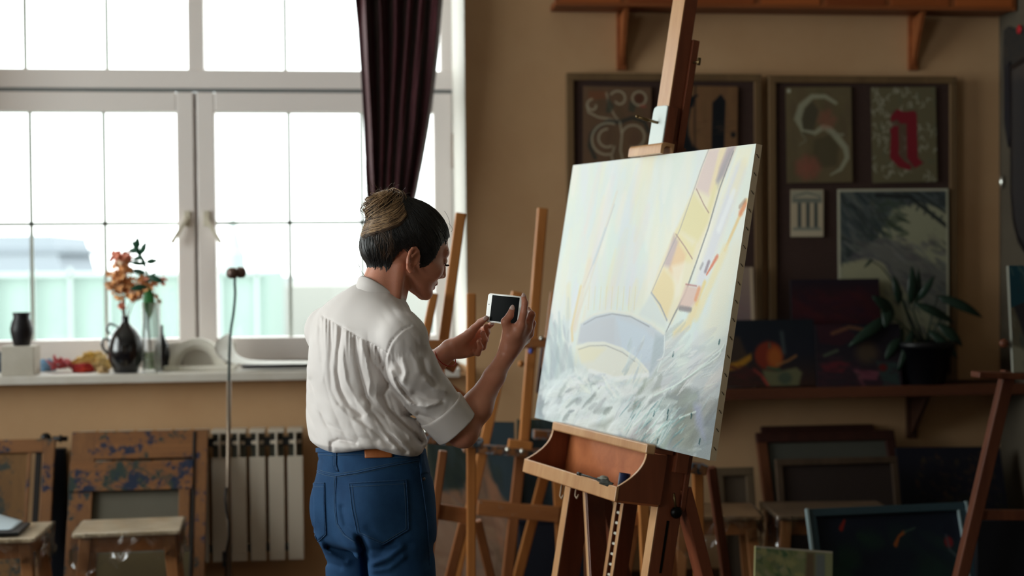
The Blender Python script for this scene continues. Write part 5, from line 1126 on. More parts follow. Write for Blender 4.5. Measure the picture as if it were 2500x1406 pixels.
for (a0,a1) in ((-.034,-.026),(wd+.026,wd+.034)):
    b=MB(); b.frame_box(p0,ex,ey,ez,(a0,-.03,-.004),(a1,h+.03,.018)); b.build('frame_edge',mat('frame_edge_pale',(.62,.70,.72),.4),o_)
b=MB(); b.frame_box(p0,ex,ey,ez,(wd-.004,0,.0),(wd+.001,h,.016)); b.build('frame_bead',mat('frame_edge_pale',(0,0,0)),o_)
# small garden painting
a=Art(130,110,(.50,.52,.36),34); a.dabs(160,(0,0,.65,1),.10,.06,.6,[(.56,.55,.36),(.42,.47,.28),(.62,.60,.50),(.30,.38,.26),(.66,.62,.42),(.25,.36,.24)],.8,.9); a.poly([(.66,.04),(.76,.04),(.78,1),(.62,1)],(.40,.32,.24),.9,3); a.poly([(.78,.05),(.90,.05),(.92,1),(.78,1)],(.42,.44,.45),.9,3); a.poly([(.90,0),(1,0),(1,1),(.92,1)],(.56,.57,.42),.9,2); a.poly([(0,0),(1,.0),(1,.03),(0,.03)],(.70,.66,.60)); a.blob(.35,.8,.12,.1,(.20,.40,.22),.7)
wall_art('garden_painting',a,(1845,1332),(2033,1346),(1838,1520),4.62,.016,'small light green garden sketch standing in front at the bottom right','painting',lean=.06,edge=(.62,.60,.42),relief=.0008)
c_=aty(1935,1520,4.66); b=MB(); b.box((c_[0]-.16,4.56,0),(c_[0]+.16,4.72,c_[2]-.004)); tag(b.build('crate',wood('crate_wood',(.40,.30,.2),(.3,.22,.14),.6,axis=0),bevel=.004),'low wooden crate under the small garden sketch','crate')
# dark sheet behind the right easel
b=MB(); p0=P2(2385,1272,4.85); p1=P2(2640,1276,4.85); b.box((p0[0],4.85,0),(p1[0],4.88,p0[2])); tag(b.build('board',mat('near_black_board',(.05,.055,.085),.8),bevel=.003),'near black board standing on the floor behind the right edge easel','board')
# ---- right wall: palettes, mirror
def QX(px,py,off=.0): return atx(px,py,XR-off)
pn=thing('palette','dark used paint palette with a red spot hanging high on the right wall','palette',QX(2478,180))
def wallpoly(name,pts,th,m,par,off=.0):
    w3=[QX(x,y,.01) for x,y in pts]; c=np.mean(w3,0); b=MB(); b.prism([(q[1]-c[1],q[2]-c[2]) for q in w3],(XR-off-th,c[1],c[2]),(0,1,0),(0,0,1),(1,0,0),0,th); return b.build(name,m,par)
wallpoly('board',[(2449,75),(2460,64),(2474,70),(2490,66),(2506,72),(2514,110),(2510,150),(2480,165),(2452,240),(2448,160)],.008,mat('palette_dark',(.20,.18,.16),.6,c2=(.13,.14,.15),nscale=40,noise=.5),pn)
b=MB(); b.ball(QX(2488,72,.014),(.006,.02,.02)); b.build('paint_blob',mat('red_blob',(.70,.10,.14),.4),pn,smooth=True)
pn2=thing('tool_rack','long dark tool rack hanging below the palette','rack',QX(2468,300)); wallpoly('board',[(2456,165),(2468,150),(2472,330),(2466,360),(2456,300)],.02,mat('rack_dark',(.10,.10,.13),.6),pn2)
mr_=thing('wall_mirror','tall dark mirror with rounded lower end on the right wall','mirror',QX(2500,400)); 
wallpoly('frame',[(2474,160),(2540,120),(2540,640),(2510,620),(2492,590),(2480,540),(2474,470)],.025,mat('mirror_frame',(.07,.07,.09),.4),mr_,.0)
wallpoly('glass',[(2481,172),(2534,140),(2534,610),(2512,598),(2498,575),(2487,530),(2481,470)],.004,mat('mirror_glass',(.35,.36,.38),.15,metal=.7),mr_,.025)
b=MB(); b.ball(QX(2445,444,.015),(.012,.016,.03)); o=b.build('wall_hook',M_knob,None,smooth=True); tag(o,'small shiny metal hook on the right wall edge','hook')
# ================================================================== the woman: one continuous body surface grown from a distance field
CRt=RC@V(1,0,0); CRt=nrm(V(CRt[0],CRt[1],0)); CUp=V(0,0,1); CFw=np.cross(CUp,CRt)
f32=np.float32
def K(px,py,d): return atd(px,py,d)
def smin(a,b,k):
    h=np.clip(.5+.5*(b-a)/k,0,1); return b*(1-h)+a*h-k*h*(1-h)
def smax(a,b,k): return -smin(-a,-b,k)
def ridge_c(X,Y,line,wd):
    return np.exp(-np.sqrt(-np.log(np.maximum(ridge(X,Y,line,wd),1e-30)))*1.0)
def cap(P,a,b,ra,rb):
    a=np.asarray(a,f32); b=np.asarray(b,f32); ba=b-a; pa=P-a; t=np.clip((pa@ba)/(ba@ba+1e-12),0,1)
    return np.sqrt(((pa-t[:,None]*ba)**2).sum(1))-(ra+(rb-ra)*t)
def chain(P,pts,rs,k=.004):
    d=None
    for i in range(len(pts)-1):
        q=cap(P,pts[i],pts[i+1],rs[i],rs[i+1]); d=q if d is None else smin(d,q,k)
    return d
def ell(P,c,r,M=None):
    q=P-np.asarray(c,f32)
    if M is not None: q=q@np.asarray(M,f32).T
    r=np.asarray(r,f32); a=q/r; k0=np.sqrt((a*a).sum(1)); k1=np.sqrt(((a/r)**2).sum(1))+1e-9
    return k0*(k0-1)/k1
def surfnets(f, lo, hi, h, blk=16):
    lo=np.asarray(lo,float); hi=np.asarray(hi,float); n=np.ceil((hi-lo)/(h*blk)).astype(int)
    bi=np.stack(np.meshgrid(*[np.arange(k) for k in n],indexing='ij'),-1).reshape(-1,3)
    ctr=(lo+(bi+.5)*blk*h).astype(f32); rad=blk*h*.87
    d=np.concatenate([f(ctr[i:i+4000]) for i in range(0,len(ctr),4000)]); act=bi[np.abs(d)<rad*1.35+.012]
    S=1<<20; keys=[];pos=[];quads=[]; m=blk+2
    off=np.stack(np.meshgrid(*[np.arange(m)-1]*3,indexing='ij'),-1)
    order=np.lexsort((act[:,2]//3,act[:,1]//3,act[:,0]//3)); act=act[order]
    for s in range(0,len(act),27):
        B=act[s:s+27]; I=B[:,None,None,None,:]*blk+off[None]; P=(lo+I*h)
        D=f(P.reshape(-1,3).astype(f32)).reshape(P.shape[:-1])
        if (D>0).all() or (D<0).all(): continue
        acc=np.zeros(D[:,:-1,:-1,:-1].shape+(3,)); cnt=np.zeros(acc.shape[:-1])
        c=blk+1
        for ax in range(3):
            o1,o2=[q for q in range(3) if q!=ax]
            for u in (0,1):
                for v in (0,1):
                    sl0=[slice(0,c)]*3; sl0[o1]=slice(u,u+c); sl0[o2]=slice(v,v+c); sl1=list(sl0); sl1[ax]=slice(1,c+1)
                    a=D[(slice(None),*sl0)]; b=D[(slice(None),*sl1)]; x=(a<0)!=(b<0); t=np.where(x,a/np.where(x,a-b,1),0)
                    cnt+=x; base=np.zeros(3); base[o1]=u; base[o2]=v
                    for q in range(3): acc[...,q]+=x*((t if q==ax else base[q]))
        mk=cnt>0
        Ic=I[:,:-1,:-1,:-1]; key=(Ic[...,0]+8)*S*S//S**0 if False else ((Ic[...,0]+8).astype(np.int64)*S+(Ic[...,1]+8))*S+(Ic[...,2]+8)
        vp=lo+(Ic+acc/np.maximum(cnt,1)[...,None])*h
        keys.append(key[mk]); pos.append(vp[mk])
        for ax in range(3):
            o1,o2=(ax+1)%3,(ax+2)%3
            a=D[:,1:c,1:c,1:c]; sh=[slice(1,c)]*3; sh[ax]=slice(2,c+1); b=D[(slice(None),*sh)]
            x=(a<0)!=(b<0); flip=(a<0)
            def cell(d1,d2):
                sl=[slice(1,c)]*3; sl[o1]=slice(1-d1,c-d1); sl[o2]=slice(1-d2,c-d2); return key[(slice(None),*sl)][x]
            q=np.stack([cell(1,1),cell(0,1),cell(0,0),cell(1,0)],-1); fl=flip[x]; q[~fl]=q[~fl][:,::-1]; quads.append(q)
    keys=np.concatenate(keys); pos=np.concatenate(pos); quads=np.concatenate(quads)
    uk,ix=np.unique(keys,return_index=True); Q=np.searchsorted(uk,quads); return pos[ix],Q
def meshobj(name,Vs,Q,m,parent,origin=None):
    off=rootloc(parent) if parent is not None else np.asarray(origin,float)
    me=bpy.data.meshes.new(name); n=len(Q); me.vertices.add(len(Vs)); me.vertices.foreach_set('co',(Vs-off).astype(f32).ravel())
    me.loops.add(n*4); me.polygons.add(n); me.loops.foreach_set('vertex_index',Q.astype(np.int32).ravel())
    me.polygons.foreach_set('loop_start',np.arange(0,n*4,4,dtype=np.int32)); me.polygons.foreach_set('loop_total',np.full(n,4,np.int32))
    me.update(calc_edges=True); me.validate(); me.polygons.foreach_set('use_smooth',np.ones(len(me.polygons),bool))
    me.materials.append(m); o=bpy.data.objects.new(name,me); COL.objects.link(o)
    if parent is not None: o.parent=parent
    else: o.location=tuple(off)
    return o
def pxof(P):
    q=(P-CAM)@RC; return 1250-q[:,0]/q[:,2]*FPX, 703+q[:,1]/q[:,2]*FPX
def ridge(X,Y,line,wd):
    """soft profile around a px polyline: 1 on it, 0 beyond wd"""
    d=np.full(X.shape,1e9,f32)
    for (ax,ay),(bx,by) in zip(line[:-1],line[1:]):
        dx,dy=bx-ax,by-ay; t=np.clip(((X-ax)*dx+(Y-ay)*dy)/(dx*dx+dy*dy+1e-9),0,1); d=np.minimum(d,(X-ax-t*dx)**2+(Y-ay-t*dy)**2)
    return np.exp(-d/(wd*wd))
# ---- head frame
TH,PI_=radians(67),radians(22)
hr=cos(TH)*CRt-sin(TH)*CFw; hh=sin(TH)*CRt+cos(TH)*CFw
hf=cos(PI_)*hh-sin(PI_)*CUp; hu=np.cross(hr,hf); hl=-hr
HS=1.02
HO=K(1010,637,3.33)-hr*.073
HM=np.array([hf,hl,hu]).astype(f32)          # world->local
def hloc(P): return ((P-HO.astype(f32))@HM.T)/HS
def hw(x,y,z): return HO+(hf*x+hl*y+hu*z)*HS
def sd_head(P):
    p=hloc(P); ay=np.abs(p[:,1]); q=np.stack([p[:,0],ay,p[:,2]],1)
    d=ell(p,(-.010,0,.056),(.093,.073,.080))
    d=smin(d,ell(p,(.040,0,.030),(.051,.058,.066)),.02)
    d=smin(d,ell(p,(.049,0,-.010),(.042,.046,.047)),.02)
    d=smin(d,cap(q,(.008,.048,-.022),(.076,.011,-.053),.0135,.0125),.022)
    d=smin(d,cap(q,(.0805,.0,-.0515),(.077,.010,-.053),.0125,.012),.010)
    d=smin(d,cap(q,(.0865,.005,.054),(.076,.038,.051),.0095,.0095),.012)      # brow
    d=smin(d,cap(q,(.068,.036,.006),(.040,.050,.010),.018,.016),.018)         # cheek bone
    d=smax(d,-ell(q,(.1000,.031,.034),(.015,.015,.0100)),.008)              # eye socket
    d=smin(d,ell(q,(.0775,.031,.032),(.0135,.014,.0115)),.002)             # lid-covered eye
    d=smin(d,cap(q,(.0880,.022,.0275),(.081,.042,.029),.0024,.002),.003)
    d=smin(d,cap(p,(.0895,0,.042),(.1030,0,.005),.0060,.0072),.008)        # nose
    d=smin(d,cap(q,(.096,.008,.000),(.089,.0115,-.001),.0058,.0056),.005)
    d=smin(d,cap(p,(.1035,0,.0035),(.094,0,-.004),.0058,.0045),.004)
    d=smin(d,cap(q,(.0925,.001,-.0195),(.080,.021,-.0255),.0062,.003),.006)   # upper lip
    d=smin(d,cap(q,(.0895,.0,-.0325),(.079,.018,-.0285),.0064,.003),.005)    # lower lip
    d=smax(d,-cap(q,(.0995,0,-.0262),(.083,.021,-.0270),.0013,.0008),.002)
    d=smax(d,-cap(p,(.0985,-.012,-.0435),(.0985,.012,-.0435),.0052,.0052),.006)
    # ears
    hx=[(.012,.071,.006),(.010,.075,.020),(.001,.079,.028),(-.012,.084,.026),(-.021,.087,.012),(-.019,.085,-.004),(-.011,.080,-.018),(-.002,.075,-.027),(.004,.071,-.020)]
    hx=[(-.004+.0150*cos(t_)-.0042*sin(t_),.0725+.0125*max(0,.55-.45*cos(t_-.3))*(1 if sin(t_)>-.6 else .6),.0015+.0265*sin(t_)) for t_ in [radians(g_) for g_ in (5,30,60,90,120,150,180,210,240,268,290)]]
    e=chain(q,hx,[.0028,.0032,.0036,.0038,.0038,.0038,.0036,.0036,.0040,.0050,.0045],.003)
    e=smin(e,ell(q,(-.006,.0765,.002),(.0145,.0032,.0245)),.004)
    e=smin(e,chain(q,[(-.004,.081,.020),(-.011,.084,.008),(-.008,.082,-.008)],[.0025,.003,.0028],.002),.003)
    e=smin(e,cap(q,(.005,.076,.000),(.005,.076,-.006),.004,.0035),.003)
    e=smax(e,-ell(q,(-.002,.083,.001),(.0075,.006,.011)),.003)
    return smin(d,e,.005)*HS
NB=K(928,752,3.375)       # base of the neck
SR=K(982,826,3.245); SL=K(802,806,3.50)
ER=K(1129,1054,3.315); WR=K(1236,868,3.405)
EL_=K(985,950,3.66); WL=K(1100,852,3.53)
PH=50*pi/180; PS=55*pi/180
def axes(ph): return cos(ph)*CRt-sin(ph)*CFw, sin(ph)*CRt+cos(ph)*CFw
def sd_neck(P):
    a=hw(-.028,0,-.01); d=cap(P,a,NB-CUp*.02,.050*HS,.053)
    d=smin(d,cap(P,hw(-.02,0,-.03),NB+CUp*.0-axes(PS)[1]*.02,.045,.055),.02)
    # sternomastoid cord from behind the ear to the collar bone
    d=smin(d,cap(P,hw(-.018,-.052,-.020),K(966,757,3.325),.007,.006),.028)
    return d
def sd_torso(P):
    d=cap(P,NB-CUp*.03,SR,.045,.036); d=smin(d,cap(P,NB-CUp*.03,SL,.045,.036),.03)
    la,fa=axes(PS); M=np.array([la,fa,CUp])
    d=smin(d,ell(P,K(878,880,3.38),(.125,.075,.15),M),.05); d=smin(d,ell(P,K(900,1080,3.37),(.115,.075,.17),M),.05)
    return d
def sd_arm_r(P):
    d=cap(P,SR,ER,.042,.034); 
    d=smin(d,cap(P,ER,ER+(WR-ER)*.32,.033,.0345),.02); d=smin(d,cap(P,ER+(WR-ER)*.32,ER+(WR-ER)*.72,.0345,.0245),.02)
    d=smin(d,cap(P,ER+(WR-ER)*.72,WR,.0245,.0205),.012); d=smin(d,cap(P,ER-CUp*.004,ER-nrm(WR-ER)*.006,.030,.026),.012)
    return d
RH=dict(mc=[K(1272,793,3.372),K(1287,800,3.395),K(1291,814,3.418),K(1283,829,3.436)])
def sd_hand_r(P):
    W0=WR; d=cap(P,W0,K(1256,838,3.405),.020,.021)
    for m_,r in zip(RH['mc'],(.0125,.013,.012,.011)): d=smin(d,cap(P,K(1246,850,3.405),m_,.017,r),.012)
    d=smin(d,cap(P,K(1241,846,3.395),K(1240,800,3.380),.018,.0115),.014)        # thenar
    d=smin(d,cap(P,K(1250,820,3.385),K(1268,800,3.385),.014,.012),.014)
    f=[ ([RH['mc'][0],K(1279,763,3.358),K(1281.5,739,3.357),K(1278.5,724,3.362)],[.0108,.0085,.0078,.0064]),
        ([RH['mc'][1],K(1298,768,3.393),K(1289,758,3.425),K(1272,760,3.437)],[.0110,.0088,.0082,.0070]),
        ([RH['mc'][2],K(1300,789,3.420),K(1290,781,3.448),K(1270,784,3.452)],[.0105,.0086,.0080,.0068]),
        ([RH['mc'][3],K(1294,812,3.438),K(1284,806,3.462),K(1266,808,3.462)],[.0095,.0078,.0072,.0062])]
    for pts,rs in f: d=smin(d,chain(P,pts,rs,.003),.006)
    d=smin(d,chain(P,[K(1240,803,3.380),K(1233.5,785,3.372),K(1245,770,3.375),K(1250.5,753.5,3.380)],[.0115,.0098,.0088,.0068],.004),.006)
    return d
def sd_arm_l(P):
    d=cap(P,SL,EL_,.042,.034); d=smin(d,cap(P,EL_,EL_+(WL-EL_)*.4,.033,.033),.02); d=smin(d,cap(P,EL_+(WL-EL_)*.4,WL,.033,.0235),.02); return d
LHm=[K(1158,817,3.545),K(1160,833,3.548),K(1157,847,3.540),K(1150,858,3.530)]
def sd_hand_l(P):
    d=cap(P,WL,K(1122,848,3.530),.0235,.022)
    for m_,r in zip(LHm,(.012,.0122,.0115,.0105)): d=smin(d,cap(P,K(1124,852,3.530),m_,.017,r),.012)
    d=smin(d,cap(P,K(1116,842,3.515),K(1147,816,3.502),.020,.0125),.014)
    d=smin(d,cap(P,K(1120,856,3.520),K(1143,860,3.515),.016,.012),.012)
    f=[ ([LHm[0],K(1179,806,3.545),K(1190,799,3.525),K(1201,790.5,3.497)],[.0105,.0085,.0078,.0065]),
        ([LHm[1],K(1184,829,3.535),K(1189,811,3.518),K(1186,797,3.502)],[.0105,.0086,.0078,.0066]),
        ([LHm[2],K(1179,847,3.520),K(1184,829,3.503),K(1179,813,3.496)],[.0100,.0082,.0076,.0064]),
        ([LHm[3],K(1167,862,3.507),K(1173,847,3.492),K(1169,834,3.487)],[.0092,.0075,.0069,.0060])]
    for pts,rs in f: d=smin(d,chain(P,pts,rs,.003),.005)
    d=smin(d,chain(P,[K(1146,816,3.502),K(1157,803,3.495),K(1173,787,3.485),K(1186,777.5,3.470)],[.0125,.0100,.0088,.0066],.004),.006)
    return d
BGRP=[(sd_head,HO,.17),(sd_neck,(NB+HO)/2,.17),(sd_torso,K(890,960,3.38),.42),(sd_arm_r,(SR+ER)/2,.22),(sd_arm_r,(ER+WR)/2,.17),(sd_hand_r,K(1268,795,3.40),.12),(sd_arm_l,(SL+EL_)/2,.22),(sd_arm_l,(EL_+WL)/2,.16),(sd_hand_l,K(1155,825,3.52),.11)]
def sd_body(P):
    lo=P.min(0); hi=P.max(0); d=np.full(len(P),.5,f32); big=len(P)>4000 and np.linalg.norm(hi-lo)>.6; done=[]
    for fn,c,r in BGRP:
        if fn in done: continue
        g=np.maximum(np.maximum(lo-c,c-hi),0)
        if np.sqrt((g**2).sum())>r+.03 and not big: continue
        done.append(fn); d=smin(d,fn(P),.010)
    return d.astype(f32)
M_skin=mat('skin',(.80,.55,.44),.42,spec=.45,c2=(.76,.49,.39),nscale=14,noise=.2,sss=.15,bump=.15,bscale=420)
Vb,Qb=surfnets(sd_body,K(740,1300,3.9)*0+np.minimum.reduce([K(700,1200,3.2),K(1320,1200,3.2),K(700,1200,3.75),K(1320,1200,3.75)]),np.maximum.reduce([K(700,430,3.2),K(1320,430,3.2),K(700,430,3.75),K(1320,430,3.75)]),.0024)
PO=K(905,1095,3.37)*V(1,1,0)
person=meshobj('person',Vb,Qb,M_skin,None,origin=PO)
tag(person,'person in white blouse and blue jeans, hair in a bun, photographing the painting','person')

# ---- blouse
la,fa=axes(PS); lap,fap=axes(PH)
secs=[(760,884,3.385,.115,.060),(800,880,3.385,.150,.085),(850,872,3.38,.150,.098),(900,868,3.38,.146,.104),(957,868,3.38,.150,.104),(1000,874,3.375,.160,.110),(1040,888,3.37,.168,.122),(1075,900,3.365,.172,.130),(1092,906,3.365,.168,.126)]
sz=np.array([K(s[1],s[0],s[2])[2] for s in secs])[::-1]; sc=np.array([K(s[1],s[0],s[2])[:2] for s in secs])[::-1]; sa=np.array([s[3] for s in secs])[::-1]; sb=np.array([s[4] for s in secs])[::-1]
zf=lambda u,v:(720+u/2.8117,680+v/2.8117)
Z=lambda *pts:[zf(*p) for p in pts]
VAL=[(Z((318,345),(296,500),(290,640),(310,760),(370,870),(450,940)),7,-.011),(Z((410,420),(430,560),(462,700),(520,900),(640,1060),(760,1190)),9,-.009),
     (Z((240,300),(252,450),(240,600),(252,760),(300,860)),9,-.005),(Z((110,700),(140,860),(220,1000),(430,1090),(560,1110)),10,-.006),(Z((640,720),(600,800),(640,900),(740,1000),(870,1120)),9,-.010),
     (Z((500,450),(530,560),(590,640),(615,700)),7,-.007),(Z((180,300),(175,430),(190,560)),6,-.003),(Z((560,480),(590,560),(620,640)),5,-.006),(Z((252,1200),(248,1130),(300,1105),(420,1130)),6,-.008),
     (Z((420,960),(560,1060),(660,1150)),7,-.005),(Z((480,800),(560,900),(620,940)),9,-.005),(Z((750,935),(820,950)),6,-.010)]
RID=[(Z((345,370),(330,550),(350,700),(430,850),(500,930)),8,.006),(Z((470,480),(520,700),(490,850),(570,990),(740,1130)),9,.007),(Z((120,780),(175,940),(330,1050),(520,1105)),10,.004),(Z((210,320),(210,500),(190,700)),9,.003),
     (Z((560,720),(560,820),(640,960),(790,1080)),9,.005),(Z((640,1110),(700,1160),(760,1200)),8,.005),(Z((280,860),(380,960),(520,1040)),8,.004)]
SLV=[(Z((690,560),(720,610),(735,650)),8,-.006),(Z((740,560),(760,640),(745,700)),8,.005),(Z((820,790),(900,830),(1010,840)),9,-.006),(Z((800,860),(900,880),(990,850)),7,.006),(Z((850,930),(930,960),(1000,1000)),7,-.006),(Z((700,700),(760,790),(840,860)),8,-.005),
     (Z((660,640),(700,740),(780,850)),7,.005),(Z((880,560),(900,640),(960,720)),9,-.004),(Z((900,700),(960,760),(1030,770)),8,.004),(Z((780,480),(830,560),(850,640)),9,.003)]
YOKE=[(784,770),(810,783),(834,798),(876,822),(919,844),(946,860)]
ARMH=[(1004,795),(985,803),(968,819),(955,835),(948,852),(942,872),(940,895)]
def fsin(P,s,sd): 
    r=np.random.RandomState(sd); o=np.zeros(len(P),f32)
    for _ in range(7):
        w_=r.randn(3)*s; w_[2]*=.45; o+=np.sin(P@w_.astype(f32)+r.rand()*6)
    return o/7
def sd_blouse(P,detail=True):
    z=P[:,2]; cx=np.interp(z,sz,sc[:,0]); cy=np.interp(z,sz,sc[:,1]); a=np.interp(z,sz,sa); b=np.interp(z,sz,sb)
    dx=P[:,0]-cx; dy=P[:,1]-cy; u=dx*la[0]+dy*la[1]; v=dx*fa[0]+dy*fa[1]
    k=np.sqrt((u/a)**2+(v/b)**2)+1e-6; d=(k-1)*np.minimum(a,b)*1.05
    zt=sz[-1]; d=smax(d,z-zt+.012,.05)
    # shoulders and upper back
    d=smin(d,cap(P,NB-CUp*.010-fa*.012,SL+CUp*.002,.056,.044),.035); d=smin(d,cap(P,NB-CUp*.010-fa*.012,SR,.056,.050),.03)
    d=smin(d,cap(P,K(905,745,3.40),K(845,790,3.44),.055,.055),.03)
    tz=sd_torso(P)-.016; d=smin(d,tz,.03)
    # right sleeve
    s=chain(P,[SR+V(0,0,0),K(1008,902,3.255),K(1050,968,3.285),K(1087,1014,3.30),K(1104,1033,3.305)],[.052,.054,.053,.0515,.049],.02)
    # left sleeve
    sl=chain(P,[SL,K(900,880,3.60),K(978,944,3.655)],[.05,.052,.048],.02)
    X,Y=pxof(P)
    if detail:
        near=((P-CAM)@(-RC[:,2]).astype(f32))
        w1=np.clip((3.40-near)/.05+.5,0,1)
        g=np.zeros(len(P),f32)
        for L_,wd,am in VAL: g+=am*.85*(.6*ridge(X,Y,L_,wd*.7)+.4*ridge_c(X,Y,L_,wd*1.3))
        for L_,wd,am in RID: g+=am*1.0*ridge_c(X,Y,L_,wd*1.2)
        ns=fsin(P,16,77); xs=X-(np.maximum(Y-800,0)**2)*.0009-14*ns; env=np.clip((Y-800)/40,0,1)*(.45+.9*np.clip(fsin(P,11,78)*2+.3,0,1))
        g+=.0040*env*(np.abs(np.sin(xs*.105+2*ns))**.8-.6)*np.clip((1120-Y)/60,.3,1)
        xd=(X*.80-Y*.60)+10*fsin(P,22,79); g+=.0015*np.clip(fsin(P,14,80)*2.5,0,1)*(np.abs(np.sin(xd*.13))-.6)
        g+=.0022*fsin(P,34,3)+.0012*fsin(P,80,5)
        # gathers hanging from the yoke
        gy=np.clip((Y-np.interp(X,[p[0] for p in YOKE],[p[1] for p in YOKE]))/4,0,1)*np.clip(1-(Y-np.interp(X,[p[0] for p in YOKE],[p[1] for p in YOKE]))/75,0,1)
        g+=.0016*gy*np.sin(X*.62+1.5*np.sin(X*.11))
        g-=.0022*ridge(X,Y,YOKE,2.0); 
        lr=np.clip((X-860)/80,0,1)*np.clip((Y-900)/80,0,1); g=g*(1+.6*lr)+.0009*fsin(P,190,9)*np.clip(fsin(P,20,10)*3,0,1)
        d=d-g*w1
        h=np.zeros(len(P),f32)
        for L_,wd,am in SLV: h+=am*1.35*(.5*ridge(X,Y,L_,wd*.8)+.5*ridge_c(X,Y,L_,wd*1.2))
        xe=(X*.95+Y*.30)+12*fsin(P,25,81); h+=.0018*np.clip(fsin(P,15,82)*2.2+.3,0,1)*(np.abs(np.sin(xe*.11))**.8-.6)
        xg=(X*.5+Y*.85)+6*fsin(P,40,83); h+=.0009*np.clip(fsin(P,24,84)*2.5,0,1)*(np.abs(np.sin(xg*.22))**.7-.6)
        s=s-h-.0011*fsin(P,42,11)-.0012*fsin(P,110,12)
    d=smin(d,s,.014); d=smin(d,sl,.02)
    if detail:
        d=d+.0032*ridge(X,Y,ARMH,2.4)-.0015*ridge(X,Y,[(x+5,y+2) for x,y in ARMH],4)
        yo=np.interp(X,[760,766,790,811,850,891,919,965,1000,1019,1032,1047],[1094,1096,1102,1105,1098,1089,1087,1102,1110,1113,1106,1094])
        zb_=K(900,0,3.36)[2]*0+ (1.48-(yo-633)/FPX*3.36)
        d=smax(d,(zb_+.012-P[:,2]),.022)
    # sleeve end plane
    ax=nrm(ER-K(1050,968,3.285)); e=(P-K(1108,1038,3.305).astype(f32))@ax.astype(f32); reg=np.sqrt(((P-K(1120,1050,3.31).astype(f32))**2).sum(1))
    d=np.where(reg<.09,smax(d,e,.006),d)
    return d.astype(f32)
M_shirt=mat('blouse_cotton',(.875,.845,.832),.62,spec=.3,sheen=.15,bump=.12,bscale=900)
lo=np.minimum.reduce([K(720,1130,3.15),K(1180,1130,3.15),K(720,1130,3.8),K(1180,1130,3.8)]); hi=np.maximum.reduce([K(720,670,3.15),K(1180,670,3.15),K(720,670,3.8),K(1180,670,3.8)])
Vs,Qs=surfnets(sd_blouse,lo,hi,.0028)
blouse=meshobj('blouse',Vs,Qs,M_shirt,person); blouse['label']='white cotton blouse with gathered back yoke'
# cuff: a turned-up band round the sleeve end
ca=K(1078,1003,3.298); cb_=K(1111,1041,3.308); cax=nrm(cb_-ca)
def sd_cuff(P):
    t=(P-ca.astype(f32))@cax.astype(f32); L=np.linalg.norm(cb_-ca); c=P-ca.astype(f32)-t[:,None]*cax.astype(f32); r=np.sqrt((c**2).sum(1))
    wob=.0022*fsin(P,60,21)+.0012*fsin(P,130,22); rr=.0565-.004*np.clip(t/L,0,1)
    d=np.abs(r-rr+wob)-.0035; d=smax(d,np.abs(t-L*.5)-L*.5-.006-.003*fsin(P,40,23),.004); return d.astype(f32)
Vc,Qc=surfnets(sd_cuff,np.minimum(ca,cb_)-.085,np.maximum(ca,cb_)+.085,.0024)
meshobj('cuff',Vc,Qc,M_shirt,blouse)
# collar band
def trace(fn,px,py,t0=2.9,t1=3.75,n=60):
    px=np.atleast_1d(np.asarray(px,float)); py=np.atleast_1d(np.asarray(py,float))
    R_=np.stack([(px-1250)/FPX,-(py-703)/FPX,-np.ones_like(px)],1)@RC.T; t=np.full(len(px),t0)
    for _ in range(n):
        d=fn((CAM+R_*t[:,None]).astype(f32)); t=np.minimum(t+np.clip(d,-.02,.5)*.75,t1)
    return CAM+R_*t[:,None], R_
cols=[];Nc=48
cc=hw(-.03,0,-.02); axn=nrm(hw(-.028,0,-.01)-NB)
ccen=NB+axn*.022; e1=nrm(la-axn*(la@axn)); e2=np.cross(axn,e1)
b=MB(); P=[]
for i in range(Nc+1):
    t=2*pi*i/Nc; rad_=e1*cos(t)*.0585+e2*sin(t)*.060; tilt=-.026*sin(t)   # front lower than back
    sgn=(rad_@fa)/.06
    base=ccen+rad_-CUp*(.030*sgn+.004); out=nrm(rad_)
    P.append([base-axn*.016+out*.004,base+out*.0025,base+axn*.013+out*.0015,base+axn*.0165-out*.002,base+axn*.013-out*.0035,base-axn*.01-out*.002])
b.surf(np.array(P)); b.build('collar',M_shirt,blouse,smooth=True)
# ---- jeans
M_jean=mat('denim',(.11,.225,.36),.85,c2=(.16,.30,.45),nscale=13,noise=.1,bump=.35,bscale=700,spec=.15)
M_jean2=mat('denim_seam',(.12,.22,.35),.85,c2=(.22,.34,.48),nscale=160,noise=.3,spec=.15); M_thread=mat('stitch_thread',(.27,.36,.44),.8)
js=[(1075,908,3.37,.140,.106),(1100,908,3.37,.154,.115),(1140,912,3.37,.160,.120),(1190,918,3.37,.162,.121),(1240,920,3.37,.165,.122),(1290,920,3.37,.164,.118),(1340,921,3.37,.158,.112)]
jz=np.array([K(s[1],s[0],s[2])[2] for s in js])[::-1]; jc=np.array([K(s[1],s[0],s[2])[:2] for s in js])[::-1]; ja=np.array([s[3] for s in js])[::-1]; jb=np.array([s[4] for s in js])[::-1]
PC=K(921,1260,3.37)
JV=[([(885,1325),(868,1300),(845,1280),(835,1240)],7,-.006),([(896,1420),(893,1370),(888,1335),(880,1315)],9,-.022),([(980,1335),(950,1362),(905,1380)],9,.008),([(900,1340),(930,1345),(960,1325)],8,-.006),([(770,1310),(795,1345),(840,1372),(850,1372)],8,.007),([(766,1330),(790,1370),(830,1385)],7,-.006),
    ([(800,1335),(840,1345),(880,1350)],7,-.005),([(900,1290),(940,1330),(1000,1330)],10,-.003),([(905,1395),(950,1388),(985,1360)],7,.006),([(820,1085),(818,1120),(822,1150)],5,-.004),([(780,1120),(800,1150),(815,1160)],6,-.003),([(1045,1105),(1052,1160)],5,-.003),([(770,1290),(775,1330)],6,-.003),([(1060,1330),(1045,1370)],8,-.004)]
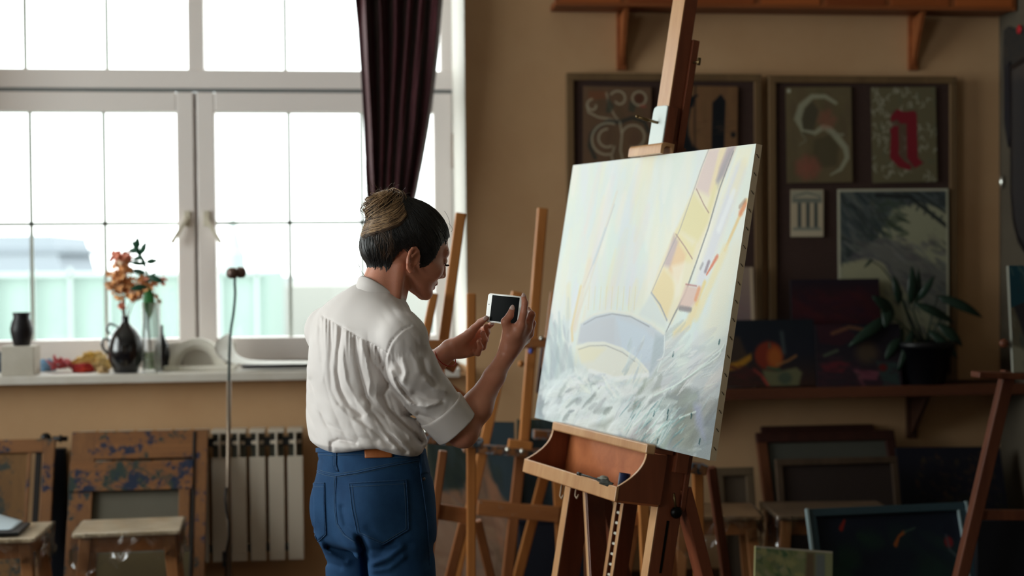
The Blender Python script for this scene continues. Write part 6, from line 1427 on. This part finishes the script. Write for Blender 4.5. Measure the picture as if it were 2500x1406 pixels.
def sd_jeans(P,detail=True):
    z=P[:,2]; cx=np.interp(z,jz,jc[:,0]); cy=np.interp(z,jz,jc[:,1]); a=np.interp(z,jz,ja); b_=np.interp(z,jz,jb)
    dx=P[:,0]-cx; dy=P[:,1]-cy; u=dx*lap[0]+dy*lap[1]; v=dx*fap[0]+dy*fap[1]
    d=(np.sqrt((u/a)**2+(v/b_)**2)-1)*np.minimum(a,b_); d=smax(d,z-jz[-1],.01); d=smax(d,jz[0]-z,.05)
    for s in (-1,1):
        hip=PC+lap*s*.076-CUp*.03; kn=PC+lap*s*.092-CUp*.40+fap*.02; an=PC+lap*s*.095; an[2]=.09
        l=cap(P,hip,kn,.087,.080); l=smin(l,cap(P,kn,an,.080,.072),.03); d=smin(d,l,.022)
        d=smin(d,ell(P,PC+lap*s*.066-fap*.062+CUp*.018,(.078,.066,.095),np.array([lap,fap,CUp])),.03)
    if detail:
        X,Y=pxof(P); g=np.zeros(len(P),f32)
        for L_,wd,am in JV: g+=am*ridge(X,Y,L_,wd)
        d=d-g-.0018*fsin(P,36,31)-.0008*fsin(P,100,32)
    d=smax(d,.05-z,.004)
    return d.astype(f32)
Vj,Qj=surfnets(sd_jeans,(PC[0]-.27,PC[1]-.27,.03),(PC[0]+.27,PC[1]+.27,jz[-1]+.03),.0040)
jeans=meshobj('jeans',Vj,Qj,M_jean,person); jeans['label']='loose mid blue denim jeans'
def patch(fn,rowsL,rowsR,nu,nv,off,m,name,parent,th=.0015,bottom=None):
    """cloth piece laid on a surface; left and right edges given as px polylines (top to bottom)"""
    def samp(line,t):
        line=np.array(line,float); s_=np.r_[0,np.cumsum(np.linalg.norm(np.diff(line,axis=0),axis=1))]; s_/=s_[-1]; return np.array([np.interp(t,s_,line[:,0]),np.interp(t,s_,line[:,1])]).T
    tv=np.linspace(0,1,nv); Lf=samp(rowsL,tv); Rt=samp(rowsR,tv); tu=np.linspace(0,1,nu)[None,:,None]
    G=Lf[:,None]*(1-tu)+Rt[:,None]*tu
    if bottom is not None: G[...,1]+=(np.interp(np.linspace(0,1,nu),[0,bottom[0],1],[0,bottom[1],0])[None,:])*tv[:,None]
    Pq,R_=trace(fn,G[...,0].ravel(),G[...,1].ravel()); Pq=Pq-R_/np.linalg.norm(R_,axis=1)[:,None]*off
    b=MB(); b.surf(Pq.reshape(nv,nu,3)); return b.build(name,m,parent,smooth=True,solid=th)
def seamline(fn,pts,r,m,name,parent,off=.001,n=40):
    pts=np.array(pts,float); s_=np.r_[0,np.cumsum(np.linalg.norm(np.diff(pts,axis=0),axis=1))]; t=np.linspace(0,s_[-1],n)
    Pq,R_=trace(fn,np.interp(t,s_,pts[:,0]),np.interp(t,s_,pts[:,1])); Pq=Pq-R_/np.linalg.norm(R_,axis=1)[:,None]*off
    ok=np.abs(fn((Pq+R_/np.linalg.norm(R_,axis=1)[:,None]*off).astype(f32)))<.004
    b=MB(); b.tube(list(Pq[ok]),r,6); return b.build(name,m,parent,smooth=True)
zj=lambda u,v:(720+u/3.95,1050+v/3.95)
J=lambda *p:[zj(*q) for q in p]
pk=patch(sd_jeans,J((520,512),(548,760),(598,995)),J((1075,480),(1090,700),(1097,960)),30,30,.0012,M_jean,'back_pocket',jeans,.0022,bottom=(.52,34))
pk2=patch(sd_jeans,J((176,512),(180,700),(186,985)),J((285,512),(285,700),(299,1005)),10,24,.0012,M_jean,'back_pocket',jeans,.0022,bottom=(.35,18))
for (a_,b__,pr) in ((J((520,512),(1075,480)),None,pk),(J((176,512),(285,512)),None,pk2)):
    seamline(sd_jeans,a_,.0016,M_jean2,'pocket_hem',pr,.003)
    seamline(sd_jeans,[(x,y+9) for x,y in a_],.00045,M_thread,'stitching',pr,.0036)
for ln,pr in ((J((524,512),(552,760),(602,995),(850,1103),(1095,960),(1088,700),(1072,480)),pk),):
    seamline(sd_jeans,ln,.0013,M_jean2,'pocket_edge',pr,.003,90)
    c_=np.mean(ln,0); seamline(sd_jeans,[(x+(c_[0]-x)*.085,y+(c_[1]-y)*.05) for x,y in ln],.00045,M_thread,'stitching',pr,.0036,90)
seamline(sd_jeans,J((285,515),(285,700),(300,1005),(222,1078),(186,1000)),.0012,M_jean2,'pocket_edge',pk2,.003,60)
# yoke seams, back seam, waistband
for dy,r_,m_ in ((0,.0018,M_jean2),(-4.5,.00045,M_thread),(3.5,.00045,M_thread)):
    seamline(sd_jeans,[(x,y+dy) for x,y in J((190,385),(290,420),(400,440),(600,410),(900,345),(1190,290))],r_,m_,'yoke_seam',jeans,.0008)
for dx,r_,m_ in ((0,.0016,M_jean2),(-3.5,.00045,M_thread)):
    seamline(sd_jeans,[(x+dx,y) for x,y in J((400,440),(392,600),(395,760),(410,900),(480,1010),(590,1085))],r_,m_,'back_seam',jeans,.0008,60)
seamline(sd_jeans,J((1195,265),(1205,350),(1215,440),(1240,600),(1280,900),(1300,1300)),.0013,M_jean2,'side_seam',jeans,.0008,60)
patch(sd_jeans,J((205,172),(205,214)),J((1180,190),(1180,232)),60,5,.001,M_jean,'waistband',jeans,.003)
seamline(sd_jeans,J((200,232),(360,245),(600,235),(940,262),(1150,268)),.00045,M_thread,'waist_stitching',jeans,.0030)
seamline(sd_jeans,J((440,195),(660,190)),.0009,M_thread,'waist_stitching',jeans,.0034)
patch(sd_jeans,J((668,150),(676,268)),J((940,165),(938,262)),16,8,.0035,mat('leather_patch',(.72,.42,.20),.5,c2=(.62,.34,.15),nscale=30,noise=.2),'leather_patch',jeans,.002)
patch(sd_jeans,J((372,180),(368,330),(395,400)),J((402,180),(400,330),(420,400)),4,10,.004,M_jean2,'belt_loop',jeans,.002)
patch(sd_jeans,J((1205,230),(1210,330),(1215,420)),J((1240,230),(1262,330),(1290,410)),5,10,.003,M_jean,'belt_loop',jeans,.002)
b=MB(); q,R_=trace(sd_jeans,[zj(1240,470)[0]],[zj(1240,470)[1]]); b.ball(q[0],.0045); b.build('rivet',mat('rivet',(.35,.30,.28),.4,metal=.7),jeans,smooth=True)
M_seam=mat('blouse_seam',(.66,.63,.61),.8)
seamline(sd_blouse,ARMH,.0006,M_seam,'armhole_seam',blouse,.0004,50)
seamline(sd_blouse,YOKE,.0005,M_seam,'yoke_seam',blouse,.0004,60)
# shoes on the floor
for s in (-1,1):
    a_=PC+lap*s*.095; a_[2]=0
    def sd_shoe(P,a_=a_):
        M=np.array([lap,fap,CUp]); d=ell(P,a_+fap*.055+CUp*.032,(.044,.125,.040),M); d=smin(d,ell(P,a_-fap*.01+CUp*.06,(.040,.055,.05),M),.03); return smax(d,.001-P[:,2],.004).astype(f32)
    Vx,Qx=surfnets(sd_shoe,(a_[0]-.22,a_[1]-.22,-.02),(a_[0]+.22,a_[1]+.22,.14),.005); meshobj('shoe',Vx,Qx,mat('shoe_canvas',(.75,.73,.70),.7),person)
# ---- hair
hpoly=[(.060,.180),(.098,.128),(.0870,.112),(.076,.095),(.064,.078),(.052,.054),(.046,.024),(.038,.002),(.024,-.009),(.017,.008),(.014,.030),(-.002,.040),(-.018,.034),(-.034,.012),(-.040,-.006),(-.043,-.024),(-.046,-.038),(-.053,-.048),(-.064,-.052),(-.080,-.050),(-.14,-.04),(-.17,.1),(-.05,.2)]
def poly_sd(x,y,pts):
    d=np.full(x.shape,1e9,f32); ins=np.zeros(x.shape,bool); n=len(pts)
    for i in range(n):
        x1,y1=pts[i]; x2,y2=pts[(i+1)%n]; dx,dy=x2-x1,y2-y1; t=np.clip(((x-x1)*dx+(y-y1)*dy)/(dx*dx+dy*dy),0,1)
        d=np.minimum(d,(x-x1-t*dx)**2+(y-y1-t*dy)**2); ins^=((y1>y)!=(y2>y))&(x<dx*(y-y1)/(dy+1e-12)+x1)
    d=np.sqrt(d); return np.where(ins,-d,d)
BUN=V(-.080,0,.104)
NBl=hloc((NB-CUp*.02)[None].astype(f32))[0]
def cap_raw(p):
    return smin(cap_top(p),cap(p,(-.028,0,-.01),NBl,.0516,.0540),.014)
def cap_top(p):
    d=ell(p,(-.011,0,.058),(.1005,.0805,.0885)); d=smin(d,ell(p,(-.067,0,.012),(.046,.053,.052)),.03); d=smin(d,ell(p,(-.060,0,.080),(.055,.055,.045)),.03)
    d=smin(d,ell(np.stack([p[:,0],np.abs(p[:,1]),p[:,2]],1),(.034,.052,.022),(.024,.018,.034)),.02)
    return d
def sd_hair(P):
    p=hloc(P); d=cap_raw(p); th=np.arctan2(p[:,1],p[:,2]-.0); 
    bx=p-BUN.astype(f32); ang=np.arctan2(bx[:,1],bx[:,2]+bx[:,0]*.6)
    fz=np.clip((p[:,2]+.035)/.04,.45,1); d=d+fz*(.0010*np.sin(ang*70+3*np.sin(ang*7))+.0006*np.sin(ang*190))
    d=smax(d,poly_sd(p[:,0],p[:,2],hpoly)+.0012*np.sin(p[:,2]*900)*fz,.004)
    return (d*HS).astype(f32)
def hairmat(name,c,c2,rough=.42):
    m=mat(name,c,rough,c2=c2,nscale=70,noise=.2,spec=.5,stretch=(1,1,.25)); return m
M_hair=hairmat('hair_dark',(.105,.085,.078),(.07,.06,.06),.5); M_hair_m=hairmat('hair_mid',(.36,.26,.18),(.24,.17,.12)); M_hair_b=hairmat('hair_blond',(.70,.57,.42),(.52,.40,.28))
Vh,Qh=surfnets(sd_hair,HO-.17,HO+.19,.0020)
hair=meshobj('hair',Vh,Qh,M_hair,person); hair['label']='dark hair pulled up smoothly from nape and temples'
def proj_cap(p,off):
    p=p.copy()
    for _ in range(8):
        e=1e-3; q=np.stack([p,p+V(e,0,0),p+V(0,e,0),p+V(0,0,e)]).astype(f32); d=cap_raw(q); g=(d[1:]-d[0])/e; g=g/(np.linalg.norm(g)+1e-6); p=p-g*(d[0]-off)
    return p
rg=np.random.RandomState(5)
def strands(n,startf,name,m,r,offr=(.0005,.002),end=BUN,jit=.02,k=12,spread=.012):
    b=MB()
    for i in range(n):
        s_=startf(i); en=end+rg.randn(3)*spread; mid=rg.randn(3)*jit; off=offr[0]+(offr[1]-offr[0])*rg.rand(); pts=[]
        for j in range(k):
            t=j/(k-1); p=s_*(1-t)+en*t+mid*sin(pi*t)*.3; 
            if t<.85: p=proj_cap(p,off)
            else: p=proj_cap(p,off+(t-.85)*.05)
            pts.append(hw(*p))
        b.tube(pts,[r*(.5+.5*sin(pi*min(1,.15+.85*j/(k-1)))) for j in range(k)],5,caps=False)
    return b.build(name,m,hair,smooth=True)
hl_=[(.087,.114),(.076,.097),(.054,.056),(.047,.024),(.038,.004),(.024,-.006),(.014,.030),(-.006,.042),(-.036,.012),(-.044,-.024),(-.046,-.040),(-.056,-.055),(-.080,-.051),(-.105,-.036)]
hs_=np.r_[0,np.cumsum(np.linalg.norm(np.diff(np.array(hl_),axis=0),axis=1))]
def hstart(i):
    t=rg.rand()*hs_[-1]; x=np.interp(t,hs_,[p[0] for p in hl_]); z=np.interp(t,hs_,[p[1] for p in hl_]); y=-(.075 if x<.06 else .045)*(1 if rg.rand()<.8 else -1)*(.3+.7*rg.rand() if (x>.07 or x<-.06) else 1)
    return V(x,y,z)
strands(330,hstart,'hair_locks',M_hair,.0007,(.0002,.0010))
strands(40,lambda i:V(-.09+rg.rand()*.05,-.04-.03*rg.rand(),-.03+rg.rand()*.05),'hair_locks',M_hair_m,.0006)
# bun: coiled locks around a core
def bunpt(u,v,r): # v: around the coil axis, u: around tube
    return None
baxis=nrm(V(-.62,0,.78)); b1=nrm(np.cross(baxis,V(0,1,0))); b2=np.cross(baxis,b1)
BC=V(-.087,0,.101)
b=MB(); b.ball(hw(*BC),(.040,.040,.040),20,14); bun=b.build('hair_bun',M_hair_b,hair,smooth=True); bun['label']='messy blond bun on top'
for nm,m_,n_,sd in (('bun_locks',M_hair_b,420,1),('bun_locks',M_hair_m,170,2)):
    b=MB()
    for i in range(n_):
        a0=rg.rand()*2*pi; R0=.023+.005*rg.rand(); r0=.0215+.0045*rg.rand(); u0=rg.rand()*2*pi; sp=1.2+1.6*rg.rand(); tw=.8+1.4*rg.rand(); pts=[]; kk=14; jit=rg.randn(3)*.003; ba=nrm(baxis+rg.randn(3)*.16); c1=nrm(np.cross(ba,V(0,1,0))); c2=np.cross(ba,c1)
        for j in range(kk):
            t=j/(kk-1); a_=a0+sp*t; u_=u0+tw*t; w_=R0+r0*cos(u_)
            p=BC+jit+(c1*cos(a_)+c2*sin(a_))*w_+ba*(r0*1.15*sin(u_)+.002)
            pts.append(hw(*p))
        r=.0005+.0010*rg.rand()**2; b.tube(pts,[r*(.25+.75*sin(pi*j/(kk-1))) for j in range(kk)],6,caps=False)
    b.build(nm,m_,bun,smooth=True)
# lighter hair sweeping back under the bun
def swept(n,name,m_,lo_,hi_,r_):
    b=MB(); base_=[(992,520),(975,538),(950,551),(920,560),(893,567),(882,574)]
    for i in range(n):
        o_=lo_+(hi_-lo_)*rg.rand(); k0=rg.randint(0,2); pts2=np.array([(x-o_*.35+rg.randn()*1.2,y-o_+rg.randn()*1.5) for x,y in base_[k0:]]); t=np.linspace(0,len(pts2)-1,12)
        X_=np.interp(t,range(len(pts2)),pts2[:,0]); Y_=np.interp(t,range(len(pts2)),pts2[:,1]); Pq,R_=trace(sd_hair,X_,Y_,3.2,3.6,24)
        ok=np.abs(sd_hair(Pq.astype(f32)))<.004; Pq=Pq[ok]
        if len(Pq)<4: continue
        Pq=Pq-R_[ok]/np.linalg.norm(R_[ok],axis=1)[:,None]*(.001+.003*rg.rand()); b.tube(list(Pq),[r_*(.4+.6*sin(pi*j/(len(Pq)-1))) for j in range(len(Pq))],5,caps=False)
    return b.build(name,m_,hair,smooth=True)
swept(230,'swept_lock',M_hair_b,-3,40,.0008); swept(110,'swept_lock',M_hair_m,-12,46,.0007)
# fine hairs feathering the hairline at nape and temple
b=MB()
for i in range(520):
    q=hstart(i); q=q+V(rg.randn()*.002,0,0); dirn=nrm(BUN-q); q0=q-dirn*(.003+.009*rg.rand()); pts=[]
    for j in range(6): pts.append(hw(*proj_cap(q0+dirn*(.035*j/5)+rg.randn(3)*.0006,.0002+.0003*j-.0025*(1-j/5))))
    b.tube(pts,[.0002,.0004,.0005,.0005,.0004,.0002],4,caps=False)
b.build('fine_hairs',M_hair,hair,smooth=True)
# flyaway hairs
b=MB()
def fly(p,q,bow,r=.00028):
    p=np.asarray(p,float); q=np.asarray(q,float); pts=[p*(1-t)+q*t+bow*4*t*(1-t) for t in np.linspace(0,1,9)]; b.tube(pts,r,4,caps=False)
for i in range(26):
    s_=BC+nrm(baxis+rg.randn(3)*.55)*.040; e_=s_+nrm(baxis*.8+rg.randn(3)*.7)*(.012+.022*rg.rand()); fly(hw(*s_),hw(*e_),rg.randn(3)*.006)
for (p,q,bo) in [((930,470),(912,432),(-6,-2)),((925,480),(900,455),(-8,2)),((905,500),(896,478),(-6,0)),((960,460),(975,452),(2,-4)),((985,480),(1004,472),(0,-4)),((885,575),(872,650),(-9,0)),((885,585),(905,690),(-22,0)),((880,600),(896,680),(-12,4)),((900,640),(915,730),(-4,4)),((905,650),(918,752),(3,0)),((1095,545),(1101,566),(6,2)),((1085,515),(1098,560),(5,0)),((945,460),(958,448),(3,-5)),((978,470),(990,455),(5,-3)),((925,600),(908,640),(-4,0)),((898,560),(884,600),(-5,0))]:
    dd=3.36; fly(K(*p,dd),K(*q,dd-.01),(K(1000+bo[0],700+bo[1],dd)-K(1000,700,dd)),.0004)
b.build('flyaway_hairs',M_hair_m,hair,smooth=True)
# eyebrow, lashes
b=MB()
for y in (-1,1):
    for i in range(16):
        t=i/15; p=V(.0955-.016*t,y*(.012+.032*t),.054+.004*sin(pi*t)*1); b.tube([hw(*p),hw(*(p+V(-.004,y*.005,.003)))],[.0009,.0004],4)
b.build('eyebrows',M_hair,person,smooth=True)
b=MB()
for y in (-1,1):
    for i in range(15):
        t=i/14; p=V(.0905-.009*t*t,y*(.020+.024*t),.0265); b.tube([hw(*p),hw(*(p+V(.006,y*.001,-.0015))),hw(*(p+V(.0095,y*.003,.0005)))],[.0007,.0006,.0003],4)
b.build('eyelashes',mat('lash_black',(.03,.03,.03),.5),person,smooth=True)
b=MB(); 
for y in (-1,1): b.tube([hw(.0938,0,-.0205),hw(.0885,y*.012,-.0235)],[.0054,.0038],8); b.tube([hw(.0908,0,-.0322),hw(.0860,y*.011,-.0298)],[.0056,.0038],8)
b.build('lips',mat('lips',(.76,.46,.40),.4),person,smooth=True)
# nails
M_nail=mat('nail_polish',(.86,.74,.70),.15,spec=.6)
for c,dr,sz_ in ((K(1250.5,752,3.3735),K(1250.5,745,3.375)-K(1248,758,3.375),(.0055,.0022,.0080)),(K(1278,722,3.357),CUp,(.0045,.002,.007)),(K(1185.5,776.5,3.4635),K(1188,773,3.47)-K(1180,781,3.47),(.005,.002,.007)),(K(1202,789.5,3.49),CRt+CUp*.6,(.004,.002,.006))):
    z_=nrm(dr); y_=nrm(-CFw-z_*((-CFw)@z_)); x_=np.cross(y_,z_)
    b=MB(); b.ball(c,sz_,12,8,x_,y_,z_); b.build('nail',M_nail,person,smooth=True)
# bracelet of red thread on the left wrist
b=MB(); pts=[]; ax_=nrm(WL-EL_); cW=K(1088,871,3.545); x_=nrm(np.cross(ax_,CUp)); y_=np.cross(ax_,x_)
x_=nrm(-CFw-ax_*((-CFw)@ax_)); y_=np.cross(ax_,x_)
for i in range(33):
    t=2*pi*i/32; pts.append(cW+x_*.029*cos(t)+y_*.0295*sin(t)+ax_*.004*sin(t+.6))
b.tube(pts,.0012,6,caps=False); br_=b.build('bracelet',mat('red_thread',(.66,.16,.13),.7),person,smooth=True); br_['label']='thin red thread bracelet'
# ---- phone
pc_=K(1231,755,3.425); px_=nrm(.615*CRt-.785*CFw-.045*CUp); pu_=nrm(CUp+.14*CRt+.02*CFw); pu_=nrm(pu_-px_*(pu_@px_)); pn_=np.cross(px_,pu_)
if pn_@CFw>0: pn_=-pn_
def rrect(w_,h_,r_,n=6):
    o=[]
    for (cx,cy,a0) in ((w_/2-r_,h_/2-r_,0),(-w_/2+r_,h_/2-r_,pi/2),(-w_/2+r_,-h_/2+r_,pi),(w_/2-r_,-h_/2+r_,1.5*pi)):
        o+=[(cx+r_*cos(a0+pi/2*i/n),cy+r_*sin(a0+pi/2*i/n)) for i in range(n+1)]
    return o
phone=thing('phone','white smartphone with a dark screen held sideways in both hands','phone',pc_-pu_*.03)
b=MB(); b.prism(rrect(.141,.069,.007),pc_,px_,pu_,pn_,-.0075,0); b.build('case',mat('phone_white',(.86,.86,.84),.25,spec=.6),phone,bevel=.0012)
b=MB(); b.prism(rrect(.107,.063,.001,1),pc_+px_*.001,px_,pu_,pn_,0,.0004); b.build('screen',mat('phone_screen',(.03,.045,.05),.4,spec=.02),phone)
b=MB(); b.prism(rrect(.1425,.0705,.0075),pc_,px_,pu_,pn_,-.0055,-.0025); b.build('metal_rim',mat('phone_rim',(.55,.53,.50),.3,metal=.8),phone)
b=MB(); b.lathe([(.0001,.0),(.0016,.0),(.0016,.0005),(.0001,.0005)],pc_-px_*.062+pu_*.008,12,ax=pn_); b.build('camera_dot',mat('dot_dark',(.1,.1,.1),.3),phone)
